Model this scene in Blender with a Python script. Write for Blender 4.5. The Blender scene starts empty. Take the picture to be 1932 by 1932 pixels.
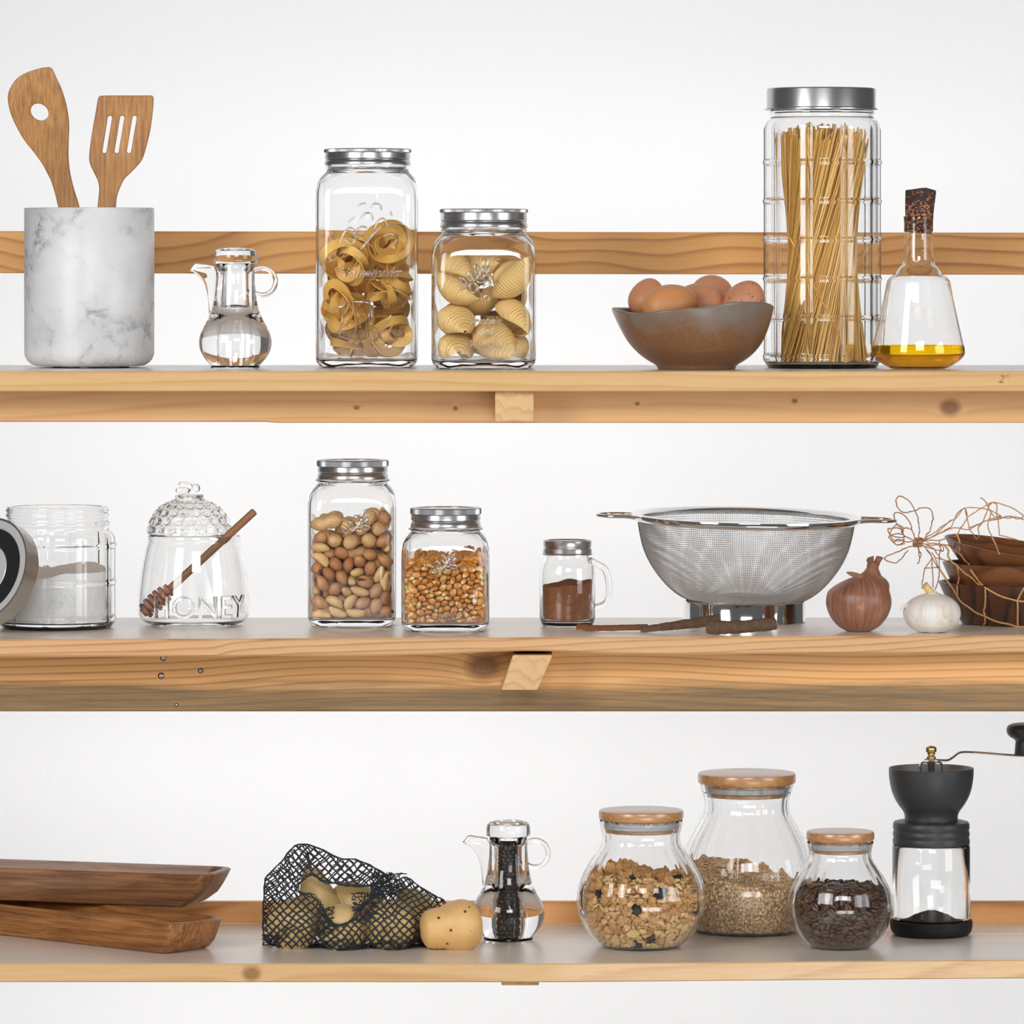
import bpy, bmesh, math, random
import numpy as np
from mathutils import Vector, Matrix, Euler

PI = math.pi
rnd = random.Random(7)
scene = bpy.context.scene
COL = scene.collection

# ---------------------------------------------------------------- camera scale
F, D, HZ, CX, CZ = 10000.0, 5.556, 490.0, 966.0, 1.5     # focal length (px of a 1932 px frame), distance of the shelf front, horizon row, centre column, eye height
ZT, ZM, ZB, SD = CZ - 210.5 / 1800, CZ - 715.0 / 1800, CZ - 1328.0 / 1800, 0.333   # the three shelf tops, shelf depth


def S(Y):
    return (D + Y) / F


def W(px, py, Y):
    s = S(Y)
    return Vector(((px - CX) * s, Y, CZ - (py - HZ) * s))


# ---------------------------------------------------------------- object helpers
def tag(o, label=None, cat=None, group=None, kind=None):
    if label: o['label'] = label
    if cat: o['category'] = cat
    if group: o['group'] = group
    if kind: o['kind'] = kind
    return o


def thing(name, label, cat, loc, group=None, kind=None):
    o = bpy.data.objects.new(name, None)
    o.empty_display_size = 0.02
    COL.objects.link(o)
    o.location = Vector(loc)
    return tag(o, label, cat, group, kind)


def mesh(name, vf, mat, smooth=True, angle=40):
    v, f = vf
    me = bpy.data.meshes.new(name)
    me.from_pydata([tuple(p) for p in v], [], [tuple(q) for q in f])
    me.validate()
    me.update()
    if mat is not None:
        for m in (mat if isinstance(mat, (list, tuple)) else [mat]):
            me.materials.append(m)
    if smooth:
        me.shade_smooth()
        if angle < 180:
            me.set_sharp_from_angle(angle=math.radians(angle))
    return me


def obj(name, vf, mat, parent=None, origin=None, smooth=True, angle=40):
    """vf in world coordinates; becomes one mesh object, child of parent (or top level with its origin at `origin`)."""
    o0 = Vector(parent.location) if parent is not None and parent.parent is None else None
    if parent is not None and parent.parent is not None:
        o0 = Vector(parent.parent.location) + Vector(parent.location)
    if parent is None:
        o0 = Vector(origin) if origin is not None else Vector((0, 0, 0))
    v, f = vf
    me = mesh(name, ([Vector(p) - o0 for p in v], f), mat, smooth, angle)
    o = bpy.data.objects.new(name, me)
    COL.objects.link(o)
    if parent is not None:
        o.parent = parent
    else:
        o.location = o0
    return o


def join(*vfs):
    V, Fc = [], []
    for v, f in vfs:
        b = len(V)
        V.extend(v)
        Fc.extend(tuple(i + b for i in q) for q in f)
    return V, Fc


def xf(vf, M):
    return [M @ Vector(p) for p in vf[0]], vf[1]


def T(x, y, z):
    return Matrix.Translation((x, y, z))


def R(a, ax):
    return Matrix.Rotation(a, 4, ax)


def crv(pts, n=6):
    """Catmull-Rom through the points"""
    P = [np.array(p, float) for p in pts]
    out = []
    for i in range(len(P) - 1):
        p0, p1, p2, p3 = P[max(i - 1, 0)], P[i], P[i + 1], P[min(i + 2, len(P) - 1)]
        for k in range(n):
            t = k / n
            out.append(0.5 * (2 * p1 + (p2 - p0) * t + (2 * p0 - 5 * p1 + 4 * p2 - p3) * t * t + (3 * p1 - p0 - 3 * p2 + p3) * t ** 3))
    out.append(P[-1])
    return [tuple(p) for p in out]


def lathe(prof, seg=64, rad=None, cx=0, cy=0, z0=0, closed=False):
    """prof [(r,z)]; rad(theta,i,r,z)->(r,z)"""
    V, Fc, rings = [], [], []
    for i, (r, z) in enumerate(prof):
        if r < 1e-7:
            rings.append([len(V)])
            V.append(Vector((cx, cy, z0 + z)))
        else:
            ring = []
            for k in range(seg):
                th = 2 * PI * k / seg
                rr, zz = rad(th, i, r, z) if rad else (r, z)
                ring.append(len(V))
                V.append(Vector((cx + rr * math.cos(th), cy + rr * math.sin(th), z0 + zz)))
            rings.append(ring)
    pairs = list(zip(rings[:-1], rings[1:]))
    if closed:
        pairs.append((rings[-1], rings[0]))
    for a, b in pairs:
        if len(a) == 1 and len(b) == 1:
            continue
        for k in range(seg):
            k2 = (k + 1) % seg
            if len(a) == 1:
                Fc.append((a[0], b[k2], b[k]))
            elif len(b) == 1:
                Fc.append((a[k], a[k2], b[0]))
            else:
                Fc.append((a[k], a[k2], b[k2], b[k]))
    return V, Fc


def tube(path, rad, sides=8, closed=False, cap=True, squash=1.0):
    P = [Vector(p) for p in path]
    n = len(P)
    rr = rad if isinstance(rad, (list, tuple)) else [rad] * n
    V, Fc = [], []
    up = None
    for i in range(n):
        a = P[(i - 1) % n] if (closed or i > 0) else P[i]
        b = P[(i + 1) % n] if (closed or i < n - 1) else P[i]
        t = (b - a)
        t = t.normalized() if t.length > 1e-12 else Vector((0, 0, 1))
        if up is None:
            up = Vector((0, 0, 1)) if abs(t.z) < 0.9 else Vector((1, 0, 0))
        u = up - t * up.dot(t)
        if u.length < 1e-6:
            u = t.orthogonal()
        u.normalize()
        up = u
        w = t.cross(u)
        for k in range(sides):
            th = 2 * PI * k / sides
            V.append(P[i] + u * (rr[i] * math.cos(th)) + w * (rr[i] * squash * math.sin(th)))
    m = n if closed else n - 1
    for i in range(m):
        for k in range(sides):
            a, b = i * sides + k, i * sides + (k + 1) % sides
            c, d = ((i + 1) % n) * sides + (k + 1) % sides, ((i + 1) % n) * sides + k
            Fc.append((a, b, c, d))
    if cap and not closed:
        Fc.append(tuple(range(sides - 1, -1, -1)))
        Fc.append(tuple((n - 1) * sides + k for k in range(sides)))
    return V, Fc


def box(x0, x1, y0, y1, z0, z1, nx=1, bev=0.0):
    bm = bmesh.new()
    bmesh.ops.create_cube(bm, size=1)
    for v in bm.verts:
        v.co = Vector(((x0 + x1) / 2 + v.co.x * (x1 - x0), (y0 + y1) / 2 + v.co.y * (y1 - y0), (z0 + z1) / 2 + v.co.z * (z1 - z0)))
    if bev:
        bmesh.ops.bevel(bm, geom=bm.edges[:], offset=bev, segments=2, affect='EDGES')
    return bm_vf(bm)


def bm_vf(bm):
    bm.verts.index_update()
    v = [x.co.copy() for x in bm.verts]
    f = [tuple(y.index for y in q.verts) for q in bm.faces]
    bm.free()
    return v, f


def ico(sub=2, r=1.0):
    bm = bmesh.new()
    bmesh.ops.create_icosphere(bm, subdivisions=sub, radius=r)
    return bm_vf(bm)


def sphere(seg=24, rings=14):
    return lathe([(math.sin(PI * i / rings) if 0 < i < rings else 0.0, -math.cos(PI * i / rings)) for i in range(rings + 1)], seg)


def shape2d(outer, holes, depth, bevel, res=3):
    """flat outline (x,z) with holes -> solid slab along y, centred on y=0"""
    cu = bpy.data.curves.new('outline', 'CURVE')
    cu.dimensions = '2D'
    cu.fill_mode = 'BOTH'
    cu.extrude = max(depth / 2 - bevel, 1e-5)
    cu.bevel_depth = bevel
    cu.bevel_resolution = res
    cu.offset = -bevel
    for loop in [outer] + list(holes):
        sp = cu.splines.new('POLY')
        sp.points.add(len(loop) - 1)
        for p, q in zip(sp.points, loop):
            p.co = (q[0], q[1], 0, 1)
        sp.use_cyclic_u = True
    return curve_vf(cu)


def curve_vf(cu):
    o = bpy.data.objects.new('tmp', cu)
    COL.objects.link(o)
    bpy.context.view_layer.update()
    dg = bpy.context.evaluated_depsgraph_get()
    me = bpy.data.meshes.new_from_object(o.evaluated_get(dg))
    bm = bmesh.new()
    bm.from_mesh(me)
    bmesh.ops.remove_doubles(bm, verts=bm.verts, dist=1e-6)
    v, f = bm_vf(bm)
    bpy.data.objects.remove(o)
    bpy.data.meshes.remove(me)
    return [Vector((p.x, -p.z, p.y)) for p in v], f      # (x, y, z) -> (x, depth, up)


def text_vf(s, size, extrude, bevel, shear=0.0, spacing=1.0, bold=0.012):
    cu = bpy.data.curves.new('txt', 'FONT')
    cu.body = s
    cu.size = size
    cu.extrude = extrude
    cu.bevel_depth = bevel
    cu.bevel_resolution = 1
    cu.resolution_u = 4
    cu.shear = shear
    cu.space_character = spacing
    cu.align_x = 'CENTER'
    cu.offset = bold * size
    return curve_vf(cu)


def noise3(p, sc, seed=0.0):
    from mathutils import noise
    return noise.noise(Vector((p[0] * sc + seed, p[1] * sc + seed * 1.7, p[2] * sc - seed)))


def rsq(th, a, rc):
    """radius of a rounded square (half side a, corner radius rc) in direction th"""
    c, s = abs(math.cos(th)), abs(math.sin(th))
    if c < s: c, s = s, c
    e = a - rc
    if a * s / c <= e:
        return a / c
    b = e * (c + s)
    return b + math.sqrt(max(b * b - 2 * e * e + rc * rc, 0))


def loft_sq(rows, seg=128, cx=0, cy=0, z0=0):
    """rows [(a, rc, z)] rounded-square rings; a==0 is a pole"""
    ths = [2 * PI * k / seg for k in range(seg)]
    ths = [t + 0.15 * math.sin(4 * t) for t in ths]
    V, Fc, rings = [], [], []
    for a, rc, z in rows:
        if a < 1e-7:
            rings.append([len(V)])
            V.append(Vector((cx, cy, z0 + z)))
        else:
            ring = []
            for t in ths:
                r = rsq(t, a, min(rc, a))
                ring.append(len(V))
                V.append(Vector((cx + r * math.cos(t), cy + r * math.sin(t), z0 + z)))
            rings.append(ring)
    for a, b in zip(rings[:-1], rings[1:]):
        for k in range(seg):
            k2 = (k + 1) % seg
            if len(a) == 1 and len(b) == 1: continue
            if len(a) == 1: Fc.append((a[0], b[k2], b[k]))
            elif len(b) == 1: Fc.append((a[k], a[k2], b[0]))
            else: Fc.append((a[k], a[k2], b[k2], b[k]))
    return V, Fc


# ---------------------------------------------------------------- materials
def nt_mat(name):
    m = bpy.data.materials.new(name)
    m.use_nodes = True
    nt = m.node_tree
    nt.nodes.clear()
    out = nt.nodes.new('ShaderNodeOutputMaterial')
    return m, nt, out


class N:
    def __init__(self, nt): self.nt = nt

    def add(self, typ, ins=None, **kw):
        n = self.nt.nodes.new(typ)
        for k, v in kw.items(): setattr(n, k, v)
        for k, v in (ins or {}).items():
            s = n.inputs[k]
            if hasattr(v, 'is_linked') or isinstance(v, bpy.types.NodeSocket): self.nt.links.new(v, s)
            else: s.default_value = v
        return n

    def math(self, op, a, b=None, c=None):
        ins = {0: a}
        if b is not None: ins[1] = b
        if c is not None: ins[2] = c
        return self.add('ShaderNodeMath', ins, operation=op).outputs[0]

    def vmath(self, op, a, b=None):
        ins = {0: a}
        if b is not None: ins[1] = b
        n = self.add('ShaderNodeVectorMath', ins, operation=op)
        return n.outputs['Value'] if op in ('LENGTH', 'DISTANCE') else n.outputs[0]

    def ramp(self, fac, stops, interp='LINEAR'):
        n = self.add('ShaderNodeValToRGB', {0: fac})
        cr = n.color_ramp
        cr.interpolation = interp
        while len(cr.elements) < len(stops): cr.elements.new(0.5)
        for e, (p, c) in zip(cr.elements, stops):
            e.position = p
            e.color = (*c[:3], 1) if len(c) >= 3 else (c[0], c[0], c[0], 1)
        return n.outputs[0]

    def noise(self, vec, scale, detail=3, rough=0.55, dist=0.0, out='Fac'):
        n = self.add('ShaderNodeTexNoise', {'Vector': vec, 'Scale': scale, 'Detail': detail, 'Roughness': rough, 'Distortion': dist})
        return n.outputs[out]

    def coords(self, scale=(1, 1, 1), loc=(0, 0, 0), rot=(0, 0, 0)):
        tc = self.add('ShaderNodeTexCoord')
        return self.add('ShaderNodeMapping', {'Vector': tc.outputs['Object'], 'Scale': scale, 'Location': loc, 'Rotation': rot}).outputs[0]

    def mix(self, fac, a, b, blend='MIX'):
        n = self.add('ShaderNodeMix', data_type='RGBA', blend_type=blend)
        for s, v in ((n.inputs[0], fac), (n.inputs[6], a), (n.inputs[7], b)):
            if isinstance(v, bpy.types.NodeSocket): self.nt.links.new(v, s)
            elif isinstance(v, (tuple, list)): s.default_value = (*v[:3], 1)
            else: s.default_value = v
        return n.outputs[2]

    def bump(self, h, strength=0.3, dist=0.001):
        return self.add('ShaderNodeBump', {'Height': h, 'Strength': strength, 'Distance': dist}).outputs[0]

    def bsdf(self, out, color, rough=0.5, metal=0.0, normal=None, spec=0.5, **kw):
        n = self.add('ShaderNodeBsdfPrincipled')
        for k, v in [('Base Color', color), ('Roughness', rough), ('Metallic', metal), ('Specular IOR Level', spec)] + list(kw.items()):
            s = n.inputs[k]
            if isinstance(v, bpy.types.NodeSocket): self.nt.links.new(v, s)
            elif k in ('Base Color',) : s.default_value = (*v[:3], 1)
            else: s.default_value = v
        if normal is not None: self.nt.links.new(normal, n.inputs['Normal'])
        self.nt.links.new(n.outputs[0], out.inputs[0])
        return n


def plain(name, color, rough=0.5, metal=0.0, spec=0.5, var=0.0, vscale=30.0, bump=0.0, bscale=200.0, **kw):
    m, nt, out = nt_mat(name)
    n = N(nt)
    c = color
    co = n.coords() if (var or bump) else None
    if var:
        f = n.noise(co, vscale, 4)
        c = n.mix(f, tuple(x * (1 - var) for x in color), tuple(min(x * (1 + var), 1) for x in color))
    nm = n.bump(n.noise(co, bscale, 4), bump, 0.001) if bump else None
    n.bsdf(out, c, rough, metal, nm, spec, **kw)
    return m


def glass_mat(name, color=(0.985, 0.99, 0.99), ior=1.47, rough=0.0):
    m, nt, out = nt_mat(name)
    g = nt.nodes.new('ShaderNodeBsdfGlass')
    g.inputs['Color'].default_value = (*color, 1)
    g.inputs['IOR'].default_value = ior
    g.inputs['Roughness'].default_value = rough
    nt.links.new(g.outputs[0], out.inputs[0])
    return m


def srgb(r, g, b):
    f = lambda c: c / 12.92 if c <= 0.04045 else ((c + 0.055) / 1.055) ** 2.4
    return tuple(f(x / 255) for x in (r, g, b))


def wood(name, light, mid, dark, freq=170.0, y0=0.25, z0=-0.12, warp=0.02, warpscale=(2.2, 5, 5), rough=0.45, knots=(), weather=None, ringmix=0.55, fiber=0.35, spec=0.5, coat=0.0):
    """boards sawn lengthwise (along X) from a log whose pith runs at (y0, z0) away from the board: the rings are real 3D rings"""
    m, nt, out = nt_mat(name)
    n = N(nt)
    co = n.coords()
    w = n.noise(n.coords(warpscale), 1.0, 2, 0.5, 0, 'Color')
    w = n.vmath('MULTIPLY', n.vmath('SUBTRACT', w, (0.5, 0.5, 0.5)), (0.0, warp * 2, warp * 2))
    p = n.vmath('ADD', n.vmath('MULTIPLY', co, (0.0, 1, 1)), (0, -y0, -z0))
    p = n.vmath('ADD', p, w)
    kd = None
    for kx, kz, kr in knots:
        dv = n.vmath('LENGTH', n.vmath('MULTIPLY', n.vmath('SUBTRACT', co, (kx, 0, kz)), (0.8, 0.0, 1.0)))
        q = n.math('DIVIDE', dv, kr)
        kd = q if kd is None else n.math('MINIMUM', kd, q)
    r = n.vmath('LENGTH', p)
    if kd is not None:      # rings bend round a knot
        r = n.math('ADD', r, n.math('DIVIDE', 0.012, n.math('ADD', 1.0, n.math('MULTIPLY', kd, kd))))
    ring = n.math('FRACT', n.math('MULTIPLY', r, freq))
    ringc = n.ramp(ring, [(0.0, (0,)), (0.55, (0.25,)), (0.85, (1,)), (1.0, (0,))])
    fib = n.noise(n.coords((12, 260, 260)), 1.0, 4, 0.65)
    big = n.noise(n.coords((3, 14, 14)), 1.0, 3)
    f = n.math('MULTIPLY', n.math('ADD', n.math('MULTIPLY', ringc, ringmix), n.math('MULTIPLY', fib, fiber)), n.math('ADD', 0.55, n.math('MULTIPLY', big, 0.8)))
    c = n.ramp(f, [(0.0, light), (0.45, mid), (1.0, dark)])
    if weather is not None:   # grey-brown stain along the lower part of a board
        za, zb, wc = weather
        z = n.add('ShaderNodeSeparateXYZ', {0: co}).outputs[2]
        zz = n.math('ADD', z, n.math('MULTIPLY', n.math('SUBTRACT', n.noise(n.coords((4, 20, 60)), 1.0, 4, 0.6), 0.5), 0.035))
        k = n.add('ShaderNodeMapRange', {0: zz, 1: zb, 2: za, 3: 1.0, 4: 0.0}, clamp=True).outputs[0]
        k = n.math('MULTIPLY', k, n.math('ADD', 0.45, n.math('MULTIPLY', n.noise(n.coords((8, 90, 160)), 1.0, 5, 0.7), 0.75)))
        c = n.mix(k, c, wc)
    if kd is not None:
        kf = n.add('ShaderNodeMapRange', {0: kd, 1: 0.55, 2: 1.15, 3: 1.0, 4: 0.0}, clamp=True).outputs[0]
        kring = n.math('FRACT', n.math('MULTIPLY', kd, 4.0))
        kc = n.mix(kring, tuple(x * 0.75 for x in dark), tuple(x * 0.48 for x in dark))
        c = n.mix(n.math('MULTIPLY', kf, 0.85), c, kc)
    b = n.bump(n.math('ADD', n.math('MULTIPLY', fib, 1.0), n.math('MULTIPLY', ringc, 0.4)), 0.25, 0.0006)
    n.bsdf(out, c, rough, 0.0, b, spec, **({'Coat Weight': coat, 'Coat Roughness': 0.30, 'Coat IOR': 1.8} if coat else {}))
    return m

# ---------------------------------------------------------------- the materials of this place
M = {}
M['glass'] = glass_mat('clear_glass', (0.997, 0.998, 0.998))
M['thick_glass'] = glass_mat('clear_thick_glass', (0.998, 0.998, 0.998), 1.5)
M['water'] = glass_mat('clear_liquid', (0.998, 0.998, 0.998), 1.36)
M['oil'] = glass_mat('yellow_oil', (1.0, 0.76, 0.035), 1.46)
M['steel'] = plain('brushed_steel', (0.56, 0.56, 0.56), 0.27, 1.0)
M['band'] = plain('zinc_lid_metal', (0.52, 0.52, 0.53), 0.27, 1.0)
M['satin'] = plain('satin_lid_metal', (0.74, 0.74, 0.73), 0.45, 0.55)
M['chrome'] = plain('chrome', (0.75, 0.75, 0.75), 0.07, 1.0)
M['wire'] = plain('steel_wire', (0.66, 0.66, 0.66), 0.25, 1.0)
M['brass'] = plain('brass', (0.60, 0.40, 0.15), 0.25, 1.0)
M['black_plastic'] = plain('matt_black_plastic', (0.035, 0.036, 0.038), 0.42, spec=0.45)
M['black_rubber'] = plain('black_rubber', (0.012, 0.012, 0.013), 0.6, spec=0.3)
M['pencil'] = plain('pencil_lead', srgb(120, 92, 66), 0.7)
M['silicone'] = plain('grey_silicone', (0.45, 0.45, 0.45), 0.5)
M['hopper_in'] = plain('hopper_inside', (0.30, 0.29, 0.27), 0.5)
M['net_black'] = plain('black_net_twine', (0.03, 0.034, 0.038), 0.75, spec=0.25)
M['jute'] = plain('jute_string', srgb(196, 150, 105), 0.9, var=0.35, vscale=60, bump=0.5, bscale=900, spec=0.15)
M['flour'] = plain('white_flour', (0.88, 0.88, 0.875), 0.95, var=0.05, bump=0.6, bscale=300, spec=0.1)
M['cinnamon'] = plain('cinnamon_powder', srgb(138, 88, 58), 0.95, var=0.10, bump=0.4, bscale=500, spec=0.05)
M['coffee_ground'] = plain('ground_coffee', srgb(58, 46, 42), 0.9, var=0.45, vscale=600, bump=0.8, bscale=700, spec=0.15)
M['pasta'] = plain('durum_pasta', srgb(250, 194, 98), 0.42, var=0.10, vscale=40, **{'Subsurface Weight': 0.0})
M['pasta_light'] = plain('pale_shell_pasta', srgb(250, 208, 134), 0.45, var=0.08, vscale=40)
M['spaghetti'] = plain('spaghetti', srgb(246, 190, 92), 0.35, var=0.16, vscale=25)
M['corn'] = plain('popcorn_kernel', srgb(226, 150, 52), 0.25, var=0.22, vscale=90, spec=0.6)
M['bean'] = plain('roasted_coffee_bean', srgb(92, 60, 38), 0.36, var=0.3, vscale=80, spec=0.5)
M['pepper'] = plain('black_peppercorn', srgb(46, 38, 34), 0.5, var=0.5, vscale=300, bump=1.0, bscale=900)
M['peanut'] = plain('peanut_shell', srgb(232, 190, 132), 0.7, var=0.2, vscale=120, bump=0.9, bscale=260)
M['cashew'] = plain('cashew', srgb(236, 196, 134), 0.5, var=0.12, vscale=80)
M['pistachio'] = plain('pistachio_shell', srgb(206, 150, 100), 0.45, var=0.18, vscale=90)
M['almond'] = plain('nut_skin', srgb(190, 130, 84), 0.5, var=0.2, vscale=120, bump=0.4, bscale=300)
M['nutmeat'] = plain('pistachio_kernel', srgb(120, 70, 40), 0.5, var=0.3, vscale=150)
M['oats'] = plain('oat_flakes', srgb(250, 216, 168), 0.85, var=0.2, vscale=150, bump=0.4, bscale=500, spec=0.15)
M['granola'] = plain('granola_cluster', srgb(208, 158, 100), 0.75, var=0.35, vscale=120, bump=1.0, bscale=240, spec=0.25)
M['coconut'] = plain('dried_fruit_chip', srgb(244, 212, 144), 0.6, var=0.12, vscale=80, bump=0.4, bscale=300)
M['raisin'] = plain('raisin', srgb(44, 34, 34), 0.45, var=0.3, vscale=150, bump=1.0, bscale=260)
M['egg'] = plain('brown_egg', srgb(204, 138, 98), 0.45, var=0.10, vscale=60, bump=0.15, bscale=900)
M['egg2'] = plain('light_brown_egg', srgb(210, 142, 88), 0.42, var=0.10, vscale=40, bump=0.25, bscale=600)
M['dipper'] = plain('dark_wood_dipper', srgb(140, 98, 66), 0.6, var=0.2, vscale=60)
M['dipper_head'] = plain('reddish_wood_dipper_head', srgb(158, 92, 58), 0.6, var=0.2, vscale=80)


def speckled(name, base, spot, scale, thr, rough=0.45, stretch=(1, 1, 1)):
    m, nt, out = nt_mat(name)
    n = N(nt)
    v = n.add('ShaderNodeTexVoronoi', {'Vector': n.coords(stretch), 'Scale': scale, 'Randomness': 1.0}).outputs['Distance']
    k = n.ramp(v, [(thr, (1,)), (thr + 0.05, (0,))])
    c = n.mix(n.noise(n.coords(), 40, 4), tuple(x * 0.85 for x in base), tuple(min(1, x * 1.12) for x in base))
    n.bsdf(out, n.mix(k, c, spot), rough)
    return m


M['egg_spot'] = speckled('speckled_egg', srgb(206, 142, 104), srgb(116, 68, 44), 170, 0.14)
M['pear'] = speckled('ripe_pear', srgb(204, 174, 116), srgb(172, 138, 82), 320, 0.12, 0.5)
M['squash'] = speckled('buff_pear', srgb(224, 180, 116), srgb(92, 56, 30), 75, 0.105, 0.42)


def marble():
    m, nt, out = nt_mat('white_marble')
    n = N(nt)
    co = n.coords()
    warp = n.vmath('ADD', n.vmath('MULTIPLY', co, (1, 1, 1.35)), n.vmath('MULTIPLY', n.vmath('SUBTRACT', n.noise(co, 14, 5, 0.65, 0, 'Color'), (0.5, 0.5, 0.5)), (0.05, 0.05, 0.05)))
    nz = n.noise(warp, 15, 6, 0.6)
    vein = n.math('ABSOLUTE', n.math('SUBTRACT', nz, 0.5))
    vein = n.ramp(vein, [(0.0, (1,)), (0.02, (0.5,)), (0.07, (0,))])
    gate = n.ramp(n.noise(co, 13, 4, 0.6), [(0.46, (0,)), (0.64, (1,))])
    spk = n.ramp(n.noise(co, 160, 4, 0.7), [(0.35, (0,)), (0.7, (1,))])
    k = n.math('MULTIPLY', n.math('MULTIPLY', vein, gate), n.math('ADD', 0.35, n.math('MULTIPLY', spk, 0.65)))
    cloud = n.ramp(n.noise(co, 11, 5, 0.6), [(0.35, srgb(226, 226, 226)), (0.7, srgb(198, 199, 201))])
    c = n.mix(k, cloud, srgb(88, 90, 94))
    n.bsdf(out, c, 0.40)
    return m


M['marble'] = marble()


def kernel_mat():
    """golden kernel with a pale pointed tip (kernel axis = local z)"""
    m, nt, out = nt_mat('golden_kernel_pale_tip')
    n = N(nt)
    z = n.add('ShaderNodeSeparateXYZ', {0: n.coords()}).outputs[2]
    k = n.add('ShaderNodeMapRange', {0: z, 1: 0.0008, 2: 0.0032, 3: 0.0, 4: 1.0}, clamp=True).outputs[0]
    r = n.add('ShaderNodeObjectInfo').outputs['Random']
    body = n.mix(r, srgb(206, 124, 36), srgb(238, 172, 82))
    n.bsdf(out, n.mix(k, body, srgb(248, 218, 152)), 0.25, spec=0.6)
    return m


M['corn_tip'] = kernel_mat()


def bamboo(name, light, dark, axis_scale=(420, 420, 9), rot=(0, 0, 0), coat=0.0):
    m, nt, out = nt_mat(name)
    n = N(nt)
    f = n.noise(n.coords(axis_scale, rot=rot), 1.0, 4, 0.6)
    g = n.noise(n.coords((30, 30, 30)), 1.0, 3)
    c = n.ramp(n.math('ADD', n.math('MULTIPLY', f, 0.75), n.math('MULTIPLY', g, 0.3)), [(0.32, light), (0.72, dark)])
    n.bsdf(out, c, 0.45, 0, n.bump(f, 0.2, 0.0005), **{'Coat Weight': coat, 'Coat Roughness': 0.26, 'Coat IOR': 1.7})
    return m


M['bamboo_spoon'] = bamboo('bamboo_spoon_wood', srgb(206, 152, 92), srgb(140, 90, 44), rot=(0, 0.24, 0))
M['bamboo_turner'] = bamboo('bamboo_turner_wood', srgb(204, 150, 92), srgb(138, 88, 44), rot=(0, -0.12, 0))
M['bamboo_lid'] = bamboo('bamboo_lid_wood', srgb(214, 160, 100), srgb(160, 106, 58), (14, 260, 260), coat=1.0)
M['tray'] = wood('dark_tray_wood', srgb(150, 98, 56), srgb(116, 70, 36), srgb(62, 36, 20), 260, 0.1, -0.03, 0.02, (5, 10, 10), 0.35, fiber=0.8, ringmix=0.3)
M['tray2'] = wood('brown_tray_wood', srgb(184, 118, 58), srgb(140, 84, 38), srgb(76, 42, 20), 240, 0.12, -0.05, 0.02, (5, 10, 10), 0.33, fiber=0.8, ringmix=0.3)
M['bowl_wood'] = wood('acacia_bowl_wood', srgb(142, 90, 54), srgb(108, 66, 38), srgb(56, 32, 20), 95, 0.05, 0.12, 0.05, (6, 8, 8), 0.4, fiber=0.5, ringmix=0.5)
M['bowl_wood_dark'] = wood('dark_acacia_bowl_wood', srgb(98, 62, 40), srgb(76, 46, 30), srgb(34, 22, 16), 80, 0.02, 0.10, 0.06, (12, 5, 3), 0.4, fiber=0.5, ringmix=0.7)


def ceramic():
    m, nt, out = nt_mat('brown_glazed_stoneware')
    n = N(nt)
    co = n.coords()
    z = n.add('ShaderNodeSeparateXYZ', {0: co}).outputs[2]
    big = n.noise(co, 16, 4, 0.6)
    k = n.add('ShaderNodeMapRange', {0: n.math('ADD', z, n.math('MULTIPLY', n.math('SUBTRACT', big, 0.5), 0.075)), 1: 0.040, 2: 0.066, 3: 0.0, 4: 0.75}, clamp=True).outputs[0]
    brown = n.mix(n.noise(co, 300, 3, 0.7), srgb(98, 64, 40), srgb(148, 104, 66))
    grey = n.mix(n.noise(co, 30, 4), srgb(100, 102, 104), srgb(144, 134, 120))
    n.bsdf(out, n.mix(k, brown, grey), 0.3, 0, n.bump(n.noise(co, 60, 4), 0.12, 0.001))
    return m


M['ceramic'] = ceramic()


def onion_mat():
    m, nt, out = nt_mat('onion_skin')
    n = N(nt)
    tc = n.add('ShaderNodeTexCoord').outputs['Object']
    s = n.add('ShaderNodeSeparateXYZ', {0: tc})
    ang = n.math('ARCTAN2', s.outputs[1], s.outputs[0])
    v = n.add('ShaderNodeCombineXYZ', {0: n.math('MULTIPLY', ang, 9.0), 1: n.math('MULTIPLY', s.outputs[2], 12.0), 2: 0.0}).outputs[0]
    f = n.noise(v, 1.0, 5, 0.65)
    g = n.noise(tc, 28, 3)
    c = n.ramp(n.math('ADD', n.math('MULTIPLY', f, 0.7), n.math('MULTIPLY', g, 0.35)), [(0.35, srgb(104, 66, 54)), (0.55, srgb(146, 100, 78)), (0.75, srgb(196, 146, 104))])
    n.bsdf(out, c, 0.32, 0, n.bump(f, 0.35, 0.0015))
    return m


def garlic_mat():
    m, nt, out = nt_mat('garlic_skin')
    n = N(nt)
    tc = n.add('ShaderNodeTexCoord').outputs['Object']
    s = n.add('ShaderNodeSeparateXYZ', {0: tc})
    ang = n.math('ARCTAN2', s.outputs[1], s.outputs[0])
    v = n.add('ShaderNodeCombineXYZ', {0: n.math('MULTIPLY', ang, 12.0), 1: n.math('MULTIPLY', s.outputs[2], 14.0), 2: 0.0}).outputs[0]
    f = n.noise(v, 1.0, 5, 0.65)
    g = n.noise(tc, 45, 4, 0.6)
    c = n.mix(f, srgb(244, 240, 234), srgb(214, 208, 202))
    c = n.mix(n.ramp(g, [(0.55, (0,)), (0.72, (0.75,))]), c, srgb(206, 168, 120))
    n.bsdf(out, c, 0.5, 0, n.bump(f, 0.4, 0.0015))
    return m


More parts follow.
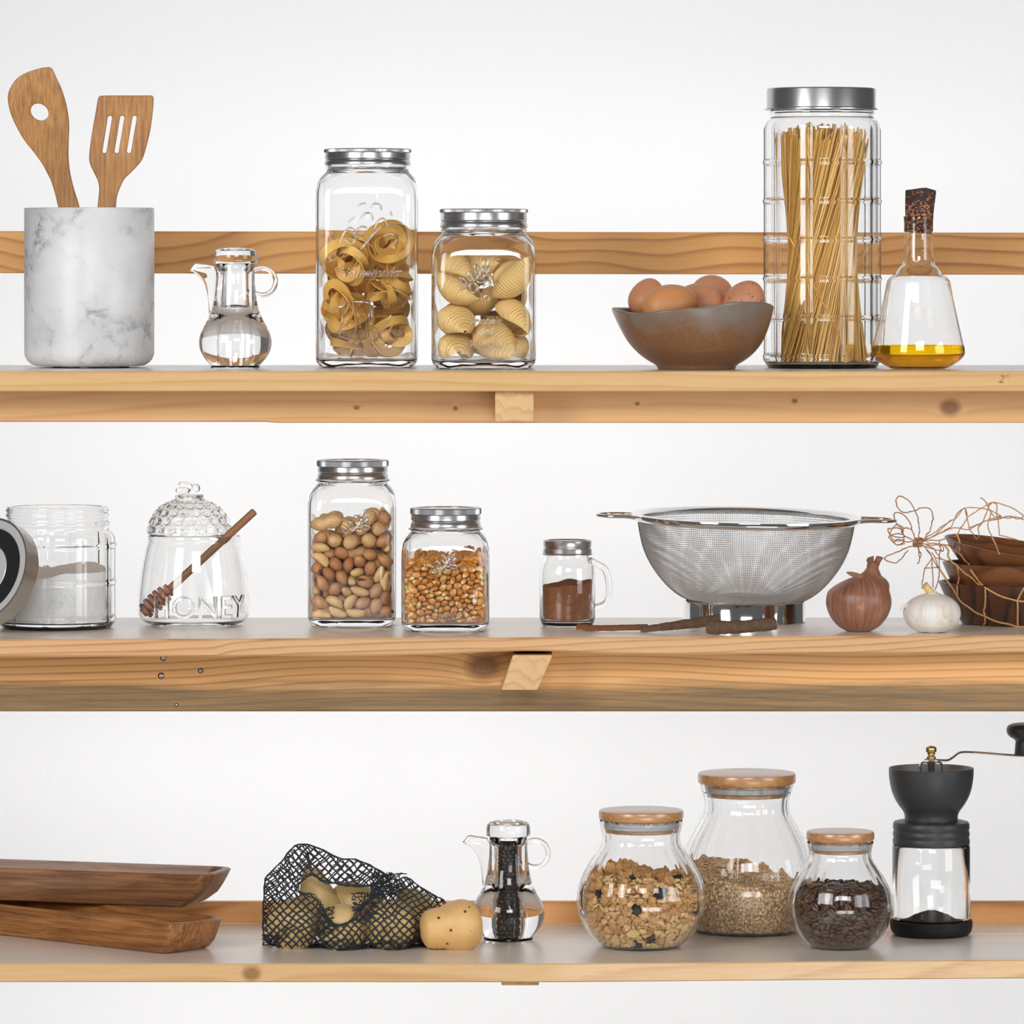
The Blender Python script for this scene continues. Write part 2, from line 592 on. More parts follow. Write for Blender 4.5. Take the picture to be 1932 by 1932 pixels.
M['onion'] = onion_mat()
M['garlic'] = garlic_mat()
M['garlic_stem'] = plain('dry_garlic_stem', srgb(222, 186, 128), 0.7, var=0.15, vscale=200, bump=0.4, bscale=400)
M['onion_stem'] = plain('dry_onion_neck', srgb(140, 92, 72), 0.6, var=0.3, vscale=200, bump=0.5, bscale=400)
M['pear_stem'] = plain('pear_stem', srgb(110, 74, 38), 0.7, var=0.2, vscale=200)
M['bark'] = plain('cinnamon_bark', srgb(98, 78, 62), 0.9, var=0.55, vscale=160, bump=1.0, bscale=220, spec=0.15)
M['bark2'] = plain('reddish_cinnamon_bark', srgb(120, 78, 50), 0.8, var=0.35, vscale=160, bump=1.0, bscale=220, spec=0.15)


def cork():
    m, nt, out = nt_mat('dark_cork')
    n = N(nt)
    co = n.coords((1, 1, 1.6))
    f = n.noise(co, 260, 4, 0.6)
    z = n.add('ShaderNodeSeparateXYZ', {0: n.coords()}).outputs[2]
    up = n.add('ShaderNodeMapRange', {0: z, 1: 0.165, 2: 0.185, 3: 0.50, 4: 0.60}, clamp=True).outputs[0]
    k = n.math('GREATER_THAN', f, up)
    c = n.mix(k, srgb(58, 46, 42), srgb(182, 118, 76))
    n.bsdf(out, c, 0.85, 0, n.bump(f, 0.8, 0.0015))
    return m


M['cork'] = cork()


def wall_mat():
    m, nt, out = nt_mat('white_painted_plaster')
    n = N(nt)
    co = n.coords()
    b = n.math('ADD', n.noise(co, 55, 4, 0.6), n.math('MULTIPLY', n.noise(co, 14, 3), 0.6))
    n.bsdf(out, (0.86, 0.86, 0.865), 0.8, 0, n.bump(b, 0.25, 0.004), 0.2)
    return m


M['wall'] = wall_mat()
M['floor'] = plain('pale_floor', (0.50, 0.49, 0.47), 0.6)

PL, PM, PD = srgb(226, 186, 134), srgb(212, 166, 112), srgb(166, 112, 66)
M['pine_top'] = wood('pine_board', srgb(228, 190, 138), srgb(214, 170, 116), srgb(186, 136, 84), 150, 0.30, -0.20, 0.012, (1.5, 4, 4), 0.24, fiber=0.55, ringmix=0.3)
M['pine_mid'] = wood('pine_live_edge_board', srgb(226, 184, 140), srgb(210, 162, 114), srgb(160, 108, 66), 170, 0.24, -0.30, 0.02, (1.8, 4, 4), 0.24, fiber=0.45, ringmix=0.55)
M['pine_bottom'] = wood('pale_pine_board', srgb(226, 190, 140), srgb(208, 166, 116), srgb(180, 132, 84), 110, 0.35, -0.12, 0.02, (1.5, 4, 4), 0.22, knots=((-0.273, -0.0105, 0.0085),), fiber=0.5, ringmix=0.3)
M['pine_rail'] = wood('pine_back_rail', srgb(232, 176, 106), srgb(214, 152, 84), srgb(150, 94, 46), 62, 0.02, -0.05, 0.06, (2.6, 4, 4), 0.5, fiber=0.4, ringmix=0.6)
M['pine_rail_low'] = wood('orange_pine_back_rail', srgb(236, 180, 116), srgb(222, 156, 92), srgb(146, 86, 48), 40, 0.05, -0.06, 0.05, (2.5, 4, 4), 0.45, fiber=0.4, ringmix=0.5)
M['pine_apron'] = wood('pine_under_rail', srgb(230, 184, 130), srgb(216, 166, 112), srgb(166, 116, 72), 60, 0.10, -0.10, 0.03, (1.6, 4, 4), 0.5, fiber=0.4, ringmix=0.35,
    knots=((0.465, -0.0400, 0.010), (-0.165, -0.0400, 0.0028), (0.133, -0.036, 0.0025), (-0.06, -0.0400, 0.0022), (0.30, -0.0330, 0.003), (-0.555, -0.033, 0.005), (-0.06, -0.041, 0.0025)))
M['pine_apron_mid'] = wood('weathered_pine_under_rail', srgb(238, 186, 120), srgb(224, 166, 102), srgb(158, 104, 58), 150, 0.22, -0.35, 0.02, (1.6, 5, 5), 0.5, fiber=0.35, ringmix=0.65,
    knots=((-0.030, -0.036, 0.017),), weather=(-0.050, -0.063, srgb(100, 84, 56)))
M['sawn_end'] = wood('sawn_pine_end', srgb(226, 190, 140), srgb(212, 172, 122), srgb(180, 134, 88), 90, 0.0, -0.2, 0.03, (30, 10, 10), 0.7, fiber=0.5, ringmix=0.35)
M['granola2'] = plain('golden_granola', srgb(224, 176, 116), 0.7, var=0.35, vscale=150, bump=1.0, bscale=280, spec=0.25)
M['granola3'] = plain('oat_crumb', srgb(234, 194, 138), 0.7, var=0.25, vscale=150, bump=0.8, bscale=300, spec=0.25)


def streaky(name, cols, scale=(9, 240, 160), rough=0.36):
    m, nt, out = nt_mat(name)
    n = N(nt)
    f = n.noise(n.coords(scale), 1.0, 5, 0.7, 0.6)
    g = n.noise(n.coords((5, 30, 26)), 1.0, 3)
    c = n.ramp(n.math('ADD', n.math('MULTIPLY', f, 0.8), n.math('MULTIPLY', g, 0.35)), [(0.36, cols[2]), (0.55, cols[1]), (0.74, cols[0])])
    n.bsdf(out, c, rough, 0, n.bump(f, 0.25, 0.0008))
    return m


M['tray'] = streaky('dark_tray_wood', (srgb(158, 112, 72), srgb(116, 76, 46), srgb(60, 38, 24)))
M['tray2'] = streaky('brown_tray_wood', (srgb(184, 128, 70), srgb(136, 86, 42), srgb(70, 42, 22)))
M['board_top'] = wood('board_top_painted_sheen', srgb(250, 243, 234), srgb(238, 227, 214), srgb(186, 166, 146), 120, 0.3, -0.2, 0.015, (1.5, 4, 4), 0.42, fiber=0.65, ringmix=0.4, coat=0.8)  # pale tan wood, whitened by the lit wall's sheen painted into its colour


def oat_mat():
    m, nt, out = nt_mat('oat_flakes_mixed_gap_shade')
    n = N(nt)
    v = n.add('ShaderNodeTexVoronoi', {'Vector': n.coords(), 'Scale': 330.0})
    g = n.add('ShaderNodeSeparateColor', {0: v.outputs['Color']}).outputs[0]
    c = n.ramp(g, [(0.0, srgb(236, 190, 136)), (0.3, srgb(252, 218, 170)), (0.7, srgb(255, 232, 196)), (1.0, srgb(255, 244, 222))])
    e = n.ramp(v.outputs['Distance'], [(0.45, (0,)), (0.75, (1,))])  # cell edges darkened to paint the shaded gaps between flakes
    n.bsdf(out, n.mix(e, c, srgb(214, 164, 112)), 0.85, 0, n.bump(v.outputs['Distance'], 0.8, 0.002), 0.15)
    return m


M['oats'] = oat_mat()


def spag_mat():
    m, nt, out = nt_mat('spaghetti_strands')
    n = N(nt)
    r = n.add('ShaderNodeObjectInfo').outputs['Random']
    n.bsdf(out, n.mix(r, srgb(222, 158, 62), srgb(255, 214, 124)), 0.35)
    return m


M['spaghetti'] = spag_mat()

# ---------------------------------------------------------------- the setting
def quad(name, pts, mat, kind='structure'):
    o = obj(name, ([Vector(p) for p in pts], [(0, 1, 2, 3)]), mat, origin=(0, 0, 0), smooth=False)
    o['kind'] = kind
    return o


WY = 1.25
wall = obj('wall_back', box(-1.05, 1.05, WY, WY + 0.1, 0, 2.9), M['wall'], origin=(0, WY, 0), smooth=False)
wall['kind'] = 'structure'
flo = obj('floor', box(-3.2, 3.2, -6.2, WY, -0.1, 0.0), M['floor'], origin=(0, 0, 0), smooth=False)
flo['kind'] = 'structure'


def board(yf, y1, zt, th, x0=-0.70, x1=0.70, nx=90, edge=None, zlow=None, ch=0.0012):
    """a plank along x; yf(x) front edge, zlow(x) lower-edge lift; chamfered front edges"""
    V, Fc = [], []
    for i in range(nx + 1):
        x = x0 + (x1 - x0) * i / nx
        f = yf(x)
        l = zlow(x) if zlow else 0
        sec = [(f + ch, zt), (f, zt - ch), (f, zt - th + l + ch), (f + ch, zt - th + l), (f + 0.05, zt - th), (y1, zt - th), (y1, zt)]
        for y, z in sec: V.append(Vector((x, y, z)))
    m = 7
    for i in range(nx):
        for k in range(m):
            a, b = i * m + k, i * m + (k + 1) % m
            Fc.append((a, a + m, b + m, b))
    Fc.append(tuple(range(m)))
    Fc.append(tuple(nx * m + k for k in range(m - 1, -1, -1)))
    return V, Fc


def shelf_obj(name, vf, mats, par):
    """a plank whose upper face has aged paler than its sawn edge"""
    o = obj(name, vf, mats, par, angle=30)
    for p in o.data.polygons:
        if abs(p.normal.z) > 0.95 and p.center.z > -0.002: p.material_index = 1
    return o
def px2x(px): return (px - CX) * S(0)
def wob(x, a, seed): return a * noise3((x, 0.3, 0.1), 6.0, seed) + a * 0.4 * noise3((x, 0.3, 0.1), 30.0, seed)

# top shelf
st = thing('wall_shelf', 'top wooden shelf board with the marble crock, pasta jars and egg bowl on it', 'shelf', (0, 0, ZT))
st['kind'] = 'thing'
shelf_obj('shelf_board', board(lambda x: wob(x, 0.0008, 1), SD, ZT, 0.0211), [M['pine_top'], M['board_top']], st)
obj('under_rail', board(lambda x: 0.07, 0.095, ZT - 0.0213, 0.0338 + 0.001, zlow=lambda x: 0.0009 if x < -0.25 else -0.0002), M['pine_apron'], st, angle=30)
obj('bracket', join(box(px2x(934), px2x(1007), 0.012, 0.0695, ZT - 0.0213 - 0.0318, ZT - 0.0213, bev=0.0006)), M['sawn_end'], st, angle=30)
# middle shelf
sm = thing('wall_shelf', 'middle wooden shelf board with the honey jar, nut jar and steel colander on it', 'shelf', (0, 0, ZM))
sm['kind'] = 'thing'
def mid_front(x): return max(0.0, (x + 0.30) * 0.047 / 0.80) if x > -0.30 else -0.003
def mid_low(x):
    b = math.exp(-((x - px2x(985)) / 0.075) ** 2) * 0.0042
    return b + 0.0008 * noise3((x, 0, 0), 8, 3)
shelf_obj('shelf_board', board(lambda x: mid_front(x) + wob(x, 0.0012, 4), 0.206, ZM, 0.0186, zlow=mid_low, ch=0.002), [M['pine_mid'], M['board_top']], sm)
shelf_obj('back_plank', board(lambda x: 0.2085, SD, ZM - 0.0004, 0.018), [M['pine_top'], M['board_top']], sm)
def apron_holes():
    rects = [(-0.70, 0.70, ZM - 0.0188 - 0.0655, ZM - 0.0188)]
    return board(lambda x: 0.085, 0.11, ZM - 0.0188, 0.0648)
obj('under_rail', apron_holes(), M['pine_apron_mid'], sm, angle=30)
def skew_block(x0t, x1t, x0b, x1b, zt, zb, y0, y1, mat, par):
    v = [Vector((x0t, y0, zt)), Vector((x1t, y0, zt)), Vector((x1b, y0, zb)), Vector((x0b, y0, zb))]
    v += [Vector((p.x, y1, p.z)) for p in v]
    bm = bmesh.new()
    vs = [bm.verts.new(p) for p in v]
    for q in ((0, 1, 2, 3), (7, 6, 5, 4), (0, 4, 5, 1), (1, 5, 6, 2), (2, 6, 7, 3), (3, 7, 4, 0)): bm.faces.new([vs[i] for i in q])
    bmesh.ops.recalc_face_normals(bm, faces=bm.faces[:])
    bmesh.ops.bevel(bm, geom=bm.edges[:], offset=0.0006, segments=2, affect='EDGES')
    return obj('bracket', bm_vf(bm), mat, par, angle=30)
skew_block(px2x(968), px2x(1043), px2x(946), px2x(1014), ZM - 0.0189, ZM - 0.0189 - 0.0365, 0.02, 0.0845, M['sawn_end'], sm)
# bottom shelf
sb = thing('wall_shelf', 'lowest wooden shelf board with the trays, net of pears and coffee grinder on it', 'shelf', (0, 0, ZB))
sb['kind'] = 'thing'
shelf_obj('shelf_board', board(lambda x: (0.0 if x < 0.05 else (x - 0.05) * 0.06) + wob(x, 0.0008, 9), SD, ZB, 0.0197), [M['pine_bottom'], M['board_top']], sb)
obj('bracket', box(px2x(946), px2x(1017), 0.010, 0.28, ZB - 0.0197 - 0.0046, ZB - 0.0198, bev=0.0005), M['sawn_end'], sb, angle=30)
# nail holes and knots on the weathered rail
for i, (px, py, r) in enumerate([(308, 1241.5, 3.4), (304, 1275, 3.6), (378.5, 1265.5, 3.0), (333, 1330, 2.0)]):
    p = W(px, py, 0.085)
    rr = r * S(0.085)
    obj('nail_hole', xf(lathe([(0, 0.0001), (rr * 1.7, 0.0001), (rr * 1.9, -0.0004), (0, -0.0004)], 20), T(*p) @ R(PI / 2, 'X')), M['black_rubber'], sm)
    n_ = lathe([(0, 0.0), (rr * 0.6, 0.0002), (rr * 0.85, 0.0007), (rr * 1.25, 0.0002), (rr * 1.3, -0.0006)], 20)
    obj('hole_bright_disc', xf(n_, T(*p) @ R(PI / 2, 'X')), M['chrome'], sm)  # chrome disc added for the bright wall showing through the hole
# rails behind
def rail(name, label, ytop, ybot, Y, th, mat, tilt=0.0):
    zt, zb = W(0, ytop, Y).z, W(0, ybot, Y).z
    o = obj(name, board(lambda x: Y, Y + th, zt, zt - zb, -0.75, 0.75, 60), mat, origin=(0, Y, zb), angle=30)
    o.rotation_euler = (0, tilt, 0)
    return tag(o, label, 'rail')
rail('wooden_rail', 'horizontal pine rail running behind the jars on the top shelf', 437.5, 517.0, 0.36, 0.018, M['pine_rail'], 0.0016)
rail('wooden_rail', 'orange pine rail behind the back edge of the lowest shelf', 1702, 1743, 0.337, 0.0145, M['pine_rail_low'])

# ---------------------------------------------------------------- lights and world
def area(name, loc, target, sx, sy, power, color=(1, 1, 1)):
    l = bpy.data.lights.new(name, 'AREA')
    l.shape = 'RECTANGLE'
    l.size, l.size_y, l.energy, l.color = sx, sy, power, color
    o = bpy.data.objects.new(name, l)
    COL.objects.link(o)
    o.location = loc
    o.rotation_euler = (Vector(target) - Vector(loc)).to_track_quat('-Z', 'Y').to_euler()
    return o


area('wall_wash_above', (0, 0.45, 2.75), (0, WY, 1.65), 1.3, 0.4, 2.2)
area('wall_wash_below', (0, 0.50, 0.12), (0, WY, 0.9), 1.3, 0.4, 3.2)
area('added_wall_fill_top', (0, 0.46, ZT - 0.035), (0, WY, ZT - 0.06), 1.5, 0.03, 2.2)  # unseen light added behind the under-rail to even out the wall
area('added_wall_fill_middle', (0, 0.46, ZM - 0.05), (0, WY, ZM - 0.15), 1.5, 0.03, 2.2)  # second unseen wall light, added behind the middle under-rail
area('window_left', (-2.3, -2.9, 2.3), (0, 0.1, 1.1), 1.2, 1.9, 76)
area('added_fill_right', (3.2, -2.2, 1.7), (0, 0.1, 1.1), 1.5, 1.8, 46)  # unseen fill light added at the right front
area('added_front_fill', (0.35, -4.3, 2.75), (0, 0.2, 1.05), 1.6, 0.9, 62)  # fill added above the camera to brighten the jars at the back
area('low_front_fill', (0.9, -2.6, 0.12), (0, 0.1, 1.1), 1.6, 0.6, 22)

w = bpy.data.worlds.new('studio')
scene.world = w
w.use_nodes = True
w.node_tree.nodes['Background'].inputs[0].default_value = (0.95, 0.97, 1.0, 1)
w.node_tree.nodes['Background'].inputs[1].default_value = 0.13

cam = bpy.data.cameras.new('camera')
co = bpy.data.objects.new('camera', cam)
COL.objects.link(co)
co.location = (0, -D, CZ)
co.rotation_euler = (PI / 2, 0, 0)
cam.sensor_width = 36
cam.lens = F / 1932 * 36
cam.shift_y = (HZ - 966) / 1932
cam.clip_start = 0.1
scene.camera = co
scene.view_settings.view_transform = 'Standard'
scene.view_settings.look = 'None'
scene.view_settings.exposure = -0.12
scene.view_settings.gamma = 1.0
scene.view_settings.use_curve_mapping = False
cy = scene.cycles
cy.max_bounces = 24
cy.transmission_bounces = 20
cy.glossy_bounces = 8
cy.diffuse_bounces = 4
cy.transparent_max_bounces = 16
cy.caustics_refractive = True
cy.caustics_reflective = True
cy.sample_clamp_indirect = 20.0
cy.blur_glossy = 0.3
cy.use_denoising = True

# pencilled mark on the edge of the top shelf
v, f = text_vf('2"', 0.0115, 0.00006, 0.0, 0.25, 1.0, -0.02)
p_ = W(1892, 722, 0)
obj('pencil_mark', ([Vector((p_.x + q.x, -0.0012 + q.y * 0.5, p_.z + q.z)) for q in v], f), M['pencil'], st)

# ---------------------------------------------------------------- positions
def spot(px, ZS, Yc):
    """thing location on a shelf: column px at depth Yc"""
    return Vector(((px - CX) * S(Yc), Yc, ZS))


def prof(pts, Yc, ZS, n=0):
    """profile given in photo pixels (half width, row) -> metres above the shelf; the first row is the base"""
    s = S(Yc)
    if n: pts = crv(pts, n)
    yb = HZ + (CZ - ZS) / s
    off = pts[0][1] - yb
    return [(max(h, 0) * s, (yb + off - y) * s) for h, y in pts]


def hollow(outer, t, tb, top=None):
    """close an outer lathe profile (axis -> rim) with an inner wall t inside it and a floor tb thick"""
    inner = []
    for r, z in reversed(outer):
        if z < tb * 1.001: break
        inner.append((max(r - t, 1e-4), z))
    zi = inner[-1]
    # round the inner floor
    rr = min(zi[0], 0.006)
    fl = [(zi[0] - rr * (1 - math.cos(a)), tb + (zi[1] - tb) * (1 - math.sin(a))) for a in (0.5, 1.0, PI / 2)]
    return list(outer) + inner + fl + [(0.0, tb)]


def lid_band(h, y0, y1, s_, kn=True):
    pass


# ---- marble crock
c = spot(168.5, ZT, 0.198)
crock = thing('utensil_crock', 'white marble crock with grey veins holding two bamboo spatulas', 'crock', c)
s = S(c.y)
zz = 3 * s
outer = [(0, zz), (96 * s, zz)] + [((122.5 - 27 + 27 * math.sin(a)) * s, zz + 27 * s * (1 - math.cos(a))) for a in np.linspace(0.25, PI / 2, 9)]
top = (690 - 392) * s + zz
outer += [(122.5 * s, top - 1.5 * s), (121.8 * s, top - 0.4 * s), (120.8 * s, top), (109 * s, top), (108 * s, top - 1 * s)]
inner = [(107.5 * s, 60 * s), (104 * s, 36 * s), (92 * s, 26 * s), (0, 24 * s)]
obj('body', lathe(outer + inner, 120, cx=c.x, cy=c.y, z0=c.z), M['marble'], crock, angle=50)
for a in (-PI / 2 - 0.05, PI / 6, 5 * PI / 6):
    obj('foot_pad', lathe([(0, 0), (9 * s, 0), (10 * s, 1 * s), (10 * s, 3.0 * s), (0, 3.0 * s)], 20, cx=c.x + 72 * s * math.cos(a), cy=c.y + 72 * s * math.sin(a), z0=c.z), M['silicone'], crock)

# ---- bamboo utensils
def utensil(name, label, pts, holes, Y, lean, mat, th=0.0065):
    s = S(Y)
    P = lambda q: ((q[0] / 6.232 - CX) * s, CZ - (110 + q[1] / 6.232 - HZ) * s)
    v, f = shape2d([P(q) for q in crv(pts + pts[:1], 3)[:-1]], [[P(q) for q in h] for h in holes], th, 0.0018)
    zmin = min(p.z for p in v)
    out = []
    for p in v:      # the blade dishes slightly, the handle leans back against the rim
        t = max(0.0, p.z - (CZ - (392 - HZ) * s))
        out.append(Vector((p.x, Y + p.y + lean * (p.z - zmin) - 0.9 * t * t * 0.6, p.z)))
    o = obj(name, (out, f), mat, origin=(sum(p.x for p in out) / len(out), Y, zmin), angle=35)
    return tag(o, label, 'spatula')


hole = [(477 + 112 * math.cos(a) * math.cos(0.62) - 92 * math.sin(a) * math.sin(0.62), 635 + 112 * math.cos(a) * math.sin(0.62) + 92 * math.sin(a) * math.cos(0.62)) for a in np.linspace(0, 2 * PI, 33)[:-1]]
spoon = [(600, 112), (625, 122), (648, 160), (690, 260), (740, 370), (790, 540), (815, 690), (822, 800), (818, 900), (812, 1050), (812, 1180), (830, 1350), (870, 1520), (910, 1650), (940, 1755), (1010, 2000), (1240, 2900), (1330, 3330), (1300, 3400), (1200, 3395), (1150, 3330), (1050, 2960), (760, 2000), (690, 1752), (655, 1610), (615, 1470), (570, 1370), (500, 1240), (400, 1100), (290, 960), (200, 800), (140, 660), (108, 520), (112, 420), (150, 330), (210, 250), (300, 190), (400, 150), (500, 122), (560, 112)]
utensil('bamboo_spatula', 'bamboo spatula with a round hole leaning left in the marble crock', spoon, [hole], 0.222, -0.02, M['bamboo_spoon'])
def slot(xt0, xt1, yt, xb0, xb1, yb):
    L, Rr = [], []
    r = (xt1 - xt0) / 2
    out = []
    for a in np.linspace(PI, 2 * PI, 9): out.append(((xt0 + xt1) / 2 + r * math.cos(a), yt + r + r * math.sin(a)))
    r = (xb1 - xb0) / 2
    for a in np.linspace(0, PI, 9): out.append(((xb0 + xb1) / 2 + r * math.cos(a), yb - r + r * math.sin(a)))
    return out
turner = [(1190, 440), (1300, 438), (1650, 438), (1780, 438), (1803, 455), (1808, 500), (1795, 650), (1770, 830), (1730, 1000), (1690, 1140), (1650, 1220), (1560, 1320), (1460, 1420), (1410, 1520), (1375, 1620), (1360, 1752), (1345, 2100), (1330, 3000), (1325, 3360), (1290, 3400), (1170, 3400), (1135, 3360), (1130, 3000), (1135, 2100), (1145, 1752), (1160, 1600), (1163, 1510), (1140, 1420), (1085, 1310), (1050, 1220), (1048, 1130), (1065, 980), (1095, 800), (1125, 640), (1150, 500), (1165, 455)]
utensil('slotted_turner', 'bamboo turner with three slots standing upright in the marble crock', turner,
        [slot(1266, 1318, 675, 1203, 1252, 1115), slot(1410, 1463, 675, 1346, 1396, 1115), slot(1556, 1609, 675, 1490, 1541, 1115)], 0.176, 0.02, M['bamboo_turner'])

# ---- glass cruets (two of one kind)
def cruet(px, ZS, Yc, label):
    c = spot(px, ZS, Yc)
    t = thing('glass_cruet', label, 'cruet', c, 'glass cruets with spout and ring handle')
    u = 1 / 1754.0                          # metres per photo pixel at the front cruet
    P = lambda h, y: (h * u, (697 - y) * u)
    outer = [P(0, 697), P(44, 697), P(46.5, 696), P(47, 693.5), P(45.5, 691)] + [P(*q) for q in crv([(47, 690), (57, 679), (65.5, 665), (69, 650), (67, 635), (61, 620), (53, 606), (46, 590), (41, 570), (38, 545), (36.6, 522), (36, 508)], 4)]
    outer += [P(36, 501), P(35, 499.5), P(30, 499.5)]
    rc = 21
    cav = [P(29, 500.5), P(28, 506), P(rc + 2, 512), P(rc, 520), P(rc, 560), P(rc, 600)] + [P(*q) for q in crv([(rc, 610), (rc + 3, 640), (rc + 3, 665), (rc - 1, 684), (rc - 8, 689)], 4)] + [P(0, 690)]
    obj('body', lathe(outer + cav, 96, cx=c.x, cy=c.y, z0=c.z), M['thick_glass'], t, angle=50)
    stop = [(0, 507), (27, 507), (27, 500.5), (27, 499), (41, 499), (42, 498), (42, 488)] + crv([(42, 487), (40.5, 479), (36, 473.5), (26, 470.5), (12, 469.5)], 4) + [(0, 469.3)]
    stop = [P(*q) for q in stop]
    st_ = obj('stopper', lathe(stop + [P(0, 477)] if False else stop, 72, cx=c.x, cy=c.y, z0=c.z + 0.0001), M['thick_glass'], t, angle=50)
    # spout: a solid web of glass running out to a beak on the left
    Q = lambda x, y: ((x - 444) * u, (697 - y) * u)
    web = crv([(357, 512), (361, 507), (369, 498.5), (380, 499.5), (404, 503)], 3) + crv([(411, 520), (411, 580), (408, 604)], 3) + crv([(402, 606), (395, 596), (393.5, 575), (391, 556), (385, 537), (376, 524), (366, 516.5)], 3)
    v, f = shape2d([Q(*q) for q in web], [], 17 * u, 5.5 * u, 3)
    v = [Vector((c.x + p.x, c.y + p.y * (0.45 + 0.55 * min(1, max(0, (p.x / u + 88) / 40))), c.z + p.z)) for p in v]
    obj('spout', (v, f), M['thick_glass'], t, angle=50)
    hx, hz, hr = (494.5 - 444) * u, (697 - 533) * u, 25.5 * u
    path = [(c.x + hx + hr * math.cos(a), c.y, c.z + hz + hr * math.sin(a)) for a in np.linspace(-2.35, 2.25, 40)]
    obj('handle', tube(path, 4.6 * u, 14), M['thick_glass'], t)
    return t, c, u, P, rc


t1, c1, u1, P1, RC = cruet(444, ZT, 0.143, 'clear glass cruet of transparent liquid, handle to the right, beside the marble crock')
lq = [P1(0, 690.3)] + [P1(*q) for q in reversed(crv([(RC + 0.3, 583), (RC + 0.3, 610), (RC + 3.3, 640), (RC + 3.3, 665), (RC - 0.7, 684), (RC - 8, 689.3)], 4))] + [P1(RC - 2, 584.5), P1(0, 585)]
tag(obj('clear_liquid', lathe(lq, 64, cx=c1.x, cy=c1.y, z0=c1.z), M['water'], origin=c1), 'clear liquid in the lower part of the glass cruet on the top shelf', 'liquid')
t2, c2, u2, P2, _ = cruet(959, ZB, 0.196, 'clear glass cruet filled with black peppercorns beside the buff pear')

# ---- square screw-top jars
def sq_jar(px, ZS, Yc, label, half, rows, lid, lidhalf, group, flange, wall_t=0.0030, floor_t=0.0085):
    """rows: (half width, corner radius share, row) from the base up to the neck; lid rows in photo px"""
    c = spot(px, ZS, Yc)
    s = S(Yc)
    yb = HZ + (CZ - ZS) / s
    off = rows[0][2] - yb
    Z = lambda y: (yb + off - y) * s
    t = thing('glass_jar', label, 'jar', c, group)
    out = [(a * s, max(rc * a * s, 1e-4), Z(y)) for a, rc, y in rows]
    inn = []
    for a, rc, z in reversed(out):
        if z <= floor_t * 1.3: break
        inn.append((a - wall_t, max(min(rc, a) - wall_t * 0.6, 0.0025), z))
    a, rc, z = inn[-1]
    for k in (0.35, 0.75, 1.0):
        inn.append((a - 0.0040 * k * k, max(rc, 0.008), z + (floor_t - z) * math.sin(k * PI / 2)))
    inn.append((0, 0, floor_t))
    obj('glass_body', loft_sq([(0, 0, 0.0012)] + [(out[0][0] * 0.86, out[0][1], 0.0012), (out[0][0] * 0.94, out[0][1], 0.0)] + out + inn, 128, c.x, c.y, c.z), M['glass'], t, angle=60)
    # lid: screw band with a knurled edge, flat disc inside
    nk = 150
    kn0, kn1, band = lid['kn0'], lid['kn1'], lid['prof']
    pr = [(h * s, Z(y)) for h, y in band]
    def rad(th, i, r, z):
        y = band[i][1]
        if kn0 <= y <= kn1 and band[i][0] > lidhalf * 0.96:
            return r * (1 + (0.010 if int(th / (2 * PI) * 2 * nk + 0.5) % 2 else -0.006)), z
        return r, z
    obj('screw_band', lathe(pr, 2 * nk, rad, c.x, c.y, c.z, closed=True), M['band'], t, angle=35)
    d0 = lid['disc']
    obj('lid_disc', lathe([(0, Z(d0)), (d0 and (lidhalf - 11) * s, Z(d0)), ((lidhalf - 9) * s, Z(d0 - 1.0)), ((lidhalf - 5) * s, Z(d0 - 1.0)), ((lidhalf - 5) * s, Z(d0 + 3)), (0, Z(d0 + 3))], 72, cx=c.x, cy=c.y, z0=c.z), M['band'], t)
    return t, c, s, Z


def lid_prof(h, y0, y1, kn):
    """outer band profile rows from the top inner edge, down the outside, back up inside (closed loop)"""
    H = y1 - y0
    return {'kn0': y0 + 1.5, 'kn1': y0 + 1.5 + kn, 'disc': y0 + 2.2,
            'prof': [(h - 12, y0 + 1.5), (h - 10, y0 + 0.2), (h - 2.5, y0), (h - 0.6, y0 + 0.9), (h, y0 + 2), (h, y0 + 1.5 + kn * 0.5), (h, y0 + 1.4 + kn), (h - 1.6, y0 + 3 + kn), (h - 1.2, y0 + H * 0.52), (h - 0.8, y0 + H * 0.60), (h - 3.2, y0 + H * 0.68), (h - 1.4, y0 + H * 0.74), (h - 0.5, y0 + H * 0.86), (h + 0.3, y0 + H * 0.96), (h, y1), (h - 2, y1), (h - 3.5, y1 - 3), (h - 4, y0 + 4), (h - 12, y0 + 3)]}


JT, cT, sT, ZTf = sq_jar(693.5, ZT, 0.213, 'tallest square glass jar, packed with flat ribbon pasta, embossed Homemade', 95.5,
    [(82, .30, 693), (88, .30, 690), (94, .30, 682), (95.5, .30, 672), (95.5, .30, 380), (95, .32, 362), (92.5, .40, 346), (88, .62, 336), (82, .85, 328.5), (78, 1, 324), (77, 1, 321), (79.5, 1, 319), (80.5, 1, 316), (79.5, 1, 313), (75, 1, 311), (75, 1, 290), (73, 1, 288), (71, 1, 288)],
    lid_prof(81.5, 281, 311.5, 5), 81.5, 'square jars with zinc screw lids', 316)
JS, cS, sS, ZSf = sq_jar(913, ZT, 0.150, 'squat square glass jar full of large shell pasta beside the tallest jar', 98,
    [(84, .30, 698), (90, .30, 695), (96, .30, 687), (98, .30, 677), (98, .30, 500), (97.5, .32, 484), (95, .40, 468), (91, .62, 457), (84, .85, 449), (79, 1, 444), (78, 1, 441), (80.5, 1, 439), (81.5, 1, 436.5), (80.5, 1, 434), (76, 1, 432), (76, 1, 406), (74, 1, 404), (72, 1, 404)],
    lid_prof(82.5, 397, 432.5, 5), 82.5, 'square jars with zinc screw lids', 437)
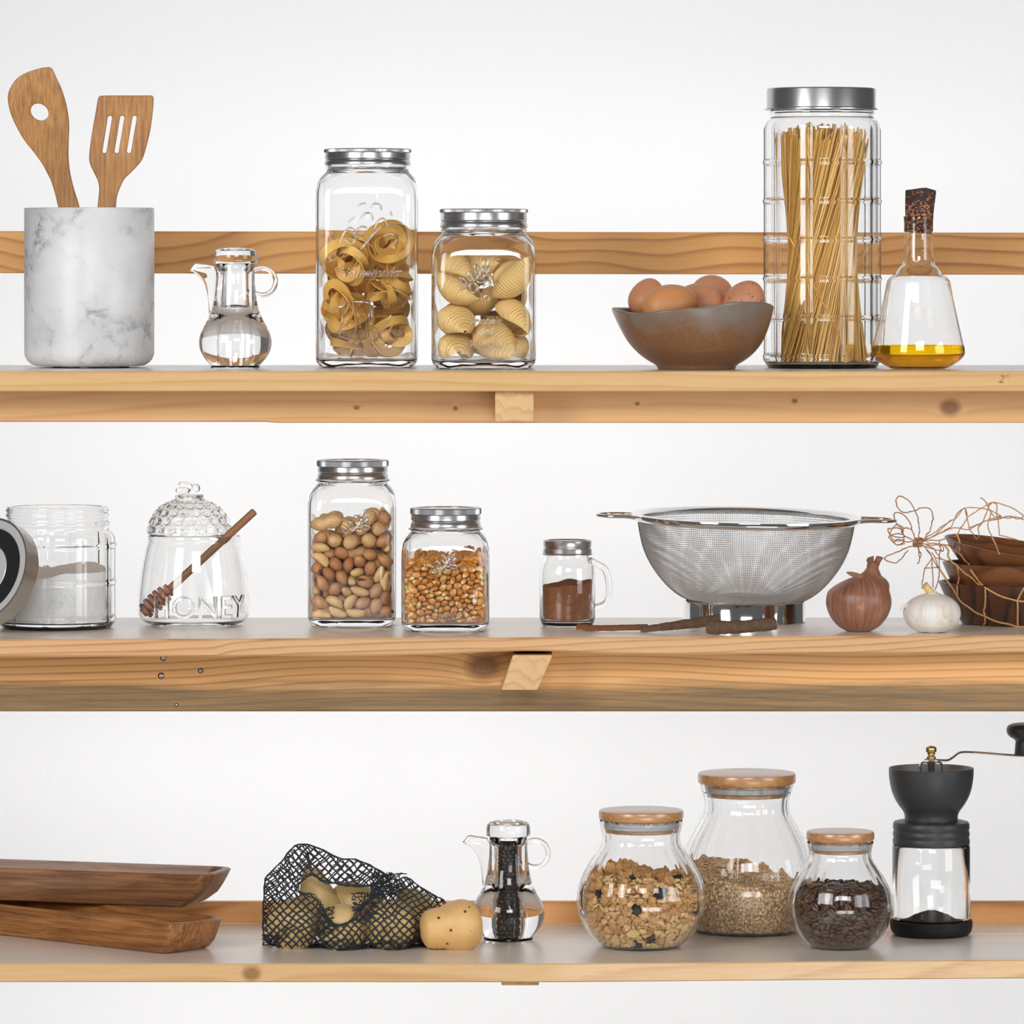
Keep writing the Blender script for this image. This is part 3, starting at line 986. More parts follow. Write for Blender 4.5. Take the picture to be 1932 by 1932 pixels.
JN, cN, sN, ZNf = sq_jar(665.5, ZM, 0.211, 'tall square glass jar of mixed nuts on the middle shelf', 82.5,
    [(69, .32, 1180), (75, .32, 1177), (81, .32, 1169), (82.5, .32, 1160), (82.5, .32, 962), (82, .34, 948), (79.5, .45, 933), (75, .68, 924), (69, .9, 917), (65.5, 1, 913), (64.5, 1, 910), (70, 1, 908.5), (71, 1, 906.5), (69, 1, 905), (61, 1, 903.5), (61, 1, 878), (59, 1, 876), (57, 1, 876)],
    lid_prof(67, 868.5, 904.5, 10), 67, 'square jars with zinc screw lids', 906)
JC, cC, sC, ZCf = sq_jar(841, ZM, 0.140, 'short square glass jar of popcorn kernels on the middle shelf', 82.5,
    [(69, .32, 1188), (75, .32, 1185), (81, .32, 1177), (82.5, .32, 1168), (82.5, .32, 1052), (82, .34, 1037), (79.5, .45, 1023), (75, .68, 1014), (69, .9, 1007), (65.5, 1, 1003), (64.5, 1, 1000.5), (70, 1, 999.5), (71, 1, 997.5), (69, 1, 996), (61, 1, 994.5), (61, 1, 967), (59, 1, 965), (57, 1, 965)],
    lid_prof(66.5, 958, 995, 10), 66.5, 'square jars with zinc screw lids', 998)


def emboss(parent, c, half, s, strokes, r=0.0013, name='embossed_motif', mat=None):
    """raised glass strokes on the flat front of a jar; strokes in photo px"""
    Y = c.y - half * s
    vs = []
    for st_ in strokes:
        rr = st_[0] * s if isinstance(st_[0], (int, float)) else r
        pts = st_[1:] if isinstance(st_[0], (int, float)) else st_
        p = [W(x, y, Y) for x, y in pts]
        vs.append(tube([Vector((q.x, Y - 0.0001, q.z)) for q in p], rr, 8, squash=1))
    return obj(name, join(*vs), M['glass'], parent)


def leaf(x, y, L, a, w=0.42):
    ca, sa = math.cos(a), math.sin(a)
    out = []
    for t in np.linspace(0, 2 * PI, 15):
        lx = L / 2 * (1 - math.cos(t)); ly = L * w / 1.3 * math.sin(t) * (0.75 + 0.25 * math.cos(t))
        out.append((x + lx * ca - ly * sa, y + lx * sa + ly * ca))
    return out


def sprig(x, y, k=1.0):
    """small branch of olive-like leaves, stem foot at (x, y)"""
    st_ = [crv([(x, y), (x + 12 * k, y - 5 * k), (x + 24 * k, y - 16 * k), (x + 33 * k, y - 30 * k)], 4)]
    for dx, dy, a in ((8, -6, -2.2), (16, -12, -1.9), (26, -22, -2.0), (33, -30, -1.2), (30, -24, -0.5), (23, -14, 0.25), (32, -16, 0.1)):
        st_.append(leaf(x + dx * k, y + dy * k, 13 * k, a))
    return st_


def letters(parent, c, half, s, text, px, py, h, shear=0.3, ex=0.0018, spacing=1.0, name='embossed_lettering'):
    Y = c.y - half * s
    v, f = text_vf(text, h * s, ex, 0.0006, shear, spacing, 0.006)
    p = W(px, py, Y)
    return obj(name, ([Vector((p.x + q.x, Y - ex * 0.6 + q.y, p.z + q.z)) for q in v], f), M['glass'], parent)


letters(JT, cT, 95.5, sT, 'Homemade', 695, 522, 24, 0.35, spacing=0.98)
mot = [[2.0] + crv([(668, 440), (675, 432), (683, 428), (692, 430)], 4), [1.8] + crv([(640, 460), (650, 438), (662, 430), (672, 442), (664, 460), (652, 452)], 5), [2.2, (680, 470), (692, 456), (708, 438), (718, 428)],
       [1.8] + crv([(706, 432), (712, 418), (722, 412), (730, 420), (733, 432)], 4), [1.6] + crv([(675, 388), (682, 384), (690, 383)], 3), [1.6] + crv([(700, 392), (706, 384), (716, 386), (720, 396)], 4), [1.6] + crv([(680, 412), (690, 402), (700, 404), (704, 416)], 4),
       [1.8] + crv([(724, 446), (738, 440), (748, 452), (740, 462)], 4), [1.5] + crv([(736, 398), (739, 408)], 2), [1.5] + crv([(656, 420), (662, 414), (668, 410)], 3)]
emboss(JT, cT, 95.5, sT, mot)
low = [[2.0] + crv([(642, 634), (660, 640), (680, 641), (692, 636)], 4), [1.8] + crv([(640, 632), (646, 600), (652, 572), (690, 570), (697, 580), (694, 636)], 4), [2.4] + crv([(703, 576), (702, 600), (698, 612)], 3), [2.6] + crv([(699, 626), (708, 620), (712, 632), (704, 640)], 4),
       [2.2] + crv([(718, 568), (724, 576), (732, 582)], 3), [1.8] + crv([(684, 572), (696, 562), (708, 554)], 4), [2.0] + crv([(724, 612), (734, 602), (738, 594)], 3)]
for i in range(4):
    for k in range(4):
        low.append([2.3, (650 + k * 12 + i * 1.5, 580 + i * 12), (651 + k * 12 + i * 1.5, 582.5 + i * 12)])
emboss(JT, cT, 95.5, sT, low)
emboss(JS, cS, 98, sS, sprig(868, 545, 1.35) + [crv([(887, 548), (886, 538), (894, 533), (902, 540), (897, 550), (889, 551)], 4), crv([(914, 540), (912, 532), (919, 528), (925, 534), (921, 542)], 4), crv([(914, 562), (919, 556), (924, 562), (919, 567)], 4)])
letters(JS, cS, 98, sS, 'frutos', 914, 612, 19, 0.4, spacing=1.25)
letters(JS, cS, 98, sS, 'del', 914, 632, 18, 0.4, spacing=1.25)
letters(JS, cS, 98, sS, 'huerto', 914, 656, 19, 0.4, spacing=1.25)
emboss(JN, cN, 82.5, sN, sprig(646, 1012, 1.15))
emboss(JC, cC, 82.5, sC, sprig(812, 1086, 1.15))
letters(JC, cC, 82.5, sC, 'tomate', 839, 1165, 13, 0.4, spacing=1.15)

# ---- stoneware bowl and eggs
c = spot(1314, ZT, 0.100)
bowl = thing('stoneware_bowl', 'brown glazed stoneware bowl with a wavy rim full of eggs', 'bowl', c)
s = S(c.y)
pb = [(0, 695.5), (70, 695.5), (73, 695), (75, 690), (78, 686.5)] + crv([(79, 686), (94, 677), (110, 664), (126, 645), (139, 620), (149, 594), (153, 580)], 4)
rimk = [(0, -1), (60, -11), (95, -7), (135, 3), (180, 2), (225, 11), (270, 1), (300, -10), (330, -9), (360, -1)]
# angles from +x, seen from above; the front of the bowl is at 270 degrees
def rimz(th):
    d = math.degrees(th) % 360
    for (a, u), (b, v) in zip(rimk[:-1], rimk[1:]):
        if a <= d <= b:
            q = (d - a) / (b - a); q = q * q * (3 - 2 * q)
            return u + (v - u) * q
    return 0
pb2 = [(h, y) for h, y in pb] + [(152, 577.5), (149, 576.8), (146.5, 579)] + crv([(145, 582), (140, 596), (131, 618), (117, 642), (100, 660), (80, 672), (40, 680)], 4) + [(0, 681)]
yb_ = HZ + (CZ - ZT) / s; o_ = 695.5 - yb_
def brad(th, i, r, z):
    h, y = pb2[i]
    k = max(0.0, min(1.0, (690 - y) / 110.0)) ** 1.6
    cx_off = -8 * k            # the rim sits a little to the left of the foot
    r2 = r * (1 + 0.012 * k * math.sin(3 * th + 1) + 0.008 * k * math.sin(5 * th))
    return r2, z - rimz(th) * s * k
v, f = lathe([(h * s, (yb_ + o_ - y) * s) for h, y in pb2], 120, brad, c.x, c.y, c.z)
v = [Vector((p.x - 8 * s * max(0, min(1, (p.z - c.z) / (110 * s))) ** 1.6, p.y, p.z)) for p in v]
bo = obj('body', (v, f), M['ceramic'], bowl, angle=60)
eg = sphere(32, 20)
eg = ([Vector((p.x * (1 - 0.16 * p.z), p.y * (1 - 0.16 * p.z), p.z)) for p in eg[0]], eg[1])
for nm, px, py, a, b, dY, tilt, yaw, mt, lab in (
        ('egg', 1222, 563, 39, 35.5, 0.022, 0.3, 0.4, 'egg', 'darker brown egg at the left in the bowl, behind the front egg'),
        ('egg', 1264, 575, 54, 39, -0.036, 1.28, 0.25, 'egg2', 'light brown textured egg lying at the front of the bowl'),
        ('egg', 1323, 571, 47, 38, 0.006, -1.2, -0.3, 'egg', 'brown egg in the middle of the bowl between the front egg and the speckled one'),
        ('egg', 1345, 557, 45, 39, 0.054, 1.4, 0.9, 'egg', 'brown egg farthest back and highest in the bowl'),
        ('egg', 1406, 571, 44, 40, -0.004, 0.5, -0.5, 'egg_spot', 'speckled brown egg at the right edge of the bowl')):
    Y = c.y + dY
    q = S(Y)
    p = W(px, py, Y)
    mtx = T(*p) @ R(yaw, 'Z') @ R(tilt, 'Y') @ Matrix.Diagonal((b * q, b * q, a * q, 1))
    tag(obj(nm, xf(eg, mtx), M[mt], origin=p), lab, 'egg', 'eggs in the stoneware bowl')

# ---- round ribbed jars with steel lids
def grid_rad(nrib, phase, amp, w):
    def f(th, i, r, z, on):
        if not on: return r
        d = ((th - phase) * nrib / (2 * PI) + 0.5) % 1.0 - 0.5
        d = d * 2 * PI / nrib * r
        return r + amp * math.exp(-(d / w) ** 2)
    return f


def ribbed_jar(px, ZS, Yc, label, pts, hrows, y0, y1, half, phase, t=0.003, tb=0.006, group=None):
    c = spot(px, ZS, Yc)
    s = S(Yc)
    t_ = thing('ribbed_glass_jar', label, 'jar', c, group)
    rows = []
    for i in range(len(pts) - 1):
        (h0, a), (h1, b) = pts[i], pts[i + 1]
        n = max(1, int(abs(a - b) / 2.2)) if (y0 >= a >= y1 and y0 >= b >= y1) else 1
        for k in range(n): rows.append((h0 + (h1 - h0) * k / n, a + (b - a) * k / n))
    rows.append(pts[-1])
    yb = HZ + (CZ - ZS) / s
    off = pts[0][1] - yb
    rows2 = []
    for h, y in rows:
        if y0 >= y >= y1:
            for hy in hrows: h += 2.2 * math.exp(-((y - hy) / 3.0) ** 2)
        rows2.append((h, y))
    outer = [(h * s, (yb + off - y) * s) for h, y in rows2]
    plain_out = [(h * s, (yb + off - y) * s) for h, y in rows]
    full = hollow(plain_out, t, tb)
    full = outer + full[len(plain_out):]
    g = grid_rad(10, phase, 2.4 * s, 3.4 * s)
    nO = len(outer)
    def rad(th, i, r, z):
        return g(th, i, r, z, i < nO and y0 - 2 >= rows[i][1] >= y1 + 2 if i < nO else False), z
    obj('glass_body', lathe(full, 240, rad, c.x, c.y, c.z), M['glass'], t_, angle=60)
    return t_, c, s, (lambda y: (yb + off - y) * s)


JP, cP, sP, ZPf = ribbed_jar(1551.5, ZT, 0.175, 'tall ribbed glass jar of spaghetti with a brushed steel lid',
    [(0, 694), (88, 694), (92, 696), (98, 697), (103, 693), (107, 686), (108.5, 680), (108.5, 244), (107.5, 236), (104, 229), (99, 224), (97, 221), (97, 216), (99, 214), (99, 211), (97, 209), (97, 178), (94, 176), (92, 177)],
    [306.5, 379.7, 452, 526, 599, 673], 684, 240, 108.5, math.radians(-90 + 19.5), tb=0.005)
lidp = [(0, 166.5), (99, 166.5), (101.5, 167.3), (102.6, 169.5), (102.6, 203), (103.2, 204.5), (107, 205.5), (107.2, 207.5), (104, 208), (100, 206.5), (100, 173), (0, 172)]
obj('lid', lathe([(h * sP, ZPf(y)) for h, y in lidp], 120, cx=cP.x - 2 * sP, cy=cP.y, z0=cP.z), M['steel'], JP, angle=30)
# spaghetti: straight rods crossing between two rings, pinched at the waist
Lsp = 0.258
rod = mesh('spaghetti', tube([(0, 0, 0), (0, 0, Lsp * 0.33), (0, 0, Lsp * 0.66), (0, 0, Lsp)], 0.00094, 7), M['spaghetti'])
SG = 'spaghetti strands standing in the tall ribbed jar'
zb = 0.0065
dl = math.radians(87)
def strand_ends(th, R0, R1, jz, jl, dl=dl):
    a = Vector((cP.x + R0 * math.cos(th), cP.y + R0 * math.sin(th), cP.z + zb + jz))
    b = Vector((cP.x + R1 * math.cos(th + dl), cP.y + R1 * math.sin(th + dl), 0))
    h = math.sqrt(max((Lsp * jl) ** 2 - (b.x - a.x) ** 2 - (b.y - a.y) ** 2, 1e-4))
    b.z = a.z + h
    return a, b
def place_rod(a, b, L=Lsp):
    d = b - a
    q = d.to_track_quat('Z', 'Y').to_matrix().to_4x4()
    return T(*a) @ q @ Matrix.Diagonal((1, 1, d.length / L, 1))
ring_n = [100, 93, 86, 80, 62]
k = 0
for ri, nn in enumerate(ring_n):
    fr = 1 - 0.085 * ri
    for i in range(nn):
        if rnd.random() < (0.42, 0.25, 0.12, 0.08, 0.6)[ri]: continue
        th = 2 * PI * (i + 0.5 * (ri % 2)) / nn + rnd.uniform(-0.001, 0.001)
        a, b = strand_ends(th, 0.0495 * fr * 1.0, 0.0520 * fr, 0.0, 1.0, dl * (1 - 0.03 * ri) )
        b = a + (b - a) * rnd.uniform(0.945, 1.0)
        o = bpy.data.objects.new('spaghetti_strand', rod)
        COL.objects.link(o)
        o.matrix_world = place_rod(a, b)
        tag(o, 'thin straight spaghetti strand in the twisted bundle inside the tall steel-lidded jar', 'spaghetti', SG)
        k += 1
vs = []
for i in range(170):
    fr = 0.62 * math.sqrt(rnd.random())
    a, b = strand_ends(rnd.uniform(0, 2 * PI), 0.046 * fr, 0.048 * fr, 0, rnd.uniform(0.95, 1.0))
    vs.append(tube([a, b], 0.00098, 6))
tag(obj('spaghetti_bundle_core', join(*vs), M['spaghetti'], origin=cP), 'inner spaghetti hidden in the middle of the twisted bundle', 'spaghetti', SG, 'stuff')
for (x0, y0, d0), (x1, y1, d1), lab in (((1490, 448, -0.0520), (1608, 684, -0.0525), 'single spaghetti strand crossing the bundle from upper left to lower right'),):
    a, b = W(x1, y1 - 3, cP.y + d1), W(x0, y0, cP.y + d0)
    o = bpy.data.objects.new('spaghetti_strand', rod); COL.objects.link(o)
    o.matrix_world = place_rod(a, b)
    tag(o, lab, 'spaghetti', SG)
a, b = W(1600, 560, cP.y + 0.01), W(1634, 470, cP.y - 0.005)
o = bpy.data.objects.new('spaghetti_strand', rod); COL.objects.link(o)
o.matrix_world = place_rod(a, b)
tag(o, 'short broken spaghetti strand leaning right away from the bundle', 'spaghetti', SG)

# ---- oil bottle
c = spot(1733, ZT, 0.112)
s = S(c.y)
ob = thing('oil_bottle', 'conical clear glass bottle with a little yellow oil and a tilted cork', 'bottle', c)
yb = HZ + (CZ - ZT) / s
Zo = lambda y: (696.5 - y) * s
outer = [(0, 696.5), (46, 696.5), (50, 695.8)] + crv([(53, 695), (68, 687), (80, 678), (86.5, 670), (88, 663), (86.5, 652)], 4) + [(84, 640), (75, 600), (66, 560), (60.5, 535)] + crv([(59.5, 531), (55, 525), (46, 517), (38, 507), (31, 497), (28.5, 484), (28, 468), (27.5, 440), (27.5, 418)], 4) + [(28.5, 410), (27.5, 408), (26, 408)]
g_out = [(h * s, Zo(y)) for h, y in outer]
obj('glass_body', lathe(hollow(g_out, 0.0021, 0.0026), 96, cx=c.x, cy=c.y, z0=c.z), M['glass'], ob, angle=50)
def inner_r(z):
    for (r0, z0), (r1, z1) in zip(g_out[2:-1], g_out[3:]):
        if z0 <= z <= z1: return r0 + (r1 - r0) * (z - z0) / max(z1 - z0, 1e-9) - 0.0019
    return 0
oilp = [(0, 0.0024), (inner_r(0.0012) if False else 0.027, 0.0024)]
for y in (690, 686, 681, 676, 671, 666, 661, 656, 652): oilp.append((inner_r(Zo(y)), Zo(y)))
oilp += [(oilp[-1][0] - 0.001, Zo(651.6)), (0, Zo(651.4))]
oilp = [p for p in oilp if p[1] >= 0.0023]
tag(obj('yellow_oil', lathe(oilp, 96, cx=c.x, cy=c.y, z0=c.z), M['oil'], origin=c), 'shallow layer of golden oil at the bottom of the conical bottle', 'oil')
ck = [(0, 440), (23.5, 440), (24.5, 437), (26, 410), (27, 395), (29, 362), (28, 359), (10, 355.5), (0, 355)]
v, f = lathe([(h * s, Zo(y)) for h, y in ck], 40, lambda th, i, r, z: (r * (1 + 0.03 * math.sin(5 * th + i)), z + 0.0012 * math.cos(th + 0.5) * (1 if i > 5 else 0)))
Mx = T(c.x, c.y, c.z) @ T(0, 0, Zo(420)) @ R(0.085, 'Y') @ T(0, 0, -Zo(420))
obj('cork', xf((v, f), Mx), M['cork'], ob, angle=50)

# ================================================================ middle shelf
# ---- open ribbed jar of flour with its lid leaning on it
JF, cF, sF, ZFf = ribbed_jar(108, ZM, 0.166, 'open squat ribbed glass jar half full of white flour', 
    [(0, 1185), (84, 1185), (88, 1187), (96, 1187), (102, 1184), (106.5, 1177), (108, 1170), (108, 1024), (107, 1014), (104, 1006), (99, 1001), (96.5, 998), (96.5, 991), (99, 989), (99.5, 986.5), (97, 984), (95, 981), (95, 976), (97.5, 974), (97.5, 971), (95.5, 969), (95.5, 966), (97.5, 964.5), (97.5, 962), (95.5, 960), (95, 957.5), (93, 956), (90, 956.5)],
    [1030, 1098.6, 1167], 1180, 1010, 108, math.radians(-90 - 6.5), tb=0.008)
# flour: heap with a sloping, dented top
def heap(cx, cy, z0, zb, rfun, top, nr=26, na=72, sink=0.0):
    """solid of revolution-like mass: rfun(z) wall radius; top(x, y) surface height above z0"""
    V, Fc = [], []
    rmax = rfun(0.5)
    rings = []
    V.append(Vector((cx, cy, z0 + zb)))
    zs = np.linspace(0, 1, 14)
    for t in zs:
        ring = []
        for k in range(na):
            th = 2 * PI * k / na
            # side wall runs from the floor up to the local surface height
            zt_ = top(rfun(0.06) * math.cos(th), rfun(0.06) * math.sin(th))
            z = zb + (zt_ - zb) * t
            r = rfun(z)
            ring.append(len(V)); V.append(Vector((cx + r * math.cos(th), cy + r * math.sin(th), z0 + z)))
        rings.append(ring)
    for j in range(1, nr):
        ring = []
        for k in range(na):
            th = 2 * PI * k / na
            zt_ = top(rfun(0.06) * math.cos(th), rfun(0.06) * math.sin(th))
            r = rfun(zt_) * (1 - j / nr)
            x, y = r * math.cos(th), r * math.sin(th)
            ring.append(len(V)); V.append(Vector((cx + x, cy + y, z0 + top(x, y))))
        rings.append(ring)
    V.append(Vector((cx, cy, z0 + top(0, 0))))
    for k in range(na): Fc.append((0, rings[0][(k + 1) % na], rings[0][k]))
    for a, b in zip(rings[:-1], rings[1:]):
        for k in range(na): Fc.append((a[k], a[(k + 1) % na], b[(k + 1) % na], b[k]))
    for k in range(na): Fc.append((rings[-1][k], rings[-1][(k + 1) % na], len(V) - 1))
    return V, Fc


def fl_top(x, y):
    base = (1187 - 1078) * sF + 0.05 * y - 0.0022 * math.cos(x * 60 + 1.2)
    return base + 0.0025 * noise3((x, y, 0), 45, 2) + 0.0012 * noise3((x, y, 0), 160, 5) - (0.005 * math.exp(-((x + 0.045) ** 2 + (y + 0.03) ** 2) / 0.0006))
tag(obj('flour', heap(cF.x, cF.y, cF.z, 0.0086, lambda z: 102.3 * sF if z > 0.016 else (102.3 - 10 * (1 - z / 0.016)) * sF, fl_top), M['flour'], origin=cF), 'white flour with a rough sloping surface in the open jar', 'flour', None, 'stuff')
# leaning steel lid
Rl = 102.6 * S(0.078)
ctr = W(-30, 1076, 0.078)
lid_t = thing('jar_lid', 'brushed steel jar lid leaning against the open flour jar at the left edge', 'lid', ctr)
nrm = Vector((-0.56, -0.74, 0.33)).normalized()
q = nrm.to_track_quat('Z', 'X').to_matrix().to_4x4()
Mx = T(*ctr) @ q
hh = 0.0225
obj('lid_shell', xf(lathe([(0, 0.0), (Rl * 0.955, 0.0), (Rl * 0.985, 0.0006), (Rl, 0.002), (Rl, hh - 0.002), (Rl * 1.012, hh - 0.0008), (Rl * 1.012, hh + 0.0002), (Rl * 0.98, hh), (Rl * 0.98, 0.003), (0, 0.003)], 120), Mx @ T(0, 0, -hh)), M['steel'], lid_t, angle=30)
obj('inner_rim', xf(lathe([(Rl * 0.975, -0.001), (Rl * 0.84, -0.001), (Rl * 0.82, -0.002), (Rl * 0.82, -0.010), (Rl * 0.975, -0.010)], 96, closed=True), Mx), M['satin'], lid_t, angle=30)
obj('rubber_gasket', xf(lathe([(Rl * 0.82, -0.0022), (Rl * 0.50, -0.0022), (Rl * 0.50, -0.008), (Rl * 0.82, -0.008)], 96, closed=True), Mx), M['black_rubber'], lid_t, angle=30)
obj('lid_plate', xf(lathe([(0, -0.0016), (Rl * 0.49, -0.0016), (Rl * 0.50, -0.0022), (Rl * 0.50, -0.008), (0, -0.008)], 96), Mx), M['satin'], lid_t, angle=30)

# ---- honey jar
c = spot(366, ZM, 0.207)
s = S(c.y)
HJ = thing('honey_jar', 'clear glass honey jar with a beehive lid and raised letters HONEY', 'jar', c)
yb = HZ + (CZ - ZM) / s
base_y = 1180
Zh = lambda y: (base_y - y) * s
hp = [(0, 1178.5), (62, 1178.5), (66, 1180), (74, 1180)] + crv([(80, 1179), (95, 1172), (104, 1160), (105.7, 1148), (104.8, 1125), (101.5, 1092), (97, 1062), (91, 1034)], 4) + [(87.5, 1024), (86, 1021), (87.6, 1018), (87.6, 1013), (86, 1010.5), (83.5, 1010), (82.5, 1011)]
hout = [(h * s, Zh(y)) for h, y in hp]
obj('glass_body', lathe(hollow(hout, 0.0026, 0.006), 128, cx=c.x, cy=c.y, z0=c.z), M['glass'], HJ, angle=60)
dome = crv([(79.5, 1007.5), (80.5, 1003), (79, 994), (74.5, 980), (67, 967), (57, 956.5), (44, 948.5), (34, 944.5), (27, 942.5)], 10)
dcx = c.x - 8.5 * s
dome_m = [(h * s, Zh(y)) for h, y in dome]
arc = [0.0]
for (a, b), (a2, b2) in zip(dome_m[:-1], dome_m[1:]): arc.append(arc[-1] + math.hypot(a2 - a, b2 - b))
nd = len(dome_m)
inner_d = [(max(h - 4.2, 0.5) * s, Zh(y + 3.0 * (1 - i / nd))) for i, (h, y) in enumerate(dome)]
inner_d[0] = ((79.5 - 5) * s, Zh(1007.5))
full = dome_m + [(26.5 * s, Zh(941)), (26.5 * s, Zh(934.5)), (24.5 * s, Zh(933)), (0, Zh(932.5))]
full_in = [(0, Zh(944))] + list(reversed(inner_d))
prof_d = full_in + full
ni = len(full_in)
def hexrad(th, i, r, z):
    j = i - ni
    if 0 <= j < nd:
        v = arc[j] / arc[-1] * 5.2
        nh = 19
        u = th / (2 * PI) * nh
        row = int(v)
        best = 9
        for rr in (row - 1, row, row + 1):
            uu = u - 0.5 * (rr % 2)
            du = uu - round(uu)
            dv = (v - rr - 0.5)
            ax, ay = abs(du) * 1.0, abs(dv) * 0.95
            dd = max(ax, ax * 0.5 + ay * 0.866)
            best = min(best, dd)
        g = max(0, min(1, (best - 0.30) / 0.14))
        fade = 1 if 0.25 < v < 5.0 else 0
        return r - 0.0022 * g * fade * (1 if j < nd * 0.93 else 0.4) + 0.0004 * fade, z
    return r, z
lid_ = obj('beehive_lid', lathe(prof_d, 228, hexrad, dcx, c.y, c.z), M['glass'], HJ, angle=180)
bee = join(xf(sphere(24, 14), T(dcx - 12 * s, c.y, c.z + Zh(926)) @ Matrix.Diagonal((14.5 * s, 9 * s, 7 * s, 1))),
           xf(sphere(20, 12), T(dcx - 6 * s, c.y + 2 * s, c.z + Zh(917)) @ R(0.3, 'Y') @ Matrix.Diagonal((16 * s, 8 * s, 6.5 * s, 1))),
           xf(sphere(20, 12), T(dcx + 12.5 * s, c.y - 1 * s, c.z + Zh(922)) @ Matrix.Diagonal((8 * s, 8 * s, 8.5 * s, 1))))
kn = obj('bee_knob', bee, M['glass'], lid_)
# HONEY, raised and wrapped round the belly of the jar
v, f = text_vf('HONEY', 57 * s, 0.0011, 0.0005, 0, 1.10, 0.004)
xs = [p.x for p in v]; x0, x1 = min(xs), max(xs)
a0, a1 = math.radians(-41), math.radians(66)
out = []
for p in v:
    th = a0 + (p.x - x0) / (x1 - x0) * (a1 - a0)
    z = Zh(1160) + p.z
    rr = 0
    for (r0, z0), (r1, z1) in zip(hout[2:-1], hout[3:]):
        if z0 <= z <= z1: rr = r0 + (r1 - r0) * (z - z0) / max(z1 - z0, 1e-9)
    rr += 0.0004 - p.y
    out.append(Vector((c.x + rr * math.sin(th), c.y - rr * math.cos(th), c.z + z)))
obj('embossed_lettering', (out, f), M['glass'], HJ, angle=60)
# dipper standing in the jar
A, B = W(481, 964, c.y - 0.024), W(322, 1110, c.y - 0.019)
ax = (B - A).normalized()
L = (B - A).length
cap_ = [(0, 0), (0.0030, 0.0002), (0.0040, 0.001), (0.0042, 0.003), (0.0042, L)]
hd = [(0.0042, L)]
for i in range(6):
    rr = (0.0075, 0.0096, 0.0106, 0.0108, 0.0102, 0.0086)[i]
    z_ = L + 0.001 + i * 0.0064
    hd += [(0.0045, z_), (rr - 0.0006, z_), (rr, z_ + 0.0006), (rr, z_ + 0.0034), (rr - 0.0006, z_ + 0.004), (0.0045, z_ + 0.004)]
hd += [(0.0045, L + 0.0395), (0, L + 0.0398)]
q = ax.to_track_quat('Z', 'Y').to_matrix().to_4x4()
dp = thing('honey_dipper', 'dark wooden honey dipper with a grooved head leaning inside the honey jar', 'honey dipper', B)
obj('handle', xf(lathe(cap_ + [(0, L)], 20), T(*A) @ q), M['dipper'], dp, angle=40)
obj('grooved_head', xf(lathe([(0, L)] + hd, 32), T(*A) @ q), M['dipper_head'], dp, angle=40)

# ---- little mug jar of cinnamon powder
c = spot(1070.5, ZM, 0.190)
s = S(c.y)
MJ = thing('mug_jar', 'small glass handled mug jar of brown powder with a metal lid', 'jar', c)
Zm = lambda y: (1181 - y) * s
mp = [(0, 1179.5), (38, 1179.5), (40, 1181), (44, 1181), (48, 1178), (51, 1172), (52.5, 1164), (52.5, 1082), (51.5, 1072), (48.5, 1063), (45, 1056), (43, 1050), (42.5, 1046), (42.5, 1022), (41, 1021), (39.5, 1021)]
mo = [(h * s, Zm(y)) for h, y in mp]
obj('glass_body', lathe(hollow(mo, 0.0030, 0.006), 96, cx=c.x, cy=c.y, z0=c.z), M['glass'], MJ, angle=50)
ml = [(0, 1020.5), (40, 1020.5), (41.5, 1018.5), (44, 1018.5), (45.3, 1020), (45.3, 1030), (44, 1032.5), (44, 1034), (46, 1035), (46, 1042.5), (47.5, 1044.5), (47.5, 1046), (44.5, 1046), (43.5, 1042), (43.3, 1023), (0, 1023)]
obj('lid', lathe([(h * s, Zm(y)) for h, y in ml], 96, cx=c.x, cy=c.y, z0=c.z), M['band'], MJ, angle=35)
hp_ = crv([(1112, 1056), (1124, 1063.5), (1138, 1071), (1146, 1085), (1149.5, 1110), (1147, 1131), (1138, 1141), (1122, 1146), (1116, 1147)], 5)
obj('handle', tube([W(x, y, c.y) for x, y in hp_], [6.4 * s] * len(hp_), 14, squash=1.35), M['thick_glass'], MJ)
def cn_top(x, y): return (1181 - 1100) * s + 0.10 * x + 0.06 * y + 0.0012 * noise3((x, y, 0), 90, 3) + 0.0008 * math.cos(x * 200)
tag(obj('cinnamon_powder', heap(c.x, c.y, c.z, 0.0064, lambda z: (52.5 * s - 0.0034) if z > 0.011 else 52.5 * s - 0.0034 - 0.004 * (1 - z / 0.011), cn_top), M['cinnamon'], origin=c), 'reddish brown powder in the small handled jar', 'powder', None, 'stuff')

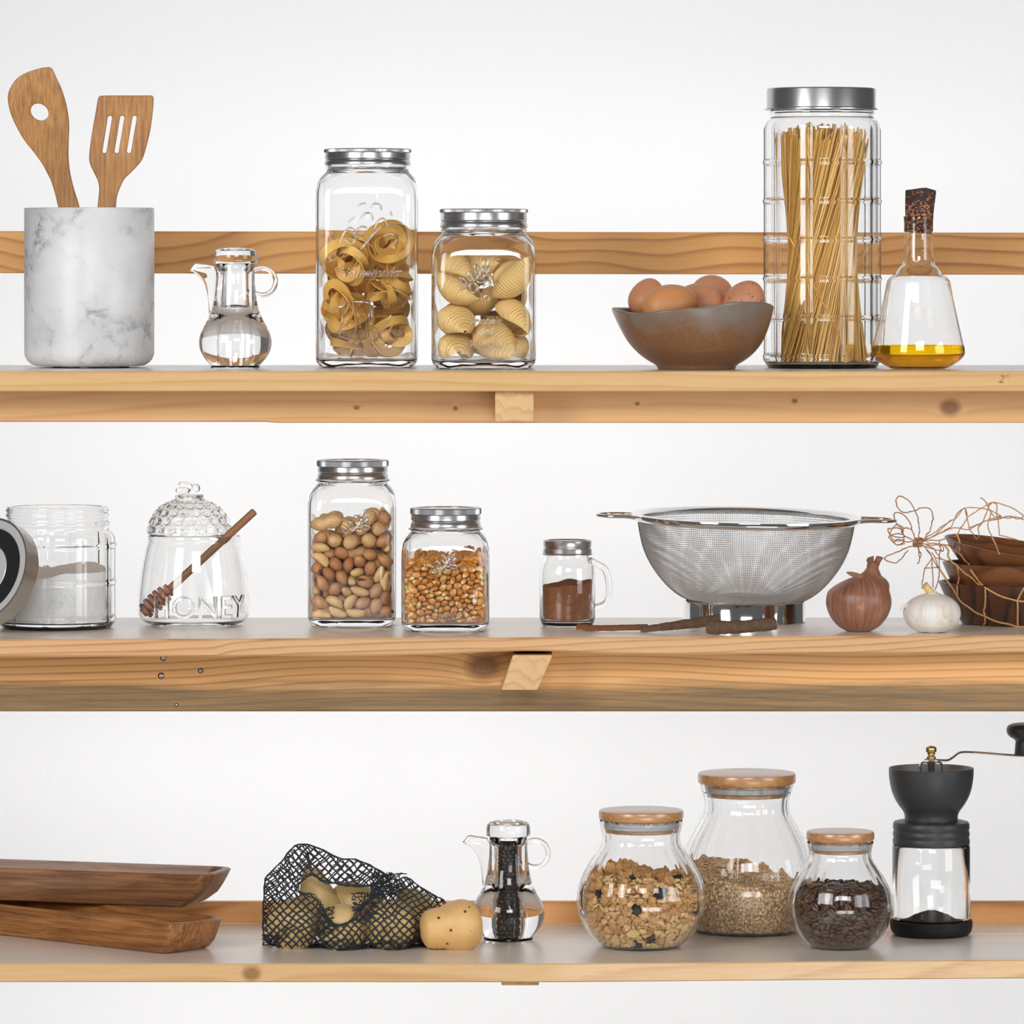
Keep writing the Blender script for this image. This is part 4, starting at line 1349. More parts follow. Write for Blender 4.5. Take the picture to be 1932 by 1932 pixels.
# ---- cinnamon bark
def bark(name, label, path, rad, arc0, arc1, mat, thick=0.0018, seed=0.0, n=40):
    P = crv(path, max(2, n // (len(path) - 1)))
    Ws = [Vector(p) for p in P]
    V, Fc = [], []
    m = 12
    N_ = len(Ws)
    for i, p in enumerate(Ws):
        t = (Ws[min(i + 1, N_ - 1)] - Ws[max(i - 1, 0)]).normalized()
        side = t.cross(Vector((0, 0, 1))).normalized()
        up = side.cross(t)
        u = i / (N_ - 1)
        r = rad[0] + (rad[1] - rad[0]) * u
        e0 = arc0 + 0.25 * noise3((u * 6, 0, 0), 1, seed); e1 = arc1 + 0.25 * noise3((u * 6, 3, 0), 1, seed)
        for sgn in (0, 1):
            for k in range(m):
                a = e0 + (e1 - e0) * k / (m - 1)
                rr = r * (1 + 0.12 * noise3((u * 14, a, 0), 1.2, seed)) - sgn * thick
                V.append(p + side * (rr * math.cos(a)) + up * (rr * math.sin(a)))
    for i in range(N_ - 1):
        for k in range(m - 1):
            a, b = i * 2 * m + k, (i + 1) * 2 * m + k
            Fc.append((a, a + 1, b + 1, b))
            Fc.append((a + m, b + m, b + m + 1, a + m + 1))
        for k in (0, m - 1):
            a, b = i * 2 * m + k, (i + 1) * 2 * m + k
            Fc.append((a, b, b + m, a + m) if k == 0 else (a, a + m, b + m, b))
    for i in (0, N_ - 1):
        for k in range(m - 1):
            a = i * 2 * m + k
            Fc.append((a, a + m, a + m + 1, a + 1) if i == 0 else (a, a + 1, a + m + 1, a + m))
    zmin = min(p.z for p in V)
    dz = ZM + 0.0004 - zmin
    V = [p + Vector((0, 0, dz)) for p in V] if seed < 50 else V
    o = obj(name, (V, Fc), mat, origin=(Ws[0].x, Ws[0].y, ZM), angle=70)
    return tag(o, label, 'cinnamon')
def BP(px, Y, h): return (((px - CX) * S(Y)), Y, ZM + h)
bark('cinnamon_bark', 'long thin curled strip of cinnamon bark lying in front of the small mug jar', [BP(1090, 0.115, 0.004), BP(1130, 0.105, 0.003), BP(1170, 0.105, 0.0035), BP(1222, 0.110, 0.004)], (0.0042, 0.0040), -0.5, 2.6, M['bark2'], 0.0016, 3.0)
bark('cinnamon_bark', 'middle piece of rough cinnamon bark rising to the right, leaning on the next piece', [BP(1208, 0.088, 0.003), BP(1250, 0.090, 0.0055), BP(1300, 0.094, 0.0085), BP(1358, 0.098, 0.0125)], (0.0035, 0.0075), -0.7, 2.9, M['bark'], 0.002, 7.0)
bark('cinnamon_bark', 'thick rolled piece of cinnamon bark at the right end, below the colander foot', [BP(1333, 0.062, 0.0075), BP(1370, 0.060, 0.0078), BP(1420, 0.062, 0.009), BP(1462, 0.068, 0.0115)], (0.0080, 0.0072), -0.9, 2.9, M['bark'], 0.0022, 11.0)

# ---- colander
c = spot(1404.5, ZM, 0.262)
s = S(c.y)
CO = thing('mesh_colander', 'round steel mesh colander with two wire handles on a shiny ring foot', 'colander', c)
Zc = lambda y: (1173.5 - y) * s
foot = [(114, 1173.5), (115.5, 1173), (115.5, 1170), (114.5, 1168), (114.5, 1136), (112, 1133), (111, 1134), (113, 1137), (113, 1173)]
obj('ring_foot', lathe([(h * s, Zc(y)) for h, y in foot], 120, cx=c.x, cy=c.y, z0=c.z, closed=True), M['chrome'], CO, angle=35)
bp_ = crv([(205, 981), (203.5, 990), (200, 1010), (192, 1040), (177, 1070), (156, 1098), (136, 1117), (115, 1130), (90, 1136), (55, 1139), (20, 1140)], 12)
# resample at even spacing
bm_ = [(h * s, Zc(y)) for h, y in bp_]
acc = [0.0]
for (a, b), (a2, b2) in zip(bm_[:-1], bm_[1:]): acc.append(acc[-1] + math.hypot(a2 - a, b2 - b))
nrow = 66
rows = []
for i in range(nrow + 1):
    d = acc[-1] * i / nrow
    j = max(k for k in range(len(acc)) if acc[k] <= d + 1e-12); j = min(j, len(acc) - 2)
    q = (d - acc[j]) / (acc[j + 1] - acc[j])
    rows.append((bm_[j][0] + (bm_[j + 1][0] - bm_[j][0]) * q, bm_[j][1] + (bm_[j + 1][1] - bm_[j][1]) * q))
tiltM = T(c.x, c.y, c.z + Zc(1136)) @ R(math.radians(1.4), 'X') @ R(math.radians(1.1), 'Y') @ T(-c.x, -c.y, -c.z - Zc(1136))
seg = 300
V, Fc = lathe(rows, seg, cx=c.x, cy=c.y, z0=c.z)
wires = []
me_v, me_f = xf((V, Fc), tiltM)
ob_ = obj('mesh_bowl', (me_v, me_f), M['wire'], CO, angle=180)
wm = ob_.modifiers.new('weave', 'WIREFRAME')
wm.thickness = 0.00080
wm.use_even_offset = False
wm.use_replace = True
bz = [(197, 978), (203, 972.5), (211, 971), (217, 973), (218, 978), (216, 983), (209, 986), (203.5, 984), (200, 980.5)]
obj('rim', xf(lathe([(h * s, Zc(y)) for h, y in bz], 160, cx=c.x, cy=c.y, z0=c.z, closed=True), tiltM), M['chrome'], CO, angle=60)
for sg in (-1, 1):
    pts = [(sg * 208, -46, 979), (sg * 226, -42, 977), (sg * 262, -33, 977), (sg * 278, -15, 977), (sg * 281, 0, 977), (sg * 278, 15, 977), (sg * 262, 33, 977), (sg * 226, 42, 977), (sg * 208, 46, 979)]
    P = [tiltM @ Vector((c.x + x * s, c.y + y * s, c.z + Zc(yy))) for x, y, yy in crv(pts, 6)]
    obj('handle', tube(P, 3.3 * s, 12), M['chrome'], CO)

# ---- onion
c = spot(1620, ZM, 0.108)
s = S(c.y)
ON = thing('onion', 'brown onion with a dry bent neck standing on the middle shelf', 'onion', c)
op = [(0, 1188), (10, 1188.6), (20, 1188.4)] + crv([(25, 1187), (40, 1178), (53, 1162), (60, 1145), (61.5, 1130), (58, 1114), (49, 1100), (36, 1090), (24, 1084), (17, 1078), (13, 1072), (11, 1068)], 4) + [(0, 1067)]
def lean(z_px): return 0 if z_px > 1112 else (24 * min(1, (1112 - z_px) / 34.0) + max(0, 1078 - z_px) * 0.22)
pz = [(h * s, (1188.6 - y) * s, y) for h, y in op]
def onr(th, i, r, z): return r * (1 + 0.012 * math.sin(7 * th + 1) + 0.010 * math.sin(3 * th)), z
v, f = lathe([(a, b) for a, b, _ in pz], 72, onr, c.x, c.y, c.z)
v = [Vector((p.x + lean(1188.6 - (p.z - c.z) / s) * s, p.y, p.z)) for p in v]
obj('bulb', (v, f), M['onion'], ON, angle=60)
v, f = lathe([((11.8 - (i - 3) ** 2 * 0.15 + (3.0 if i > 4 else 0)) * s, (1188.6 - (1070 - i * 2.7)) * s) for i in range(7)] + [(3 * s, (1188.6 - 1052) * s), (0, (1188.6 - 1058) * s)], 28,
             lambda th, i, r, z: (r * (1 + 0.18 * math.sin(3 * th + 0.6) * (i / 6)), z + (0.0035 * math.sin(2 * th + 1.2) * s / 0.00056 * (i / 7) if i > 4 else 0)), c.x, c.y, c.z)
v = [Vector((p.x + lean(1188.6 - (p.z - c.z) / s) * s, p.y, p.z)) for p in v]
obj('dry_neck', (v, f), M['onion_stem'], ON, angle=60)
fl_ = [W(x, y, c.y - 0.012) for x, y in ((1626, 1088), (1612, 1084), (1600, 1080), (1597, 1081), (1606, 1084))]
v = [fl_[0], fl_[1] + Vector((0, -0.004, 0)), fl_[2], fl_[3], fl_[4] + Vector((0, -0.006, -0.001)), fl_[1] + Vector((0, 0.006, -0.001))]
obj('loose_skin', tube([W(1628, 1089, c.y - 0.014), W(1615, 1085.5, c.y - 0.016), W(1604, 1082, c.y - 0.018), W(1597, 1080, c.y - 0.018)], [0.0022, 0.0030, 0.0022, 0.0006], 8, squash=0.25), M['onion_stem'], ON)

# ---- garlic
c = spot(1759, ZM, 0.094)
s = S(c.y)
GA = thing('garlic_bulb', 'white garlic bulb with a short cut stem in front of the wooden bowls', 'garlic', c)
gp = [(0, 1189), (14, 1190), (24, 1189.5)] + crv([(32, 1187), (44, 1178), (52, 1165), (54, 1152), (50, 1139), (40, 1128), (26, 1121), (14, 1117.5), (9, 1114)], 4) + [(0, 1113)]
def gar(th, i, r, z):
    k = min(1, r / (40 * s))
    return r * (1 + k * (0.035 * abs(math.sin(4.5 * th + 0.4)) + 0.014 * math.sin(3 * th) - 0.02)), z + 0.0008 * math.sin(5 * th) * (1 - k)
v, f = lathe([(h * s, (1190 - y) * s) for h, y in gp], 108, gar, c.x, c.y, c.z)
obj('bulb', (v, f), M['garlic'], GA, angle=70)
P = [W(1756, 1121, c.y), W(1754, 1115, c.y - 0.001), W(1749, 1109, c.y - 0.002), W(1744, 1104, c.y - 0.003)]
obj('stem', tube(crv(P, 4), [11 * s, 9.5 * s, 8.6 * s, 8.0 * s, 7.6 * s, 7.4 * s, 7.2 * s, 7.0 * s, 7.0 * s, 7.0 * s, 7.2 * s, 7.6 * s, 8.0 * s][:len(crv(P, 4))], 16), M['garlic_stem'], GA, angle=50)
obj('loose_skin', tube([W(1712, 1140, c.y - 0.004), W(1705, 1143, c.y - 0.006), W(1700, 1148, c.y - 0.006), W(1697, 1154, c.y - 0.005)], [0.0016, 0.0028, 0.0024, 0.0005], 8, squash=0.2), M['garlic'], GA)

# ---- wooden bowls in a string net
c = spot(1921, ZM, 0.235)
s = S(c.y)
BZ = lambda y: (1182 - y) * s
def bowl_prof(h0, h1, H, t=7.0):
    o_ = crv([(h0, 0), (h0 + (h1 - h0) * 0.38, H * 0.30), (h0 + (h1 - h0) * 0.72, H * 0.64), (h1, H)], 5)
    i_ = crv([(h1 - t, H - 0.3), (h0 + (h1 - h0) * 0.70 - t, H * 0.62), (h0 + (h1 - h0) * 0.38 - t, H * 0.34), (h0 - t, t * 1.3)], 5)
    return [(0, 0.0)] + [(h0 - 6, 0)] + o_ + [(h1 - 1, H + 0.8), (h1 - t + 1, H + 0.8)] + i_ + [(0, t * 1.2)]
BOWLS = []
for i, (zl, tx, tz, mat, lab, dx) in enumerate((
        (0.0, 0, 0, 'bowl_wood_dark', 'lowest dark wooden bowl of the netted stack at the right edge', 0),
        (36.0, 0.0, 0.004, 'bowl_wood', 'middle wooden bowl of the netted stack, sitting in the lowest bowl', 0),
        (78.0, 0.13, 0.0, 'bowl_wood', 'topmost wooden bowl of the netted stack, tipped down to the right', 0))):
    h1 = (150, 143, 137)[i]
    pr = [(h * s, z * s) for h, z in bowl_prof((105, 98, 78)[i], h1, 78 if i < 2 else 60)]
    Mx = T(c.x + dx * s, c.y, c.z + (zl + 0.2) * s) @ R(tz if i < 2 else 0, 'Y')
    if i == 2:
        Mx = T(c.x - 12 * s, c.y, c.z + 85 * s) @ R(0.15, 'Y') @ R(0.07, 'X') @ T(0, 0, -2 * s)
    v, f = xf(lathe(pr, 120), Mx)
    o = obj('wooden_bowl', (v, f), M[mat], origin=(c.x, c.y, c.z + zl * s), angle=50)
    tag(o, lab, 'bowl', 'wooden bowls in the string net')
    BOWLS.append((v, f))
from mathutils.bvhtree import BVHTree
bvh = BVHTree.FromPolygons(*[list(x) for x in join(*BOWLS)])
def on_bowl(px, py, off=1.2, Yd=None):
    """the point of the bowls' front seen from the shelf front at this place, or a free-hanging point"""
    a = W(px, py, c.y - 0.2); b = W(px, py, c.y + 0.2)
    d = (b - a).normalized()
    hit = bvh.ray_cast(a, d, 1.0)
    if hit[0] is not None and hit[0].y < c.y + 0.01: return hit[0] - d * (off * s)
    return W(px, py, c.y - 0.04 if Yd is None else Yd)
NETZ = lambda x, y: (1640 + x / 6.438, 920 + y / 6.438)
front = [  # traced cords, zoomed-photo units; lying on the front of the bowls
    [(900, 690), (960, 760), (955, 830), (1000, 900), (1060, 940), (1150, 1030), (1250, 1100), (1320, 1170), (1410, 1215), (1500, 1270), (1600, 1320), (1700, 1350), (1800, 1375), (1900, 1385)],
    [(960, 690), (1030, 745), (1100, 800), (1160, 880), (1215, 930), (1235, 1000), (1290, 1080), (1350, 1160), (1410, 1215)],
    [(1060, 940), (1080, 1000), (1090, 1100), (1070, 1200), (1075, 1310)],
    [(850, 980), (900, 1060), (960, 1150), (1020, 1230), (1070, 1320), (1120, 1390), (1220, 1460), (1300, 1520), (1400, 1560), (1500, 1610), (1600, 1640), (1700, 1660), (1810, 1690), (1900, 1690)],
    [(1410, 1215), (1412, 1320), (1405, 1440), (1390, 1500), (1405, 1560), (1405, 1640), (1380, 1680)],
    [(1800, 1375), (1805, 1480), (1802, 1600), (1806, 1690)], [(1800, 1375), (1840, 1290), (1880, 1220), (1900, 1180)],
    [(1060, 560), (1095, 650), (1100, 740), (1095, 790)], [(1490, 600), (1530, 680), (1560, 760), (1575, 800)]]
hang = [  # cords in the air between the bowls and the bow, and over the top of the stack
    [(640, 1180), (655, 1080), (680, 980), (720, 920), (760, 860), (740, 800), (690, 740), (640, 690)], [(775, 1210), (772, 1080), (765, 960), (760, 860)], [(795, 1240), (840, 1120), (850, 1010), (835, 960), (800, 850), (760, 790)],
    [(850, 980), (850, 850), (860, 750), (870, 700)], [(670, 980), (760, 970), (860, 965)], [(835, 980), (790, 900), (750, 830), (700, 760)], [(800, 850), (880, 870), (940, 885)],
    [(640, 650), (760, 600), (880, 500), (990, 400), (1030, 390), (1090, 320), (1160, 250), (1190, 360), (1140, 450), (1090, 520), (1080, 570)], [(640, 640), (720, 620), (900, 540), (990, 500), (1080, 490), (1200, 510), (1300, 460), (1380, 420), (1440, 260), (1480, 190), (1510, 180)],
    [(1000, 480), (1060, 330), (1160, 250), (1300, 245), (1440, 265), (1520, 300), (1600, 345)], [(1160, 250), (1185, 350), (1215, 500)], [(1190, 360), (1300, 290), (1420, 215), (1510, 180), (1650, 215), (1760, 260), (1880, 345)],
    [(1355, 120), (1420, 180), (1450, 260), (1480, 310), (1440, 430), (1450, 510), (1490, 590)], [(1510, 180), (1555, 220), (1545, 320), (1565, 380), (1580, 580)], [(1480, 300), (1530, 360), (1600, 345)], [(1220, 515), (1260, 560), (1300, 620), (1330, 580), (1330, 480), (1390, 410)],
    [(1215, 490), (1330, 440), (1440, 395), (1560, 360), (1680, 370), (1790, 360), (1900, 400)], [(1460, 400), (1560, 385), (1700, 345), (1800, 380), (1890, 345)], [(1580, 580), (1680, 600), (1810, 640)], [(640, 700), (720, 730), (830, 760), (890, 770), (900, 730), (860, 690), (800, 680), (700, 670)],
    [(640, 660), (730, 640), (860, 640), (960, 600), (1050, 590)], [(650, 680), (760, 700), (860, 690), (960, 700)], [(640, 650), (700, 600), (800, 540), (900, 460), (1000, 400)], [(660, 640), (780, 590), (920, 520), (1000, 480)], [(880, 870), (820, 800), (780, 740), (680, 690)], [(860, 640), (850, 690), (870, 760)]]
bow = [[(605, 610), (605, 480), (590, 370), (550, 270), (500, 180), (430, 125), (360, 105), (325, 160), (345, 240), (400, 295), (480, 300), (560, 275), (640, 245), (730, 255), (770, 320), (765, 420), (730, 530), (670, 620)],
       [(520, 520), (500, 440), (450, 360), (390, 315), (320, 305), (300, 350), (330, 430), (400, 500)], [(560, 660), (500, 620), (420, 580), (400, 520), (450, 490), (520, 520), (550, 600)], [(560, 640), (440, 660), (410, 580), (420, 520)],
       [(430, 660), (330, 690), (270, 640), (245, 600), (320, 560), (400, 570)], [(420, 640), (300, 640), (230, 540), (240, 500), (330, 490), (400, 510)], [(430, 680), (340, 695), (300, 660), (360, 630), (430, 650)], [(440, 600), (330, 600), (255, 560), (300, 480), (345, 450), (420, 490)],
       [(580, 690), (480, 720), (380, 770), (300, 800), (190, 850), (200, 880), (280, 910), (345, 905), (400, 850), (470, 760)], [(590, 690), (600, 770), (630, 800), (610, 880), (590, 920)], [(600, 740), (610, 840)]]
wrap = []
for k in range(5):
    x = 548 + k * 21
    wrap.append([(x + 8, 612), (x - 6, 650), (x - 12, 700), (x + 2, 718), (x + 10, 680), (x + 14, 630), (x + 6, 614)])
SN = thing('string_net', 'jute string net tied with a bow round the stack of wooden bowls', 'net', (c.x - 0.09, c.y, c.z))
def cords(lines, fn, r, jit=0.0):
    vs = []
    for li, l in enumerate(lines):
        P = [fn(*NETZ(x, y)) for x, y in l]
        P = crv(P, 6)
        if jit:
            P = [Vector(p) + Vector((0, jit * noise3((i * 0.35, li * 3.1, 0), 1.0), 0)) for i, p in enumerate(P)]
        vs.append(tube(P, [r * (1 + 0.25 * noise3((i * 0.9, li, 0), 1.0)) for i in range(len(P))], 7))
    return join(*vs)
obj('net_cords', join(cords(front, on_bowl, 0.00105), cords(hang, lambda x, y: on_bowl(x, y, 1.5) if x > 1785 else W(x, y, c.y - 0.03 - 0.012 * noise3((x * 0.03, y * 0.03, 0), 1)), 0.00062, 0.008)), M['jute'], SN)
obj('bow_loops', cords(bow, lambda x, y: W(x, y, c.y - 0.028), 0.00066, 0.016), M['jute'], SN)
obj('bow_knot', cords(wrap, lambda x, y: W(x, y, c.y - 0.03), 0.0008, 0.012), M['jute'], SN)

# ================================================================ bottom shelf
# ---- two long wooden trays
def tray(name, label, corner, yaw, L, Wd, H, z, flare, sflare, mat, tip=0.0):
    """corner = front right lower corner on the plan; the tray runs back to the left from it"""
    cyaw, syaw = math.cos(yaw), math.sin(yaw)
    u, v_ = Vector((-cyaw, syaw, 0)), Vector((syaw, cyaw, 0))
    def ring(l0, l1, w0, w1, r, zz, bow=0.0, n=10):
        P = []
        for (cl, cw, a0) in ((l0 + r, w0 + r, PI), (l1 - r, w0 + r, 1.5 * PI), (l1 - r, w1 - r, 0), (l0 + r, w1 - r, 0.5 * PI)):
            for k in range(n + 1):
                a = a0 + PI / 2 * k / n
                P.append((cl + r * math.cos(a), cw + r * math.sin(a), zz))
            # add points along the straight sides
        return P
    rows = [ring(0.004, L - 0.004, 0.003, Wd - 0.003, 0.006, 0.0), ring(0, L, 0, Wd, 0.008, 0.002)]
    for t in (0.25, 0.5, 0.75, 0.95):
        e = flare * t ** 0.62; g = sflare * t
        rows.append(ring(-e, L + e, -g, Wd + g, 0.008 + 0.012 * t, 0.002 + (H - 0.002) * t))
    e, g = flare, sflare
    rows.append(ring(-e, L + e, -g, Wd + g, 0.021, H - 0.0012))
    rows.append(ring(-e + 0.0012, L + e - 0.0012, -g + 0.0012, Wd + g - 0.0012, 0.021, H))
    rows.append(ring(-e + 0.008, L + e - 0.008, -g + 0.0065, Wd + g - 0.0065, 0.018, H))
    rows.append(ring(-e * 0.6 + 0.012, L + e * 0.6 - 0.012, 0.0055, Wd - 0.0055, 0.016, H * 0.55))
    rows.append(ring(0.016, L - 0.016, 0.010, Wd - 0.010, 0.012, 0.010))
    V, Fc = [], []
    n = len(rows[0])
    for r in rows:
        for l, w_, zz in r:
            sag = 0.0
            V.append(corner + u * l + v_ * w_ + Vector((0, 0, z + zz + tip * l)))
    for i in range(len(rows) - 1):
        for k in range(n):
            a, b = i * n + k, i * n + (k + 1) % n
            Fc.append((a, b, b + n, a + n))
    Fc.append(tuple(range(n - 1, -1, -1)))
    Fc.append(tuple((len(rows) - 1) * n + k for k in range(n)))
    me = mesh(name, ([Vector((p - corner - Vector((0, 0, z))).to_tuple()) for p in V], Fc), mat, True, 40)
    # store in a frame whose x runs along the tray so that the grain follows it
    Mr = Matrix((( -u.x, -u.y, 0, 0), (-v_.x * -1, v_.y, 0, 0), (0, 0, 1, 0), (0, 0, 0, 1)))
    rot = Matrix.Rotation(-yaw, 4, 'Z')
    me.transform(rot.inverted())
    o = bpy.data.objects.new(name, me)
    COL.objects.link(o)
    o.location = corner + Vector((0, 0, z))
    o.rotation_euler = (0, 0, -yaw)
    return tag(o, label, 'tray', 'long wooden trays')


tray('wooden_tray', 'lower long wooden tray, turned towards the front, lying on the bottom shelf', Vector(((312 - CX) * S(0.070), 0.070, ZB)), math.radians(40), 0.27, 0.072, 0.034, 0.0002, 0.022, 0.004, M['tray2'])
tray('wooden_tray', 'upper long wooden tray stacked crosswise on the other tray', Vector(((352 - CX) * S(0.197), 0.193, ZB)), math.radians(16), 0.33, 0.075, 0.0372, 0.0346, 0.030, 0.004, M['tray'])

# ---- net of pears
def pear_prof(L, rb, rn, neck=0.62):
    """profile along the axis from the blossom end to the stem end"""
    return crv([(0.0, 0.03 * L), (rb * 0.35, 0.0), (rb * 0.8, 0.09 * L), (rb, 0.28 * L), (rb * 0.93, 0.45 * L), (rn * 1.15 + (rb - rn) * 0.25, neck * L), (rn, 0.80 * L), (rn * 0.72, 0.94 * L), (rn * 0.3, L * 0.99), (0.0, 0.985 * L)], 5)
def pear(label, ctr, L, rb, rn, direction, stem, mat, name='pear', neck=0.62, group='pears in the black net'):
    d = Vector(direction).normalized()
    q = d.to_track_quat('Z', 'Y').to_matrix().to_4x4()
    Mx = T(*ctr) @ q @ T(0, 0, -0.32 * L)
    pr = pear_prof(L, rb, rn, neck)
    vf = xf(lathe(pr, 48, lambda th, i, r, z: (r * (1 + 0.02 * math.sin(2 * th + 0.7) + 0.012 * math.sin(3 * th)), z)), Mx)
    t = thing(name, label, 'pear', ctr, group)
    obj('flesh', vf, mat, t)
    if stem:
        P = [Mx @ Vector(p) for p in ((0, 0, 0.96 * L), (0.0008, 0, 0.96 * L + stem * 0.4), (0.0022, 0, 0.96 * L + stem))]
        obj('stem', tube(crv(P, 4), [0.0026, 0.0022, 0.0020, 0.0018, 0.0017, 0.0017, 0.0018, 0.0019, 0.0021], 10), M['pear_stem'], t)
    return Vector(ctr), vf
PE = []
def pw(px, py, Y): return W(px, py, Y)
PE.append(pear('pear at the left end of the black net, lying on its side', pw(553, 1745, 0.125), 0.070, 0.0275, 0.019, (0.35, 0.75, 0.25), 0, M['pear']))
PE.append(pear('pear in the net with its neck and stem pointing up', pw(606, 1722, 0.172), 0.074, 0.0265, 0.0145, (-0.24, -0.05, 1.0), 0.020, M['pear'], neck=0.60))
PE.append(pear('greenish round pear at the back of the net opening', pw(664, 1706, 0.178), 0.066, 0.0255, 0.018, (0.5, 0.7, -0.2), 0, M['pear']))
PE.append(pear('pear in front of the net opening, half covered by the net', pw(647, 1752, 0.122), 0.068, 0.0270, 0.019, (0.25, 0.85, -0.12), 0, M['pear']))
PE.append(pear('pear under the net right of the opening', pw(736, 1748, 0.122), 0.070, 0.0275, 0.019, (0.2, 0.9, 0.15), 0, M['pear']))
PE.append(pear('pear farthest right under the net, leaning up', pw(792, 1738, 0.160), 0.058, 0.0255, 0.018, (-0.35, 0.5, 0.6), 0.006, M['pear']))
# the loose pear in front, lying on its side
L_, q_ = 0.0665, Vector((-1.0, -0.15, -0.10)).normalized()
cq = pw(861, 1747.5, 0.118)
Mx = T(*cq) @ q_.to_track_quat('Z', 'Y').to_matrix().to_4x4() @ T(0, 0, -0.027)
pr = crv([(0, 0.003), (0.010, 0.0), (0.022, 0.005), (0.0285, 0.018), (0.0268, 0.032), (0.0228, 0.043), (0.0222, 0.051), (0.0195, 0.060), (0.010, 0.0655), (0, 0.066)], 6)
sq = thing('pear', 'loose buff pear lying on its side with dark pits, right of the black net', 'pear', cq)
obj('flesh', xf(lathe(pr, 64, lambda th, i, r, z: (r * (1 + 0.025 * math.sin(2 * th + 0.4)), z)), Mx), M['squash'], sq)

# net: two sheets of knotted twine, drawn over the pears and meeting along the outline of the bag
ENV = crv([(497, 1705), (500, 1665), (506, 1650), (532, 1625), (553, 1599), (573, 1593), (600, 1600), (640, 1619), (665, 1621), (690, 1629), (722, 1646), (745, 1660), (768, 1656), (795, 1675), (822, 1690), (840, 1703), (846, 1740), (826, 1778), (790, 1796), (730, 1801), (680, 1803), (640, 1801), (600, 1797), (555, 1796), (520, 1786), (500, 1772), (496, 1740), (497, 1705)], 4)[:-1]
MOUTH = [(578, 1652), (592, 1651), (610, 1661), (640, 1668), (680, 1672), (706, 1671), (712, 1682), (700, 1694), (686, 1706), (672, 1727), (656, 1741), (636, 1746), (622, 1740), (613, 1724), (604, 1706), (594, 1695), (582, 1688), (568, 1684), (561, 1676), (564, 1664)]
def inside(p, poly):
    x, y = p
    r = False
    n = len(poly)
    for i in range(n):
        x1, y1 = poly[i]; x2, y2 = poly[(i + 1) % n]
        if (y1 > y) != (y2 > y) and x < (x2 - x1) * (y - y1) / (y2 - y1) + x1: r = not r
    return r
GX0, GX1, GY0, GY1, GS = 486, 858, 1584, 1812, 3
nx_, ny_ = (GX1 - GX0) // GS + 1, (GY1 - GY0) // GS + 1
Ymid = 0.148
pv = BVHTree.FromPolygons(*[list(x) for x in join(*[p[1] for p in PE])])
ins = np.zeros((ny_, nx_), bool)
fr_ = np.full((ny_, nx_), np.nan); bk_ = np.full((ny_, nx_), np.nan)
camp = Vector((0, -D, CZ))
for j in range(ny_):
    for i in range(nx_):
        px, py = GX0 + i * GS, GY0 + j * GS
        ins[j, i] = inside((px, py), ENV)
        if not ins[j, i]: continue
        a, b = W(px, py, -0.1), W(px, py, 0.4)
        h = pv.ray_cast(a, (b - a).normalized(), 1.0)
        if h[0] is not None: fr_[j, i] = h[0].y - 0.0022
        h = pv.ray_cast(b, (a - b).normalized(), 1.0)
        if h[0] is not None: bk_[j, i] = h[0].y + 0.0022
def drape(obst, sign):
    """sheet depth: pinned to Ymid at the outline, pushed out by the pears, otherwise as taut as a soap film"""
    A = np.where(ins, Ymid, Ymid)
    ob = np.where(np.isnan(obst), Ymid + sign * 0.004, obst)
    for _ in range(500):
        P = np.pad(A, 1, mode='edge')
        B = (P[:-2, 1:-1] + P[2:, 1:-1] + P[1:-1, :-2] + P[1:-1, 2:]) / 4
        B = np.maximum(B, ob) if sign > 0 else np.minimum(B, ob)
        A = np.where(ins, B, Ymid)
    return A
YF, YB = drape(fr_, -1), drape(bk_, 1)
def samp(A, px, py):
    fx, fy = (px - GX0) / GS, (py - GY0) / GS
    i, j = int(max(0, min(nx_ - 2, math.floor(fx)))), int(max(0, min(ny_ - 2, math.floor(fy))))
    u, v_ = min(max(fx - i, 0), 1), min(max(fy - j, 0), 1)
    return A[j, i] * (1 - u) * (1 - v_) + A[j, i + 1] * u * (1 - v_) + A[j + 1, i] * (1 - u) * v_ + A[j + 1, i + 1] * u * v_
def sheet(A, hole, cell, amp, seed, r):
    """two crossing families of knotted cords; the mesh is squeezed and twisted by a smooth field"""
    vs = []
    for fam in (0, 1):
        ang = 0.80 if fam == 0 else -0.72
        ca, sa = math.cos(ang), math.sin(ang)
        cx_, cy_ = (GX0 + GX1) / 2, (GY0 + GY1) / 2
        for li in range(-30, 31):
            run = []
            for ti in range(-75, 76):
                a, b = ti * 4.0, li * cell
                x, y = cx_ + a * ca - b * sa, cy_ + a * sa + b * ca
                x += amp * (noise3((x, y, 0), 0.018, seed) * 2.2 + noise3((x, y, 0), 0.06, seed + 3)) + 0.9 * noise3((x, y, fam), 0.25, seed)
                y += amp * (noise3((x, y, 9), 0.018, seed + 7) * 2.2 + noise3((x, y, 4), 0.06, seed + 9)) + 0.9 * noise3((x, y, fam + 3), 0.25, seed)
                ok = inside((x, y), ENV) and not (hole and inside((x, y), MOUTH))
                if ok:
                    p = W(x, y, samp(A, x, y))
                    if p.z > ZB + 0.0008: run.append(p)
                    else: ok = False
                if not ok or ti == 75:
                    if len(run) > 2: vs.append(tube(run, [r * (1 + 0.35 * noise3((k * 0.8, li, fam), 1, seed)) for k in range(len(run))], 5, cap=True))
                    run = []
    return vs
vs = sheet(YF, True, 10.8, 3.2, 1.0, 0.00090) + sheet(YB, True, 10.5, 4.5, 5.0, 0.00075)
def rim_cord(poly, A, r, seed, jit=1.2, n=3):
    P = []
    for k, (x, y) in enumerate(crv(list(poly) + [poly[0]], n)[:-1]):
        x += jit * noise3((k * 0.5, seed, 0), 1); y += jit * noise3((k * 0.5, seed, 5), 1)
        p = W(x, y, samp(A, x, y)); p.z = max(p.z, ZB + 0.0009)
        P.append(p)
    return tube(P, r, 6, closed=True)
